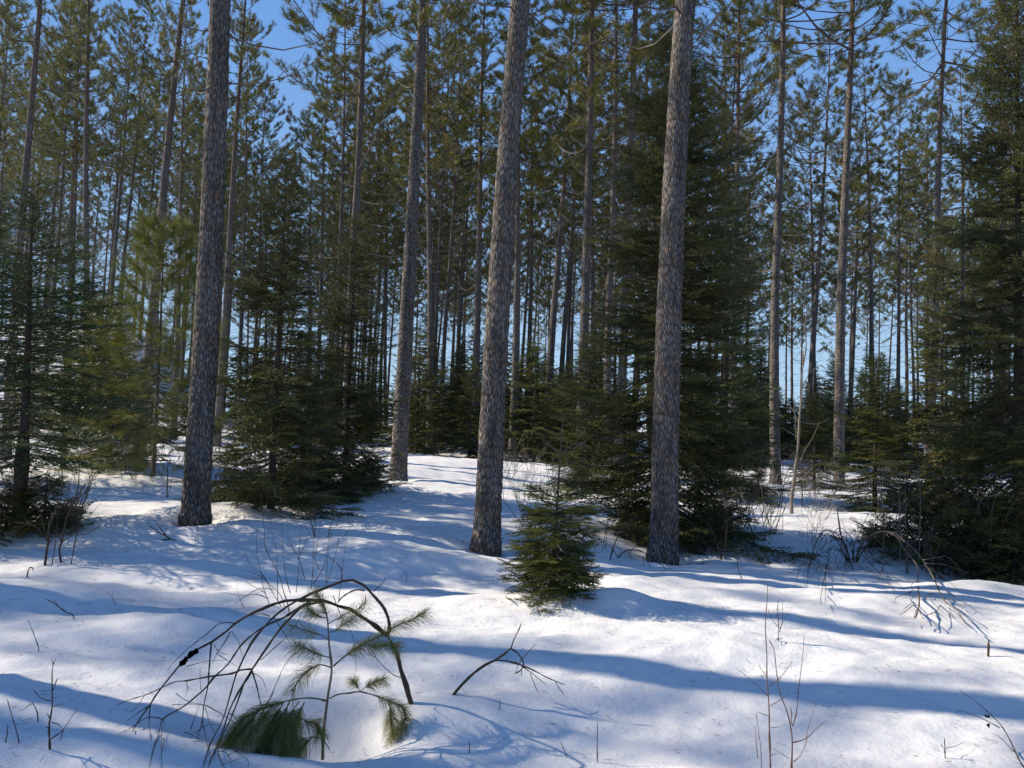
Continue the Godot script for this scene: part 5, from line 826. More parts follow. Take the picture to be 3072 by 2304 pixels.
		["twig",0.003,0.0012,[-0.012,0.585,0,-0.09,0.657,0.043,-0.154,0.756,0.087]],
		["twig",0.003,0.0012,[-0.014,0.557,0,0.057,0.621,-0.03,0.114,0.713,-0.06]],
		["twig",0.003,0.0012,[-0.002,0.699,0,-0.055,0.764,-0.002,-0.096,0.858,-0.004]],
		["twig",0.003,0.0012,[-0.013,0.544,0,-0.05,0.605,-0.033,-0.074,0.695,-0.065]]]],
	["dead_branch","pale dead branch crossing the dark foot of the big spruce","branch","",2,[4.669,-0.352,-9.105],[
		["stem",0.007,0.003,[0,0,0,0,0.5,0,0.14,0.58,-0.033,0.321,0.702,-0.067,0.353,0.766,-0.1]],
		["branch",0.004,0.0015,[0.339,0.698,-0.1,0.422,0.673,-0.1,0.504,0.641,-0.1]],
		["branch",0.004,0.0015,[0.298,0.628,-0.1,0.422,0.585,-0.05,0.666,0.478,0]],
		["branch",0.004,0.0015,[0.191,0.424,0,0.376,0.368,0.033,0.492,0.324,0.067,0.541,0.232,0.1]]]],
	["birch_sapling","slender pale-barked sapling with thin branches between the sunlit pines","sapling","",3,[4.664,-0.043,-12.838],[
		["stem",0.03,0.01,[0,0,0,0,0.12,0,-0.01,0.326,0,0.052,0.651,0,0.079,0.93,0,0.096,1.169,0,0.103,1.428,0,0.129,1.769,0,0.155,2.13,0,0.162,2.411,0,0.171,2.552,0]],
		["branch",0.012,0.004,[0.171,2.552,0,0.167,2.818,-0.05,0.133,2.984,-0.1]],
		["branch",0.012,0.003,[0.171,2.552,0,0.22,2.939,-0.033,0.238,3.349,-0.067,0.419,3.726,-0.1]],
		["branch",0.008,0.003,[0.104,1.369,0,-0.039,1.464,-0.05,-0.163,1.54,-0.1]],
		["branch",0.008,0.003,[0.111,1.588,0,0.051,1.767,-0.033,-0.08,2.005,-0.067,-0.09,2.127,-0.1]],
		["branch",0.007,0.003,[0.165,2.19,0,0.265,2.416,-0.033,0.438,2.564,-0.067,0.542,2.59,-0.1]],
		["branch",0.007,0.002,[0.141,1.629,0,0.314,1.594,-0.033,0.488,1.618,-0.067,0.661,1.704,-0.1]],
		["branch",0.006,0.002,[0.128,1.849,0,-0.024,1.865,-0.05,-0.147,1.863,-0.1]],
		["branch",0.006,0.002,[0.064,1.328,0,0.064,1.527,-0.033,0.041,2.008,-0.067,-0.009,2.169,-0.1]],
		["branch",0.006,0.002,[0.203,3.34,0,0.344,3.188,-0.05,0.565,3.363,-0.1]],
		["branch",0.006,0.002,[0.171,2.552,0,0.108,2.614,-0.05,0.004,2.737,-0.1]],
		["branch",0.008,0.003,[0.08,0.811,0,0.199,1.131,-0.033,0.35,1.334,-0.067,0.501,1.659,-0.1]],
		["branch",0.006,0.002,[0.352,2.537,0,0.364,2.218,-0.05,0.416,2.02,-0.1]]]],
	["bare_sapling","dark thin sapling right of the pale-barked one","sapling","",0,[5.409,-0.074,-14.369],[
		["stem",0.012,0.0036,[0,0,0,0,0.1,0,0.008,0.367,0,-0.005,0.538,0,0.012,0.968,0]],
		["branch",0.0054,0.0026,[0.001,0.41,0,0.08,0.627,0,0.165,0.8,0]],
		["branch",0.0054,0.0026,[-0.002,0.324,0,-0.068,0.489,-0.06,-0.091,0.656,-0.12]]]],
	["bare_sapling","cluster of thin bare stems just right of the thick right pine","sapling","",0,[2.508,-0.169,-9.15],[
		["stem",0.01,0.003,[0,0,0,0,0.1,0,-0.067,0.33,0,-0.155,0.506,0,-0.274,0.609,0]],
		["branch",0.0045,0.0022,[0.005,0.1,0,0.049,0.354,0,0.034,0.617,0,-0.001,0.828,0]],
		["branch",0.0045,0.0022,[0.011,0.1,0,0.013,0.291,-0.06,0.048,0.496,-0.12]],
		["branch",0.0045,0.0022,[0.053,0.101,0,0.039,0.307,0.04,0.029,0.575,0.08,-0.004,0.944,0.12]],
		["branch",0.0045,0.0022,[-0.107,0.16,0,-0.172,0.264,0,-0.368,0.501,0,-0.518,0.602,0]],
		["branch",0.0045,0.0022,[0.042,0.106,0,0.092,0.16,-0.03,0.185,0.232,-0.06,0.3,0.305,-0.09,0.567,0.329,-0.12]],
		["branch",0.0045,0.0022,[-0,0.111,0,-0.06,0.224,0.06,-0.14,0.273,0.12]]]],
	["bare_sapling","bare sapling with open fork in snow left of the tiny dark fir","sapling","",0,[3.146,-0.137,-9.967],[
		["stem",0.01,0.003,[0,0,0,0,0.1,0,-0.025,0.248,0,-0.074,0.408,0,-0.145,0.556,0,-0.171,0.705,0,-0.218,0.796,0]],
		["branch",0.0045,0.0022,[-0.171,0.705,0,-0.265,0.817,0,-0.312,0.839,0]],
		["branch",0.0045,0.0022,[-0.207,0.784,0,-0.225,0.883,-0.06,-0.186,0.972,-0.12]],
		["branch",0.0045,0.0022,[0.012,0.089,0,-0.057,0.336,0.06,-0.17,0.546,0.12]],
		["branch",0.0045,0.0022,[-0.074,0.408,0,-0.006,0.502,0,-0.018,0.571,0]]]],
	["bare_sapling","arching thin branch on the snow below the cluster of stems","sapling","",0,[2.551,-0.123,-9.99],[
		["stem",0.008,0.0024,[0,0,0,0,0.02,0,0.202,0.035,0.189,0.435,0.061,0.171,0.476,0.037,0.542,0.24,0.079,1.528]],
		["branch",0.0036,0.0018,[0.441,-0.025,0,0.084,0.068,1.23,-0.29,0.14,2.466]],
		["branch",0.0036,0.0018,[0.486,0.033,0,0.493,0.048,0.347,0.371,0.043,1.003]],
		["branch",0.0036,0.0018,[0.255,0.004,0,0.352,0.085,0.06,0.448,0.155,0.12]]]],
	["bare_sapling","drooping forked twig on the snow left of the thick right pine","sapling","",0,[1.222,-0.012,-8.601],[
		["stem",0.008,0.0024,[0,0,0,0,0.02,0,0.078,0.096,0,0.197,0.114,0,0.318,0.073,0,0.399,0.016,0,0.407,0.006,0.416,0.406,0.019,0.723]],
		["branch",0.0036,0.0018,[0.298,0.073,0,0.31,0.013,0.049,0.241,0.025,0.705]],
		["branch",0.0036,0.0018,[0.439,-0.022,0,0.47,0.004,0.343,0.461,0.013,0.615]],
		["branch",0.0036,0.0018,[0.5,-0.08,0,0.357,0.021,0.741]],
		["branch",0.0036,0.0018,[0.278,0.052,0,0.202,0.017,0.453]],
		["branch",0.0036,0.0018,[0.439,-0.022,0,0.397,0.008,0.012]]]],
	["bare_sapling","bare stems leaning up left of the thick right pine","sapling","",0,[1.111,-0.089,-8.435],[
		["stem",0.009,0.0027,[0,0,0,0,0.1,0,0.064,0.315,0,0.158,0.473,0,0.293,0.594,0]],
		["branch",0.004,0.002,[0.088,0.122,0,0.027,0.217,0,-0.083,0.311,0]],
		["branch",0.004,0.002,[0.204,0.173,0,0.287,0.266,-0.04,0.332,0.31,-0.08,0.235,0.479,-0.12]],
		["branch",0.004,0.002,[-0.051,0.215,0,-0.054,0.446,0.06,-0.027,0.638,0.12]],
		["branch",0.004,0.002,[-0.081,0.209,0,-0.055,0.389,0,-0.029,0.536,0]]]]]
const KNOT = [-1.56,0.282,-3.99,-1.584,0.266,-3.985,-1.601,0.251,-3.98,-1.621,0.229,-3.975,-1.632,0.218,-3.97]
const BERRIES = [[2.438,0.075,-3.964],[2.435,0.032,-3.944]]
# limbs of the white pine seedling: thick, thin, share bare, needle density, needle length, points
const SEEDLING = [
	[0.0088,0.003,0.82,1.3,0.085,[-0.908,-0.252,-4.01,-0.908,-0.224,-4.01,-0.91,-0.147,-4.01,-0.903,-0.04,-4.01,-0.893,0.066,-4.01,-0.879,0.187,-4.01,-0.886,0.258,-4.01,-0.898,0.329,-4.01,-0.911,0.457,-4.01,-0.936,0.528,-4.01,-0.975,0.591,-4.01]],
	[0.0045,0.0016,0.42,1.6,0.085,[-0.903,0.041,-4.01,-0.937,0.064,-3.972,-0.992,0.079,-3.935,-1.052,0.08,-3.897,-1.124,0.071,-3.86,-1.181,0.056,-3.822,-1.229,0.036,-3.785,-1.268,0.003,-3.747,-1.293,-0.049,-3.71]],
	[0.003,0.0014,0.15,2.2,0.095,[-1.056,0.076,-3.91,-1.073,0.031,-3.88,-1.09,-0.019,-3.85,-1.106,-0.075,-3.82,-1.122,-0.123,-3.79]],
	[0.003,0.0014,0.15,2,0.095,[-1.013,0.07,-3.91,-1.039,0.026,-3.86,-1.05,-0.023,-3.81,-1.04,-0.082,-3.76,-1.018,-0.1,-3.71]],
	[0.003,0.0014,0.15,2,0.095,[-1.124,0.071,-3.86,-1.153,0.031,-3.803,-1.18,-0.014,-3.746,-1.2,-0.044,-3.69]],
	[0.003,0.0014,0.1,2.2,0.1,[-1.09,0.065,-3.91,-1.112,0.013,-3.872,-1.14,-0.035,-3.835,-1.16,-0.081,-3.797,-1.166,-0.125,-3.76]],
	[0.003,0.0014,0.1,2.2,0.1,[-0.98,0.075,-3.89,-1.005,0.019,-3.863,-1.016,-0.046,-3.836,-1.012,-0.115,-3.81]],
	[0.003,0.0014,0.1,2,0.1,[-1.177,0.061,-3.81,-1.218,0.006,-3.776,-1.252,-0.035,-3.743,-1.273,-0.055,-3.71]],
	[0.003,0.0014,0.1,2,0.1,[-0.948,-0.12,-3.96,-0.978,-0.142,-3.943,-1.008,-0.178,-3.926,-1.031,-0.192,-3.91]],
	[0.0026,0.0014,0.2,1.6,0.09,[-1.017,0.001,-3.91,-0.967,-0.025,-3.91,-0.918,-0.034,-3.91,-0.906,-0.072,-3.91]],
	[0.0045,0.0016,0.5,1.2,0.085,[-0.885,0.052,-4.01,-0.849,0.069,-4.025,-0.788,0.073,-4.04,-0.74,0.076,-4.055,-0.654,0.051,-4.07,-0.582,0.019,-4.085,-0.524,-0.013,-4.1,-0.506,-0.069,-4.115,-0.521,-0.107,-4.045]],
	[0.0026,0.0012,0.25,2,0.075,[-0.741,0.074,-4.06,-0.765,0.101,-4.085,-0.785,0.117,-4.11]],
	[0.0026,0.0012,0.3,2,0.075,[-0.741,0.074,-4.06,-0.699,0.094,-4.11,-0.634,0.112,-4.16]],
	[0.0026,0.0012,0.2,1.6,0.09,[-0.59,0.019,-4.09,-0.583,-0.069,-4.11,-0.553,-0.133,-4.018]],
	[0.0045,0.0016,0.18,1.35,0.085,[-0.87,0.216,-4.01,-0.835,0.244,-4.06,-0.787,0.274,-4.11,-0.746,0.29,-4.16,-0.665,0.323,-4.21,-0.583,0.364,-4.26,-0.513,0.384,-4.31,-0.45,0.412,-4.36]],
	[0.003,0.0014,0.1,1.6,0.085,[-0.737,0.305,-4.11,-0.687,0.286,-4.126,-0.616,0.291,-4.143,-0.573,0.28,-4.16]],
	[0.0034,0.0014,0.25,0.78,0.1,[-0.88,0.208,-4.01,-0.927,0.237,-3.96,-0.963,0.231,-3.91,-0.991,0.212,-3.86,-1.023,0.153,-3.81]],
	[0.0034,0.0014,0.3,0.66,0.1,[-0.896,0.343,-4.01,-0.931,0.377,-3.985,-0.976,0.397,-3.96,-1.034,0.423,-3.935,-1.071,0.443,-3.91]],
	[0.0034,0.0014,0.25,0.66,0.1,[-0.907,0.428,-4.01,-0.879,0.438,-4.06,-0.824,0.463,-4.11,-0.782,0.467,-4.16,-0.755,0.493,-4.21]],
	[0.0034,0.0014,0.25,1.02,0.1,[-0.886,0.258,-4.01,-0.925,0.291,-3.943,-0.973,0.337,-3.876,-1.012,0.376,-3.81]],
	[0.003,0.0014,0.3,1,0.085,[-0.905,0.386,-4.01,-0.873,0.385,-4.043,-0.837,0.413,-4.076,-0.801,0.434,-4.11]],
	[0.003,0.0014,0.3,1.3,0.085,[-0.911,0.457,-4.01,-0.936,0.476,-3.96,-0.967,0.509,-3.91,-0.984,0.548,-3.86]],
	[0.0034,0.0014,0.4,0.9,0.1,[-0.915,-0.147,-4.01,-0.951,-0.125,-3.972,-0.998,-0.126,-3.935,-1.043,-0.139,-3.897,-1.101,-0.166,-3.86]],
	[0.003,0.0014,1.1,1,0.08,[-0.912,-0.157,-4.01,-0.881,-0.171,-3.985,-0.857,-0.194,-3.96]]]
const YOUNG_FIR = [0.386,-6.304]
const WHITE_PINE = [-6.419,-14]

class Acc:
	var v := PackedVector3Array()
	var n := PackedVector3Array()
	var c := PackedColorArray()
	func stamp(xf: Transform3D, tv: PackedVector3Array, tc: PackedColorArray) -> void:
		v.append_array(xf * tv)
		c.append_array(tc)

var rng := RandomNumberGenerator.new()
var taken := {}
var mat := {}
var prism_v := PackedVector3Array()
var wood_c: Array = []

# ------------------------------------------------------------------ naming
func numbered(called: String) -> String:
	var k: int = taken.get(called, 0)
	taken[called] = k + 1
	return called if k == 0 else "%s_%03d" % [called, k]

func thing(called: String, label: String, category: String, at := Vector3.ZERO, group := "") -> Node3D:
	var o := Node3D.new()
	o.name = numbered(called)
	add_child(o)
	o.position = at
	o.set_meta("label", label)
	o.set_meta("category", category)
	if group:
		o.set_meta("group", group)
	return o

func part(called: String, mesh: Mesh, parent: Node, at := Vector3.ZERO) -> MeshInstance3D:
	var o := MeshInstance3D.new()
	o.name = called
	o.mesh = mesh
	parent.add_child(o, true)
	o.position = at
	return o

# ------------------------------------------------------------------ ground
func ss(a: float, b: float, x: float) -> float:
	var t := clampf((x - a) / (b - a), 0.0, 1.0)
	return t * t * (3.0 - 2.0 * t)

func ground_y(x: float, z: float) -> float:
	var d := -z
	var y := 0.22 * ss(5, 12, d) * (1.0 - ss(-5, 2, x))
	var f := ss(0.5, 3.0, sqrt(x * x + z * z))
	for w in WAVES:
		y += f * w[0] * sin(w[1] * x + w[2] * z + w[3])
	for m in MOUNDS:
		var a: float = (x - m[0]) / m[3]
		var b: float = (z - m[1]) / m[4]
		var q := a * a + b * b
		if q < 9.0:
			y += m[2] * exp(-q)
	if d > 36.0 and x < -8.0:
		y += 6.5 * ss(-14, -24, x + (d - 44.0) * 0.35) * ss(36, 52, d) * (1.0 - ss(70, 95, d))
	return y

func foot(x: float, z: float) -> Vector3:
	return Vector3(x, ground_y(x, z), z)

func build_ground(wells: Array) -> void:
	var zs := PackedFloat32Array()
	var z := 24.0
	while z > -2.0:
		zs.append(z)
		z -= 0.5
	while z > -11.0:
		zs.append(z)
		z -= 0.036
	var step := 0.05
	while z > -900.0:
		zs.append(z)
		z -= step
		step *= 1.032
	var us := PackedFloat32Array()
	var n := 190
	for i in range(-n, n + 1):
		us.append(float(i) / n)
	var k := 1.0
	for i in 16:
		k *= 1.35
		us.append(k)
		us.insert(0, -k)
	var rows := zs.size()
	var cols := us.size()
	var fine := FastNoiseLite.new()
	fine.seed = 4
	fine.frequency = 1.0
	fine.fractal_octaves = 3
	var v := PackedVector3Array()
	v.resize(rows * cols)
	for r in rows:
		var zz := zs[r]
		var half := 2.8 + 0.86 * maxf(0.0, -zz)
		var near := []
		for w in wells:
			if absf(zz - w[1]) < w[2] * 3.0:
				near.append(w)
		for c in cols:
			var x := us[c] * half
			var y := ground_y(x, zz)
			if zz > -40.0 and absf(us[c]) <= 1.0:
				y += 0.035 * fine.get_noise_2d(x * 1.3, zz * 2.4) + 0.007 * fine.get_noise_2d(x * 5.0 + 40.0, zz * 8.0)
				for w in near:
					var dx: float = x - w[0]
					var dz: float = zz - w[1]
					var q: float = (dx * dx + dz * dz) / (w[2] * w[2])
					if q < 9.0:
						y -= w[3] * exp(-q)
			v[r * cols + c] = Vector3(x, y, zz)
	var nn := PackedVector3Array()
	nn.resize(rows * cols)
	for r in rows:
		for c in cols:
			var a := v[r * cols + mini(c + 1, cols - 1)] - v[r * cols + maxi(c - 1, 0)]
			var b := v[maxi(r - 1, 0) * cols + c] - v[mini(r + 1, rows - 1) * cols + c]
			nn[r * cols + c] = b.cross(a).normalized()
	var idx := PackedInt32Array()
	idx.resize((rows - 1) * (cols - 1) * 6)
	var at := 0
	for r in rows - 1:
		for c in cols - 1:
			var p := r * cols + c
			idx[at] = p
			idx[at + 1] = p + cols
			idx[at + 2] = p + 1
			idx[at + 3] = p + 1
			idx[at + 4] = p + cols
			idx[at + 5] = p + cols + 1
			at += 6
	var arr := []
	arr.resize(Mesh.ARRAY_MAX)
	arr[Mesh.ARRAY_VERTEX] = v
	arr[Mesh.ARRAY_NORMAL] = nn
	arr[Mesh.ARRAY_INDEX] = idx
	var m := ArrayMesh.new()
	m.add_surface_from_arrays(Mesh.PRIMITIVE_TRIANGLES, arr)
	m.surface_set_material(0, mat.snow)
	var o := part("snow_ground", m, self)
	o.set_meta("kind", "structure")
	o.set_meta("label", "rolling snow cover of the wood with soft mounds and hollows")

# ------------------------------------------------------------------ shapes
func mesh_of(list: Array) -> ArrayMesh:
	var m := ArrayMesh.new()
	for e in list:
		var a: Acc = e[0]
		if a.v.is_empty():
			continue
		var arr := []
		arr.resize(Mesh.ARRAY_MAX)
		arr[Mesh.ARRAY_VERTEX] = a.v
		if not a.n.is_empty():
			arr[Mesh.ARRAY_NORMAL] = a.n
		arr[Mesh.ARRAY_COLOR] = a.c
		m.add_surface_from_arrays(Mesh.PRIMITIVE_TRIANGLES, arr)
		m.surface_set_material(m.get_surface_count() - 1, e[1])
	return m

func across(d: Vector3) -> Vector3:
	var h := Vector3.UP if absf(d.y) < 0.9 else Vector3.RIGHT
	return d.cross(h).normalized()

# a straight three-sided stick, stamped
func stick(a: Acc, p: Vector3, q: Vector3, r: float, shade: int) -> void:
	var d := q - p
	var x := across(d) * r
	var y := d.cross(x).normalized() * r
	a.stamp(Transform3D(Basis(x, d, y), p), prism_v, wood_c[shade])

func make_prism() -> void:
	for i in 3:
		var a0 := TAU * i / 3.0
		var a1 := TAU * (i + 1) / 3.0
		var p0 := Vector3(cos(a0), 0, sin(a0))
		var p1 := Vector3(cos(a1), 0, sin(a1))
		var q0 := p0 * 0.72 + Vector3(0, 1, 0)
		var q1 := p1 * 0.72 + Vector3(0, 1, 0)
		prism_v.append_array(PackedVector3Array([p0, q0, p1, p1, q0, q1]))
	for s in 4:
		var col: Color = [Color(0.085, 0.066, 0.052), Color(0.12, 0.095, 0.078), Color(0.17, 0.15, 0.135), Color(0.115, 0.07, 0.045)][s]
		var pc := PackedColorArray()
		pc.resize(prism_v.size())
		pc.fill(col)
		wood_c.append(pc)

# a smooth tapering tube through points
func tube(a: Acc, pts: PackedVector3Array, r0: float, r1: float, sides: int, col: Color, rough := 0.12) -> void:
	var fine := PackedVector3Array()
	var n := pts.size()
	for i in n - 1:
		var p0 := pts[maxi(i - 1, 0)]
		var p3 := pts[mini(i + 2, n - 1)]
		var seg := pts[i].distance_to(pts[i + 1])
		var k := clampi(int(seg / maxf(r0 * 4.0, 0.012)), 1, 4)
		for j in k:
			fine.append(pts[i].cubic_interpolate(pts[i + 1], p0, p3, float(j) / k))
	fine.append(pts[n - 1])
	n = fine.size()
	var ring_p := []
	var ring_n := []
	var side := Vector3.ZERO
	for i in n:
		var d := (fine[mini(i + 1, n - 1)] - fine[maxi(i - 1, 0)]).normalized()
		if side == Vector3.ZERO:
			side = across(d)
		side = (side - d * side.dot(d)).normalized()
		var up := d.cross(side)
		var r := lerpf(r0, r1, float(i) / (n - 1)) * (1.0 + rng.randf_range(-rough, rough) + (0.45 if rng.randf() < rough * 0.5 else 0.0))
		if i == n - 1:
			r *= 0.4
		var rp := PackedVector3Array()
		var rn := PackedVector3Array()
		for s in sides:
			var t := TAU * s / sides
			var o := side * cos(t) + up * sin(t)
			rp.append(fine[i] + o * r)
			rn.append(o)
		ring_p.append(rp)
		ring_n.append(rn)
	for i in n - 1:
		var sh := col * rng.randf_range(0.8, 1.2)
		sh.a = 1.0
		for s in sides:
			var t := (s + 1) % sides
			for w in [[i, s], [i + 1, s], [i, t], [i, t], [i + 1, s], [i + 1, t]]:
				a.v.append(ring_p[w[0]][w[1]])
				a.n.append(ring_n[w[0]][w[1]])
				a.c.append(sh)

func kinked(p: PackedVector3Array) -> PackedVector3Array:
	for i in range(1, p.size() - 1):
		var l := minf(p[i].distance_to(p[i - 1]), p[i].distance_to(p[i + 1])) * 0.06
		p[i] += Vector3(rng.randf_range(-l, l), rng.randf_range(-l, l), rng.randf_range(-l, l))
	return p

func points(flat: Array) -> PackedVector3Array:
	var p := PackedVector3Array()
	for i in range(0, flat.size(), 3):
		p.append(Vector3(flat[i], flat[i + 1], flat[i + 2]))
	return p

# bark-plated trunk standing on the origin, reaching a little below it
func trunk_mesh(radius: float, height: float, sides: int, rings: int, seed_: int, bend: float, power: float, red: float) -> ArrayMesh:
	var plates := FastNoiseLite.new()
	plates.seed = seed_
	plates.noise_type = FastNoiseLite.TYPE_CELLULAR
	plates.frequency = 1.0
	plates.fractal_type = FastNoiseLite.FRACTAL_NONE
	plates.cellular_return_type = FastNoiseLite.RETURN_DISTANCE2_SUB
	plates.cellular_jitter = 1.0
	var flakes := FastNoiseLite.new()
	flakes.seed = seed_ + 9
	flakes.frequency = 1.0
	flakes.fractal_octaves = 3
	var v := PackedVector3Array()
	var c := PackedColorArray()
	var uv := PackedVector2Array()
	var warp := Vector2(sin(seed_ * 1.7), cos(seed_ * 2.3))
	for r in rings + 1:
		var t := float(r) / rings
		var y := -0.35 + (height + 0.35) * pow(t, power)
		var yy := maxf(y, 0.0)
		var rad := radius * (1.0 - 0.93 * yy / height) * (1.0 + 0.13 * exp(-yy / 0.20) + 0.05 * exp(-yy / 0.05)) + 0.004
		var f := yy / height
		var off := Vector3(bend * sin(PI * minf(f * 2.6, 1.0)) + 0.05 * warp.x * sin(f * 9.0), 0, 0.06 * warp.y * sin(f * 7.0)) * minf(1.0, yy)
		for s in sides + 1:
			var a := TAU * (s % sides) / sides
			var dir := Vector3(cos(a), 0, sin(a))
			var q := dir * radius
			var wob := flakes.get_noise_3d(q.x * 9.0, y * 3.0, q.z * 9.0) * 0.5
			var pl := plates.get_noise_3d(q.x / 0.036 + wob, y / 0.105 + wob * 1.5, q.z / 0.036) + 1.0
			var plate := clampf(pl / 0.42, 0.0, 1.0)
			var fl := flakes.get_noise_3d(q.x * 46.0, y * 24.0, q.z * 46.0)
			var big := flakes.get_noise_3d(q.x * 4.0 + 7.0, y * 0.9, q.z * 4.0)
			var depth := (plate * 0.013 + fl * 0.004) * clampf(rad / 0.16, 0.25, 1.2)
			v.append(off + dir * (rad + depth - 0.006) + Vector3(0, y, 0))
			uv.append(Vector2(float(s) / sides * 2.0, -y / 1.7))
			var col := Color(0.50, 0.48, 0.47) * (1.0 + 0.3 * fl + 0.35 * big)
			var warm := clampf(red * ss(0.3, 0.75, f) + maxf(0.0, big) * 0.25 * red, 0.0, 1.0)
			col = col.lerp(Color(0.85, 0.56, 0.38), warm * 0.6)
			col.a = 1.0
			c.append(col)
	var cols := sides + 1
	var nn := PackedVector3Array()
	nn.resize(v.size())
	for r in rings + 1:
		for s in cols:
			var e := v[r * cols + (s + 1) % sides] - v[r * cols + (s - 1 + sides) % sides]
			var u := v[mini(r + 1, rings) * cols + s] - v[maxi(r - 1, 0) * cols + s]
			nn[r * cols + s] = u.cross(e).normalized()
	var idx := PackedInt32Array()
	for r in rings:
		for s in sides:
			var p := r * cols + s
			idx.append_array(PackedInt32Array([p, p + 1, p + cols, p + 1, p + cols + 1, p + cols]))
	var arr := []
	arr.resize(Mesh.ARRAY_MAX)
	arr[Mesh.ARRAY_VERTEX] = v
	arr[Mesh.ARRAY_NORMAL] = nn
	arr[Mesh.ARRAY_COLOR] = c
	arr[Mesh.ARRAY_TEX_UV] = uv
	arr[Mesh.ARRAY_INDEX] = idx
	var m := ArrayMesh.new()
	m.add_surface_from_arrays(Mesh.PRIMITIVE_TRIANGLES, arr)
	m.surface_set_material(0, mat.bark)
	return m

# ------------------------------------------------------------------ foliage
func needle(a: Acc, p: Vector3, d: Vector3, l: float, w: float, col: Color) -> void:
	var s := d.cross(Vector3(rng.randf_range(-1, 1), rng.randf_range(-1, 1), rng.randf_range(-1, 1))).normalized() * (w * 0.5)
	a.v.append(p - s)
	a.v.append(p + s)
	a.v.append(p + d * l)
	for i in 3:
		a.c.append(col)

func vary(col: Color, k: float) -> Color:
	var f := 1.0 + rng.randf_range(-k, k)
	var g := rng.randf_range(-k, k) * 0.35
	return Color(col.r * f * (1.0 + g), col.g * f, col.b * f * (1.0 - g))

# [points, [colour sets]] of one tuft or spray; later stamped many times
func tinted(a: Acc, sets: Array) -> Array:
	var out := []
	for s in sets:
		var c := PackedColorArray()
		c.resize(a.c.size())
		for i in a.c.size():
			c[i] = Color(a.c[i].r * s.r, a.c[i].g * s.g, a.c[i].b * s.b)
		out.append(c)
	return [a.v, out]

func tuft(count: int, l: float, w: float, open: float, col: Color, sets: Array) -> Array:
	var a := Acc.new()
	for i in count:
		var t := rng.randf()
		var ang := rng.randf() * TAU
		var o := open * sqrt(rng.randf()) * (1.15 - t * 0.5)
		var d := Vector3(cos(ang) * sin(o), sin(ang) * sin(o), cos(o))
		needle(a, Vector3(0, 0, (t - 0.75) * l * 0.9), d, l * rng.randf_range(0.75, 1.1), w, vary(col, 0.3))
	return tinted(a, sets)

# a flat spray of short-needled twigs along +z
func spray(l: float, side_step: float, step: float, nl: float, nw: float, per: int, col: Color, sets: Array) -> Array:
	var a := Acc.new()
	var lines := [[Vector3.ZERO, Vector3(0, -0.03, 1).normalized(), l]]
	var t := l * 0.08
	var sgn := 1.0
	while t < l * 0.94:
		var ln := (l - t) * rng.randf_range(0.42, 0.66) + 0.02
		lines.append([Vector3(0, -0.03 * t, t), Vector3(sgn * rng.randf_range(0.7, 1.0), rng.randf_range(-0.16, 0.12), rng.randf_range(0.65, 0.95)).normalized(), ln])
		if ln > 0.13:
			var p: Vector3 = Vector3(0, -0.03 * t, t) + lines[-1][1] * ln * 0.45
			lines.append([p, Vector3(sgn * 0.25, rng.randf_range(-0.1, 0.1), 1).normalized(), ln * 0.42])
		sgn = -sgn
		t += side_step * rng.randf_range(0.7, 1.3)
	for e in lines:
		var d: Vector3 = e[1]
		var x := across(d)
		var y := d.cross(x)
		var s := 0.0
		while s < e[2]:
			var p: Vector3 = e[0] + d * s + Vector3(0, -0.10 * s * s, 0)
			for k in per:
				var an := rng.randf_range(-0.5, PI + 0.5)
				var nd := (x * cos(an) + y * sin(an) * (0.8 if y.y > 0 else -0.8)) * 0.85 + d * rng.randf_range(0.45, 0.8)
				needle(a, p, nd.normalized(), nl * rng.randf_range(0.75, 1.15), nw, vary(col, 0.28))
			s += step
	return tinted(a, sets)

func set_along(d: Vector3, up: Vector3, s: float, p: Vector3) -> Transform3D:
	var z := d.normalized()
	var x := up.cross(z)
	if x.length() < 0.05:
		x = across(z)
	x = x.normalized()
	return Transform3D(Basis(x * s, z.cross(x) * s, z * s), p)

func pick(list: Array) -> Variant:
	return list[rng.randi() % list.size()]

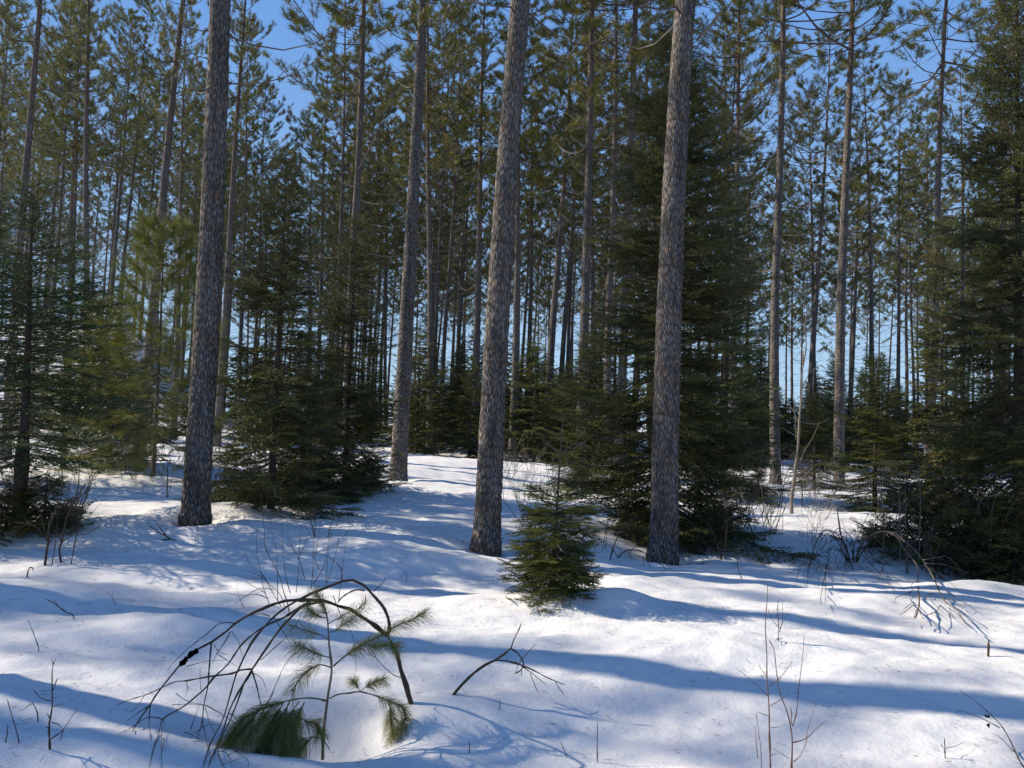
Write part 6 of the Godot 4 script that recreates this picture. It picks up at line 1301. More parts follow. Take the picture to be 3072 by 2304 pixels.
# crown of a tall red pine: whorls of rising limbs with brushes of needles, bare dead limbs below
func pine_crown(seed_: int, height: float, base: float, reach: float, tufts: Array, fill: float) -> ArrayMesh:
	rng.seed = seed_
	var leaf := Acc.new()
	var wood := Acc.new()
	var y := base - 5.5
	while y < height - 0.15:
		var live := y > base + rng.randf_range(-1.2, 0.6)
		var f := clampf((y - base) / (height - base), 0.0, 1.0)
		var count := rng.randi_range(3, 5) if live else rng.randi_range(1, 3)
		var turn := rng.randf() * TAU
		for b in count:
			var az := turn + TAU * b / count + rng.randf_range(-0.4, 0.4)
			var l := (reach * (1.0 - pow(f, 2.2)) * (0.7 + 0.3 * sin(y * 2.1 + seed_)) + 0.3) * rng.randf_range(0.35, 1.25) * (1.0 + 0.35 * sin(az * 1.0 + seed_))
			if not live:
				l = rng.randf_range(0.4, 1.9)
			var out := Vector3(cos(az), 0, sin(az))
			var rise := lerpf(0.02, 0.75, f) + rng.randf_range(-0.15, 0.2)
			if not live:
				rise = rng.randf_range(-0.25, 0.35)
			var sag := rng.randf_range(0.1, 0.4) * (1.0 - f)
			var pp := PackedVector3Array()
			var side := out.cross(Vector3.UP) * rng.randf_range(-0.25, 0.25)
			for k in 6:
				var t := k / 5.0
				pp.append(Vector3(0, y, 0) + out * l * t + side * l * t * t + Vector3(0, l * (rise * t - sag * sin(t * PI) * 0.5 + 0.25 * t * t * t), 0))
			var r := 0.008 + 0.0085 * l if live else 0.006 + 0.005 * l
			for k in 5:
				stick(wood, pp[k], pp[k + 1], r * (1.0 - 0.16 * k), rng.randi() % 2 if live else 1 + rng.randi() % 2)
			var twigs := int((2.0 + l * 3.2) * fill) if live else rng.randi_range(1, 4)
			for k in twigs:
				var t := rng.randf_range(0.42, 1.0)
				var j := mini(int(t * 5.0), 4)
				var p := pp[j].lerp(pp[j + 1], t * 5.0 - j)
				var along := (pp[j + 1] - pp[j]).normalized()
				var sd := along.cross(Vector3.UP).normalized() * (1.0 if k % 2 else -1.0)
				var d := (along * 0.7 + sd * rng.randf_range(0.3, 0.9) + Vector3(0, rng.randf_range(-0.1, 0.5), 0)).normalized()
				var tl := rng.randf_range(0.16, 0.30) + 0.26 * l * (1.0 - t)
				var bendp := p + d * tl * 0.55
				d = (d + Vector3(0, 0.35 if live else rng.randf_range(-0.5, 0.3), 0)).normalized()
				var q := bendp + d * tl * 0.5
				stick(wood, p, bendp, 0.006, 0 if live else 2)
				stick(wood, bendp, q, 0.0045, 0 if live else 2)
				if live:
					for m in 2:
						var tp: Array = pick(tufts)
						var dd := (d + Vector3(rng.randf_range(-0.6, 0.6), rng.randf_range(-0.2, 0.5), rng.randf_range(-0.6, 0.6)) * (0.3 + 0.7 * m)).normalized()
						leaf.stamp(set_along(dd, Vector3.UP, rng.randf_range(0.8, 1.2), bendp.lerp(q, 1.0 - 0.75 * m)), tp[0], pick(tp[1]))
			if live:
				var tp2: Array = pick(tufts)
				leaf.stamp(set_along(pp[5] - pp[4], Vector3.UP, 1.15, pp[5]), tp2[0], pick(tp2[1]))
		y += rng.randf_range(0.32, 0.62) * (1.0 if live else 0.8)
	return mesh_of([[leaf, mat.pine_needles], [wood, mat.twig]])

# crown of a fir or spruce. tiers: y, count, length, rise, sag
func fir_crown(seed_: int, tiers: Array, sprays: Array, side_step: float, size: float, dead: float, bare: float, ragged := 1.0) -> Array:
	rng.seed = seed_
	var leaf := Acc.new()
	var wood := Acc.new()
	for tier in tiers:
		var turn := rng.randf() * TAU
		for b in tier[1]:
			var az: float = turn + TAU * b / tier[1] + rng.randf_range(-0.3, 0.3)
			var lobe := sin(az * 2.0 + tier[0] * 3.1 + seed_) * sin(az * 3.0 - tier[0] * 2.3 + seed_ * 1.7)
			if lobe < -0.35 and rng.randf() < ragged:
				continue
			var l: float = tier[2] * rng.randf_range(0.5, 1.15) * (1.0 + 0.35 * lobe * ragged)
			var out := Vector3(cos(az), 0, sin(az))
			var rise: float = tier[3] + rng.randf_range(-0.1, 0.1)
			var sag: float = tier[4] * rng.randf_range(0.7, 1.3)
			var y: float = tier[0] + rng.randf_range(-0.05, 0.05)
			var pp := PackedVector3Array()
			for k in 6:
				var t := k / 5.0
				pp.append(Vector3(0, y, 0) + out * l * t + Vector3(0, l * (rise * t - sag * t * (1.0 - 0.5 * t * t)), 0))
			for k in 5:
				stick(wood, pp[k], pp[k + 1], (0.005 + 0.008 * l) * (1.0 - 0.17 * k), 0)
			var brown := rng.randf() < dead
			var t := bare
			var sgn := 1.0
			while t < 1.0:
				var j := mini(int(t * 5.0), 4)
				var p := pp[j].lerp(pp[j + 1], t * 5.0 - j)
				var along := (pp[j + 1] - pp[j]).normalized()
				var flat := along.cross(Vector3.UP).normalized() * sgn
				var d := along * rng.randf_range(0.55, 0.9) + flat * rng.randf_range(0.6, 0.95) + Vector3(0, rng.randf_range(-0.5, 0.12), 0)
				var sz := clampf((1.0 - t) * l * 0.62 + 0.12, 0.14, 0.6) * rng.randf_range(0.7, 1.25) / size
				var tp: Array = pick(sprays)
				var cs: Array = tp[1]
				leaf.stamp(set_along(d, (Vector3.UP + along * -0.2 + flat * rng.randf_range(-0.4, 0.4)), sz, p), tp[0], cs[cs.size() - 1] if brown and rng.randf() < 0.6 else cs[rng.randi() % (cs.size() - 1)])
				sgn = -sgn
				t += side_step / l * rng.randf_range(0.7, 1.3)
			var te: Array = pick(sprays)
			leaf.stamp(set_along(pp[5] - pp[3], Vector3.UP, clampf(l * 0.35, 0.14, 0.42) / size, pp[4]), te[0], te[1][4 if rng.randf() < 0.5 else rng.randi() % (te[1].size() - 1)])
	return [leaf, wood]

func cone_tiers(seed_: int, height: float, reach: float, base: float, gap: float, per: int, shape: float) -> Array:
	rng.seed = seed_
	var out := []
	var y := base
	while y < height * 0.985:
		var f := y / height
		var l := reach * pow(1.0 - f, shape) * rng.randf_range(0.8, 1.1) + 0.06
		if f < 0.14:
			l *= lerpf(0.72, 1.0, f / 0.14)
		out.append([y, per + rng.randi_range(-1, 1), l, lerpf(0.05, 0.95, pow(f, 1.4)), lerpf(0.62, 0.05, f)])
		y += gap * rng.randf_range(0.7, 1.3) * (0.6 + 0.5 * (1.0 - f))
	return out

func trunk_tube(radius: float, height: float, col: Color) -> ArrayMesh:
	var a := Acc.new()
	var p := PackedVector3Array()
	for i in 13:
		var t := i / 12.0
		p.append(Vector3(0.02 * sin(t * 5.0) * t, -0.4 + (height + 0.4) * t, 0.02 * cos(t * 4.0) * t))
	tube(a, p, radius, radius * 0.08, 10, col, 0.05)
	return mesh_of([[a, mat.twig_smooth]])

# ------------------------------------------------------------------ materials
func noise_image(size: int, freq: float, octaves: int, seed_: int, kind: int) -> ImageTexture:
	var n := FastNoiseLite.new()
	n.seed = seed_
	n.noise_type = kind
	n.frequency = freq
	n.fractal_octaves = octaves
	var im := n.get_seamless_image(size, size)
	return ImageTexture.create_from_image(im)

# flaky plates of pine bark: [colour, relief], wrapping both ways
func bark_maps() -> Array:
	var w := 512
	var h := 1024
	var n := FastNoiseLite.new()
	n.seed = 5
	n.noise_type = FastNoiseLite.TYPE_CELLULAR
	n.frequency = 0.036
	n.fractal_type = FastNoiseLite.FRACTAL_NONE
	n.cellular_jitter = 1.0
	n.domain_warp_enabled = true
	n.domain_warp_amplitude = 14.0
	n.domain_warp_frequency = 0.05
	n.domain_warp_fractal_octaves = 3
	n.cellular_return_type = FastNoiseLite.RETURN_DISTANCE2_SUB
	var crack := n.get_seamless_image(w, w).get_data()
	n.cellular_return_type = FastNoiseLite.RETURN_CELL_VALUE
	var cell := n.get_seamless_image(w, w).get_data()
	var f := FastNoiseLite.new()
	f.seed = 6
	f.frequency = 0.045
	f.fractal_octaves = 5
	var grain := f.get_seamless_image(w, w).get_data()
	f.seed = 7
	f.frequency = 0.012
	var patch := f.get_seamless_image(w, w).get_data()
	var col := PackedByteArray()
	var hgt := PackedByteArray()
	col.resize(w * h * 3)
	hgt.resize(w * h)
	for y in h:
		var r1 := (y >> 1) * w
		var r2 := (y * 3 % w) * w
		for x in w:
			var c := clampf((crack[r1 + x] - 10) / 90.0, 0.0, 1.0)
			var v := cell[r1 + x] / 255.0
			var g := grain[r2 + x] / 255.0
			var gf := grain[r1 + (x * 3) % w] / 255.0
			var p := patch[r1 + x] / 255.0
			var t := (0.60 + 0.40 * c) * (0.84 + 0.24 * v) * (0.66 + 0.6 * g) * (0.74 + 0.5 * gf) * 0.72
			var k := (y * w + x) * 3
			var warm := clampf((p - 0.5) * 1.4, -0.2, 0.35)
			col[k] = int(clampf(t * (1.0 + warm * 0.22), 0.0, 1.0) * 255.0)
			col[k + 1] = int(clampf(t * 0.975, 0.0, 1.0) * 255.0)
			col[k + 2] = int(clampf(t * (0.955 - warm * 0.2), 0.0, 1.0) * 255.0)
			hgt[y * w + x] = int(clampf(c * (0.45 + 0.35 * v) + 0.3 * g, 0.0, 1.0) * 255.0)
	return [ImageTexture.create_from_image(Image.create_from_data(w, h, false, Image.FORMAT_RGB8, col)), ImageTexture.create_from_image(Image.create_from_data(w, h, false, Image.FORMAT_L8, hgt))]

func make_materials() -> void:
	var snow := StandardMaterial3D.new()
	snow.albedo_color = Color(0.855, 0.857, 0.865)
	snow.roughness = 0.62
	snow.metallic_specular = 0.35
	snow.subsurf_scatter_enabled = true
	snow.subsurf_scatter_strength = 0.12
	snow.uv1_triplanar = true
	snow.uv1_world_triplanar = true
	snow.uv1_scale = Vector3(1.1, 1.1, 1.1)
	snow.heightmap_enabled = true
	snow.heightmap_scale = 0.28
	snow.heightmap_texture = noise_image(1024, 0.02, 6, 3, FastNoiseLite.TYPE_SIMPLEX_SMOOTH)
	mat.snow = snow
	var bark := StandardMaterial3D.new()
	bark.vertex_color_use_as_albedo = true
	bark.roughness = 0.92
	bark.metallic_specular = 0.2
	var maps := bark_maps()
	bark.albedo_texture = maps[0]
	bark.heightmap_enabled = true
	bark.heightmap_scale = 1.2
	bark.heightmap_texture = maps[1]
	mat.bark = bark
	for e in [["pine_needles", Color(1, 1, 1), 0.5], ["fir_0", Color(1, 1, 1), 0.35], ["fir_1", Color(0.95, 1.0, 0.9), 0.45], ["fir_2", Color(0.80, 0.97, 1.0), 0.35], ["soft_needles", Color(1, 1, 1), 0.7]]:
		var m := StandardMaterial3D.new()
		m.vertex_color_use_as_albedo = true
		m.albedo_color = e[1]
		m.roughness = 0.55
		m.metallic_specular = 0.4
		m.cull_mode = BaseMaterial3D.CULL_DISABLED
		m.backlight_enabled = true
		m.backlight = Color(e[2], e[2], e[2] * 0.7)
		mat[e[0]] = m
	var tw := StandardMaterial3D.new()
	tw.vertex_color_use_as_albedo = true
	tw.roughness = 0.85
	tw.metallic_specular = 0.25
	mat.twig = tw
	mat.twig_smooth = tw
	var kn := StandardMaterial3D.new()
	kn.albedo_color = Color(0.10, 0.09, 0.085)
	kn.roughness = 0.95
	mat.knot = kn
	var br := StandardMaterial3D.new()
	br.albedo_color = Color(0.50, 0.31, 0.21)
	br.roughness = 0.8
	mat.berry = br

# ------------------------------------------------------------------ the wood
func _ready() -> void:
	# camera, sky, sun
	var cam := Camera3D.new()
	cam.name = "camera"
	add_child(cam)
	cam.position = Vector3(0, 1.5, 0)
	cam.basis = Basis(Vector3.RIGHT, deg_to_rad(2.6)) * Basis(Vector3.BACK, deg_to_rad(1.6))
	cam.fov = 52.8
	cam.near = 0.05
	cam.far = 2000.0
	cam.current = true
	var sky_mat := ProceduralSkyMaterial.new()
	sky_mat.sky_top_color = Color(0.32, 0.56, 0.88)
	sky_mat.sky_horizon_color = Color(0.75, 0.88, 0.97)
	sky_mat.sky_curve = 0.22
	sky_mat.ground_bottom_color = Color(0.6, 0.66, 0.75)
	sky_mat.ground_horizon_color = Color(0.66, 0.76, 0.9)
	sky_mat.sun_angle_max = 35.0
	sky_mat.sun_curve = 0.12
	sky_mat.sky_energy_multiplier = 0.84
	var sky := Sky.new()
	sky.sky_material = sky_mat
	var env := Environment.new()
	env.background_mode = Environment.BG_SKY
	env.sky = sky
	env.tonemap_mode = Environment.TONE_MAPPER_LINEAR
	env.tonemap_exposure = 1.48
	env.sdfgi_enabled = true
	env.ssao_enabled = true
	env.ssil_enabled = true
	var world := WorldEnvironment.new()
	world.name = "world"
	world.environment = env
	add_child(world)
	var sun := DirectionalLight3D.new()
	sun.name = "sun"
	add_child(sun)
	var to_sun := Vector3(-cos(deg_to_rad(14)) * cos(deg_to_rad(33)), sin(deg_to_rad(33)), -sin(deg_to_rad(14)) * cos(deg_to_rad(33)))
	sun.basis = Basis.looking_at(-to_sun)
	sun.light_color = Color(1.0, 0.945, 0.85)
	sun.light_energy = 1.6
	sun.light_angular_distance = 0.55
	sun.shadow_enabled = true

	make_materials()
	make_prism()
	rng.seed = 11

	# snow
	var wells := []
	for p in PINES:
		if p[4] == "N" or p[4] == "M":
			wells.append([p[0], p[1], p[3] + 0.20, 0.15])
	build_ground(wells)

	# foliage that the trees share
	var olive := [Color(1, 1, 1), Color(0.8, 0.82, 0.8), Color(1.25, 1.2, 1.1), Color(0.9, 0.95, 1.05), Color(1.15, 1.05, 0.9), Color(1.5, 1.2, 0.9)]
	var tufts := []
	for i in 5:
		tufts.append(tuft(34, 0.16, 0.012, 1.3, Color(0.140, 0.148, 0.044), olive))
	var greens := [Color(1, 1, 1), Color(0.75, 0.8, 0.8), Color(1.2, 1.2, 1.1), Color(0.9, 1.0, 1.0), Color(1.75, 1.65, 1.2), Color(2.3, 1.55, 1.1)]
	var mid := []
	for i in 4:
		mid.append(spray(0.42, 0.046, 0.0165, 0.030, 0.0115, 2, Color(0.074, 0.080, 0.028), greens))
	var far := []
	for i in 3:
		far.append(spray(0.5, 0.08, 0.042, 0.065, 0.028, 2, Color(0.070, 0.076, 0.026), greens))
	var fine := []
	for i in 4:
		fine.append(spray(0.26, 0.028, 0.0085, 0.019, 0.0048, 3, Color(0.090, 0.094, 0.028), greens))

	# pines
	var crowns := []
	for i in 8:
		crowns.append(pine_crown(100 + i, 22.0, 10.6 + 0.45 * i, [2.2, 1.7, 2.6, 1.9, 2.4, 2.1, 2.7, 1.8][i], tufts, [1.2, 1.5, 1.1, 1.4, 1.3, 1.6, 1.1, 1.5][i]))
	for i in 5:
		crowns.append(pine_crown(120 + i, 22.0, 9.8 + 0.8 * i, [2.9, 2.5, 3.2, 2.7, 3.0][i], tufts, 1.5))
	var trunks := []
	for i in 3:
		trunks.append(trunk_mesh(0.17, 22.0, 26, 320, 40 + i, 0.04 * (i - 1), 1.15, 0.9))
	var k := 0
	for p in PINES:
		rng.seed = 900 + k
		var at := foot(p[0], p[1])
		var o := thing("pine_tree", p[5], "tree", at, p[6] if p[6] else "tall pines in the wood")
		var up := Vector3(p[2], 1, rng.randf_range(-0.01, 0.01)).normalized()
		var lean := Basis(Quaternion(Vector3.UP, up))
		var s: float = p[3] / 0.17
		if p[4] == "N":
			o.basis = lean
			part("trunk", trunk_mesh(p[3], 22.0, 64, 520, 60 + k, p[7], 1.7, 0.55), o)
			var cr := part("crown", crowns[k % 8], o)
			cr.rotation.y = rng.randf() * TAU
			for i in 9:
				var st := Acc.new()
				var sa := rng.randf() * TAU
				var sy := rng.randf_range(1.6, 8.0)
				var sd0 := Vector3(cos(sa), 0, sin(sa))
				var rr: float = p[3] * (1.0 - sy / 22.0) - 0.01
				var ll := rng.randf_range(0.02, 0.10)
				tube(st, PackedVector3Array([sd0 * rr + Vector3(0, sy, 0), sd0 * (rr + ll * 0.6) + Vector3(0, sy + 0.01, 0), sd0 * (rr + ll) + Vector3(0, sy + rng.randf_range(-0.02, 0.03), 0)]), rng.randf_range(0.012, 0.022), 0.008, 7, Color(0.12, 0.10, 0.09), 0.25)
				part("branch_stub", mesh_of([[st, mat.twig_smooth]]), o)
			if k == 3:
				var a := Acc.new()
				tube(a, PackedVector3Array([Vector3(0.10, 6.02, 0.02), Vector3(0.17, 6.10, 0.06), Vector3(0.26, 6.20, 0.1), Vector3(0.36, 6.36, 0.14)]), 0.022, 0.012, 8, Color(0.2, 0.18, 0.16))
				part("branch_stub", mesh_of([[a, mat.twig_smooth]]), o)
		else:
			var tall := rng.randf_range(0.88, 1.06)
			o.basis = lean * Basis(Vector3.UP, rng.randf() * TAU) * Basis.from_scale(Vector3(1, tall, 1))
			var tr := part("trunk", trunks[k % 3], o)
			tr.scale = Vector3(s, 1, s)
			var cr := part("crown", crowns[8 + rng.randi() % 5] if p[4] == "F" else crowns[rng.randi() % 8], o)
			cr.scale = Vector3(p[8], 1, p[8])
		k += 1

	# firs and spruces
	var forms := {}
	var made: Array = fir_crown(21, cone_tiers(21, 9.0, 1.75, 0.35, 0.13, 7, 0.62), mid, 0.115, 0.42, 0.04, 0.22)
	forms.spruce = [[mesh_of([[made[0], mat.fir_0], [made[1], mat.twig]])], trunk_tube(0.11, 8.9, Color(0.08, 0.065, 0.055)), 9.0, 1.75]
	var fv := []
	for i in 2:
		made = fir_crown(31 + i, cone_tiers(31 + i, 5.2, 1.15, 0.30, 0.12, 7, 0.68), mid, 0.11, 0.42, 0.03, 0.2)
		fv.append(mesh_of([[made[0], mat.fir_0], [made[1], mat.twig]]))
	forms.fir = [fv, trunk_tube(0.062, 5.1, Color(0.075, 0.062, 0.052)), 5.2, 1.15]
	fv = []
	for i in 2:
		made = fir_crown(41 + i, cone_tiers(41 + i, 5.2, 1.25, 1.15, 0.165, 7, 0.75), mid, 0.13, 0.42, 0.03, 0.2)
		fv.append(mesh_of([[made[0], mat.fir_0], [made[1], mat.twig]]))
	forms.barefoot = [fv, trunk_tube(0.062, 5.1, Color(0.075, 0.062, 0.052)), 5.2, 1.15]
	fv = []
	for i in 2:
		var low := []
		for j in 9:
			low.append([0.18 + 0.085 * j, 8, 0.95 - 0.06 * j, 0.42, 0.95])
		made = fir_crown(47 + i, low, mid, 0.10, 0.42, 0.1, 0.25)
		fv.append(mesh_of([[made[0], mat.fir_0], [made[1], mat.twig]]))
	forms.skirt = [fv, trunk_tube(0.03, 0.95, Color(0.075, 0.062, 0.052)), 1.0, 0.95]
	fv = []
	for i in 3:
		made = fir_crown(51 + i, cone_tiers(51 + i, 4.6, 1.3, 0.15, 0.19, 7, 0.80), far, 0.17, 0.5, 0.05, 0.15)
		fv.append(mesh_of([[made[0], mat.fir_0], [made[1], mat.twig]]))
	forms.farfir = [fv, trunk_tube(0.06, 4.5, Color(0.07, 0.06, 0.05)), 4.6, 1.3]
	k = 0
	for f in FIRS:
		var form: Array = forms[f[0]]
		var o := thing("spruce_tree" if f[0] == "spruce" else "fir_tree", f[6], "tree", foot(f[1], f[2]), f[8] if f[8] else "firs and spruces under the pines")
		o.rotation.y = f[5]
		o.scale = Vector3(f[4] / form[3], f[3] / form[2], f[4] / form[3])
		part("trunk", form[1], o)
		var cr := part("crown", form[0][k % form[0].size()], o)
		cr.set_surface_override_material(0, mat["fir_%d" % f[7]])
		k += 1

	# the young fir in its snow well
	rng.seed = 71
	var tiers := []
	for i in 11:
		tiers.append([0.05 + 0.055 * i, 10, 0.43 - 0.004 * i, 0.15, 1.05])
	for e in [[0.60, 9, 0.42, 0.1, 0.5], [0.66, 8, 0.46, 0.15, 0.3], [0.72, 8, 0.40, 0.22, 0.25], [0.78, 8, 0.46, 0.26, 0.2], [0.84, 7, 0.34, 0.35, 0.2], [0.90, 7, 0.34, 0.4, 0.15], [0.97, 6, 0.24, 0.5, 0.12]]:
		tiers.append(e)
	made = fir_crown(72, tiers, fine, 0.05, 0.26, 0.0, 0.3, 0.2)
	var yf := thing("young_fir", "young fir in a snow hollow with a bare leader, in front of the central pine", "tree", foot(YOUNG_FIR[0], YOUNG_FIR[1]) - Vector3(0, 0.02, 0))
	yf.scale = Vector3(0.88, 0.80, 0.88)
	part("crown", mesh_of([[made[0], mat.fir_1], [made[1], mat.twig]]), yf)
	var lead := Acc.new()
	tube(lead, PackedVector3Array([Vector3(0, -0.4, 0), Vector3(0.0, 0.5, 0), Vector3(0.015, 1.1, 0), Vector3(0.03, 1.5, 0), Vector3(0.05, 1.95, 0)]), 0.018, 0.0025, 8, Color(0.10, 0.085, 0.06))
	part("trunk", mesh_of([[lead, mat.twig_smooth]]), yf)
	for e in [[-0.30, 0.32, 0.05], [-0.2, 0.25, -0.15], [0.27, 0.33, 0.0], [0.33, 0.24, 0.12]]:
		var a := Acc.new()
		tube(a, PackedVector3Array([Vector3(0.025, 1.40, 0), Vector3(0.025 + e[0] * 0.5, 1.40 + e[1] * 0.42, e[2] * 0.5), Vector3(0.025 + e[0], 1.40 + e[1], e[2])]), 0.006, 0.002, 6, Color(0.11, 0.10, 0.06))
		part("branch", mesh_of([[a, mat.twig_smooth]]), yf)
	var sparse := Acc.new()
	for i in 420:
		var t := rng.randf()
		var base := Vector3(0.012 + 0.04 * t, 1.1 + 0.85 * t, 0)
		var an := rng.randf() * TAU
		needle(sparse, base, Vector3(cos(an), 0.9, sin(an)).normalized(), 0.018, 0.0022, vary(Color(0.06, 0.07, 0.03), 0.3))
	part("leader_needles", mesh_of([[sparse, mat.fir_1]]), yf)

	# soft yellow-green white pine sapling
	var soft := []
	for i in 4:
		soft.append(tuft(40, 0.17, 0.0042, 1.0, Color(0.16, 0.17, 0.05), [Color(1, 1, 1), Color(0.8, 0.85, 0.8), Color(1.25, 1.2, 1.0), Color(1.05, 1.1, 0.9)]))
	rng.seed = 81
	var leaf := Acc.new()
	var wood := Acc.new()
	var y := 0.5
	while y < 5.3:
		var f := y / 5.5
		var turn := rng.randf() * TAU
		for b in 6:
			var az := turn + TAU * b / 6.0 + rng.randf_range(-0.3, 0.3)
			var l := (1.5 * pow(1.0 - f, 0.7) + 0.2) * rng.randf_range(0.7, 1.15)
			var out := Vector3(cos(az), lerpf(0.05, 0.65, f), sin(az))
			var p0 := Vector3(0, y, 0)
			var prev := p0
			for s in 10:
				var t := (s + 1) / 10.0
				var q := p0 + out * l * t + Vector3(0, -0.25 * l * sin(t * PI), 0)
				stick(wood, prev, q, 0.012 * (1.1 - t), 0)
				if t > 0.2:
					for m in 3:
						var tp: Array = pick(soft)
						var d := (q - prev).normalized() + Vector3(rng.randf_range(-0.8, 0.8), rng.randf_range(-0.4, 0.5), rng.randf_range(-0.8, 0.8))
						leaf.stamp(set_along(d, Vector3.UP, rng.randf_range(0.8, 1.15), q + d.normalized() * rng.randf_range(0.0, 0.42) * (1.4 - t)), tp[0], pick(tp[1]))
				prev = q
		y += 0.34
	var soft_crown := mesh_of([[leaf, mat.soft_needles], [wood, mat.twig]])
	var wp := thing("white_pine_sapling", "soft yellow-green young pine left of the thick dark trunk", "tree", foot(WHITE_PINE[0], WHITE_PINE[1]))
	var soft_trunk := trunk_tube(0.05, 5.6, Color(0.13, 0.11, 0.08))
	part("trunk", soft_trunk, wp)
	part("crown", soft_crown, wp)
	var wq := thing("white_pine_sapling", "smaller yellow-green young pine behind the dark left edge fir", "tree", foot(WHITE_PINE[0] - 1.6, WHITE_PINE[1] - 1.2))
	wp.scale = Vector3(0.95, 0.84, 0.95)
	wq.scale = Vector3(0.85, 0.6, 0.85)
	wq.rotation.y = 2.0
	part("trunk", soft_trunk, wq)
	part("crown", soft_crown, wq)

	# bare bushes far behind
	rng.seed = 91
	var bushes := []
	for i in 3:
		var a := Acc.new()
		for s in 16:
			grow(a, Vector3(rng.randf_range(-0.3, 0.3), -0.1, rng.randf_range(-0.3, 0.3)), Vector3(rng.randf_range(-0.5, 0.5), 1, rng.randf_range(-0.5, 0.5)).normalized(), 1.2, 0.018, 3)
		bushes.append(mesh_of([[a, mat.twig]]))
	k = 0
	for b in BUSHES:
		var o := part(numbered("bare_bush"), bushes[k % 3], self, foot(b[0], b[1]))
		o.set_meta("label", "bare grey-brown bush far behind the pine trunks")
		o.set_meta("category", "bush")
		o.set_meta("group", "bare bushes far behind")
		o.rotation.y = b[3]
		o.scale = Vector3.ONE * (b[2] / 2.6)
		k += 1

	# thin shrubs sprouting from the snow
	rng.seed = 93
	var brush := []
	for i in 4:
		var a := Acc.new()
		for st in rng.randi_range(5, 9):
			var d := Vector3(rng.randf_range(-0.55, 0.55), 1, rng.randf_range(-0.55, 0.55)).normalized()
			grow(a, Vector3(rng.randf_range(-0.18, 0.18), -0.12, rng.randf_range(-0.18, 0.18)), d, rng.randf_range(0.5, 0.95), 0.0065, 2)
		brush.append(mesh_of([[a, mat.twig]]))
	k = 0
	for b in BRUSH:
		var o := part(numbered("bare_shrub"), brush[k % 4], self, foot(b[0], b[1]))
		o.set_meta("label", b[4])
		o.set_meta("category", "shrub")
		o.set_meta("group", b[5])
		o.rotation.y = b[3]
		o.scale = Vector3.ONE * b[2]
		k += 1

	# bare woody plants in front
	var barks := [Color(0.075, 0.058, 0.046), Color(0.21, 0.13, 0.105), Color(0.15, 0.125, 0.105), Color(0.19, 0.17, 0.145)]
	for w in WOODY:
		rng.seed = hash(w[1])
		var o := thing(w[0], w[1], w[2], Vector3(w[5][0], w[5][1], w[5][2]), w[3])
		for q in w[6]:
			var a := Acc.new()
			tube(a, kinked(points(q[3])), q[1], q[2], 7 if q[1] > 0.004 else 5, barks[w[4]], 0.2)
			part(q[0], mesh_of([[a, mat.twig_smooth]]), o)
		if w[0] == "bent_sapling":
			var kp := points(KNOT)
			var a := Acc.new()
			for i in 26:
				var t := rng.randf() * 3.999
				var c := kp[int(t)].lerp(kp[int(t) + 1], t - int(t)) - o.position
				lump(a, c + Vector3(rng.randf_range(-1, 1), rng.randf_range(-1, 1), rng.randf_range(-1, 1)) * 0.006, rng.randf_range(0.006, 0.012), Color(1, 1, 1))
			var kk := part("black_knot", mesh_of([[a, mat.knot]]), o)
			kk.set_meta("label", "lumpy black gall on the branch")
		if w[0] == "berry_branch":
			for b in BERRIES:
				var a := Acc.new()
				for i in 7:
					lump(a, Vector3(b[0], b[1], b[2]) - o.position + Vector3(rng.randf_range(-1, 1), rng.randf_range(-1, 1), rng.randf_range(-1, 1)) * 0.007, rng.randf_range(0.004, 0.006), Color(1, 1, 1))
				part("seed_cluster", mesh_of([[a, mat.berry]]), o)

	# white pine seedling in its hollow
	rng.seed = 95
	var root := Vector3(SEEDLING[0][5][0], SEEDLING[0][5][1], SEEDLING[0][5][2])
	var sd := thing("white_pine_seedling", "long-needled pine seedling under the bent sapling, lower limbs drooping to the snow", "tree", root)
	var first := true
	for e in SEEDLING:
		var pp := points(e[5])
		for i in pp.size():
			pp[i] -= root
		var a := Acc.new()
		tube(a, pp, e[0], e[1], 8, Color(0.17, 0.14, 0.11))
		var limb := part("stem" if first else "limb", mesh_of([[a, mat.twig_smooth]]), sd)
		first = false
		var length := 0.0
		for i in pp.size() - 1:
			length += pp[i].distance_to(pp[i + 1])
		var nd := Acc.new()
		var s: float = e[2]
		while s < 1.0:
			var u := s * (pp.size() - 1)
			var j := mini(int(u), pp.size() - 2)
			var p := pp[j].lerp(pp[j + 1], u - j)
			var along := (pp[j + 1] - pp[j]).normalized()
			for m in 5:
				var x := across(along)
				var an := rng.randf() * TAU
				var d := (along * rng.randf_range(0.5, 1.0) + (x * cos(an) + along.cross(x) * sin(an)) * rng.randf_range(0.35, 1.05)).normalized()
				long_needle(nd, p + Vector3(rng.randf_range(-1, 1), rng.randf_range(-1, 1), rng.randf_range(-1, 1)) * 0.004, d, e[4] * rng.randf_range(0.75, 1.15), 0.0013, vary(Color(0.19, 0.198, 0.06), 0.35))
			s += 0.0032 / e[3] / length
		if nd.v.size():
			part("needles", mesh_of([[nd, mat.soft_needles]]), limb)

	# needles, bark flakes and twig bits lying on the snow
	rng.seed = 99
	var litter := Acc.new()
	for i in 9000:
		var z := -2.6 - 12.0 * pow(rng.randf(), 1.4)
		var x := rng.randf_range(-1, 1) * (1.5 - z * 0.8)
		var p := foot(x, z) + Vector3(0, 0.006, 0)
		var an := rng.randf() * TAU
		var l := rng.randf_range(0.006, 0.03) if rng.randf() < 0.93 else rng.randf_range(0.04, 0.12)
		stick(litter, p, p + Vector3(cos(an), rng.randf_range(-0.1, 0.2), sin(an)) * l, rng.randf_range(0.0006, 0.0016), rng.randi() % 4)
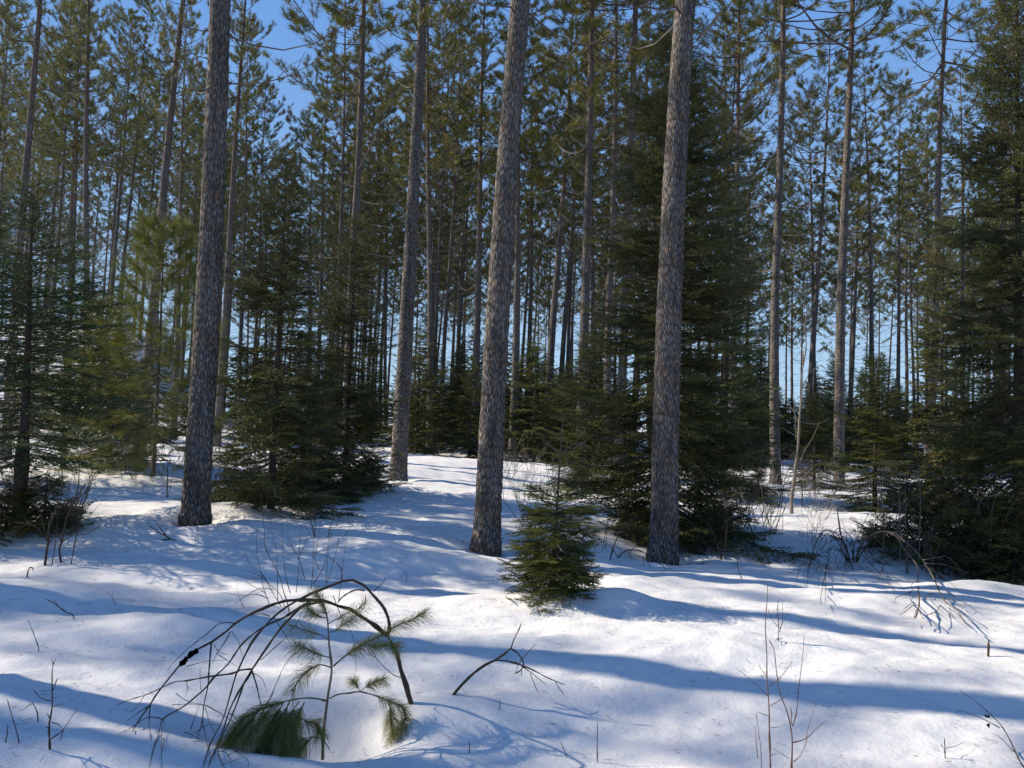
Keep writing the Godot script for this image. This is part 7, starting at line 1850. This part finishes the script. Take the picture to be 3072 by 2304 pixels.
	for p in PINES:
		if p[4] != "N" and p[4] != "M":
			continue
		for i in 160 if p[4] == "N" else 50:
			var an := rng.randf() * TAU
			var dist: float = p[3] + 0.02 + 0.5 * pow(rng.randf(), 2.2)
			var q := foot(p[0] + cos(an) * dist, p[1] + sin(an) * dist)
			q.y -= 0.15 * exp(-pow(dist / (p[3] + 0.20), 2.0)) - 0.008
			var aa := rng.randf() * TAU
			stick(litter, q, q + Vector3(cos(aa), rng.randf_range(-0.1, 0.25), sin(aa)) * rng.randf_range(0.01, 0.05), rng.randf_range(0.0015, 0.004), rng.randi() % 4)
	var lo := part("forest_litter", mesh_of([[litter, mat.twig]]), self)
	lo.set_meta("kind", "stuff")
	lo.set_meta("label", "scattered fallen needles and twig bits on the snow")
	lo.set_meta("category", "litter")

func long_needle(a: Acc, p: Vector3, d: Vector3, l: float, w: float, col: Color) -> void:
	var s := d.cross(Vector3(rng.randf_range(-1, 1), rng.randf_range(-1, 1), rng.randf_range(-1, 1))).normalized() * (w * 0.5)
	var q := p + d * l * 0.55 + Vector3(0, -0.08 * l, 0)
	var e := p + d * l + Vector3(0, -0.40 * l, 0)
	for t in [p - s, p + s, q - s, q - s, p + s, q + s, q - s, q + s, e]:
		a.v.append(t)
		a.c.append(col)

func grow(a: Acc, p: Vector3, d: Vector3, l: float, r: float, depth: int) -> void:
	var q := p + d * l * 0.5
	var e := q + (d + Vector3(rng.randf_range(-0.3, 0.3), 0.1, rng.randf_range(-0.3, 0.3))).normalized() * l * 0.5
	stick(a, p, q, r, 1 + rng.randi() % 2)
	stick(a, q, e, r * 0.8, 1 + rng.randi() % 2)
	if depth == 0:
		return
	for i in 3:
		var nd := (d + Vector3(rng.randf_range(-0.8, 0.8), rng.randf_range(-0.2, 0.5), rng.randf_range(-0.8, 0.8))).normalized()
		grow(a, p.lerp(e, rng.randf_range(0.45, 1.0)), nd, l * rng.randf_range(0.5, 0.75), r * 0.6, depth - 1)

# a small rough lump
func lump(a: Acc, c: Vector3, r: float, col: Color) -> void:
	var n := 6
	var pts := []
	for i in n + 1:
		var row := []
		for j in n:
			var th := PI * i / n
			var ph := TAU * j / n
			var k := r * (1.0 + 0.25 * sin(i * 2.3 + j * 1.7))
			row.append(Vector3(sin(th) * cos(ph), cos(th), sin(th) * sin(ph)) * k)
		pts.append(row)
	for i in n:
		for j in n:
			var j2 := (j + 1) % n
			for p in [pts[i][j], pts[i][j2], pts[i + 1][j], pts[i + 1][j], pts[i][j2], pts[i + 1][j2]]:
				a.v.append(c + p)
				a.n.append(p.normalized())
				a.c.append(col)
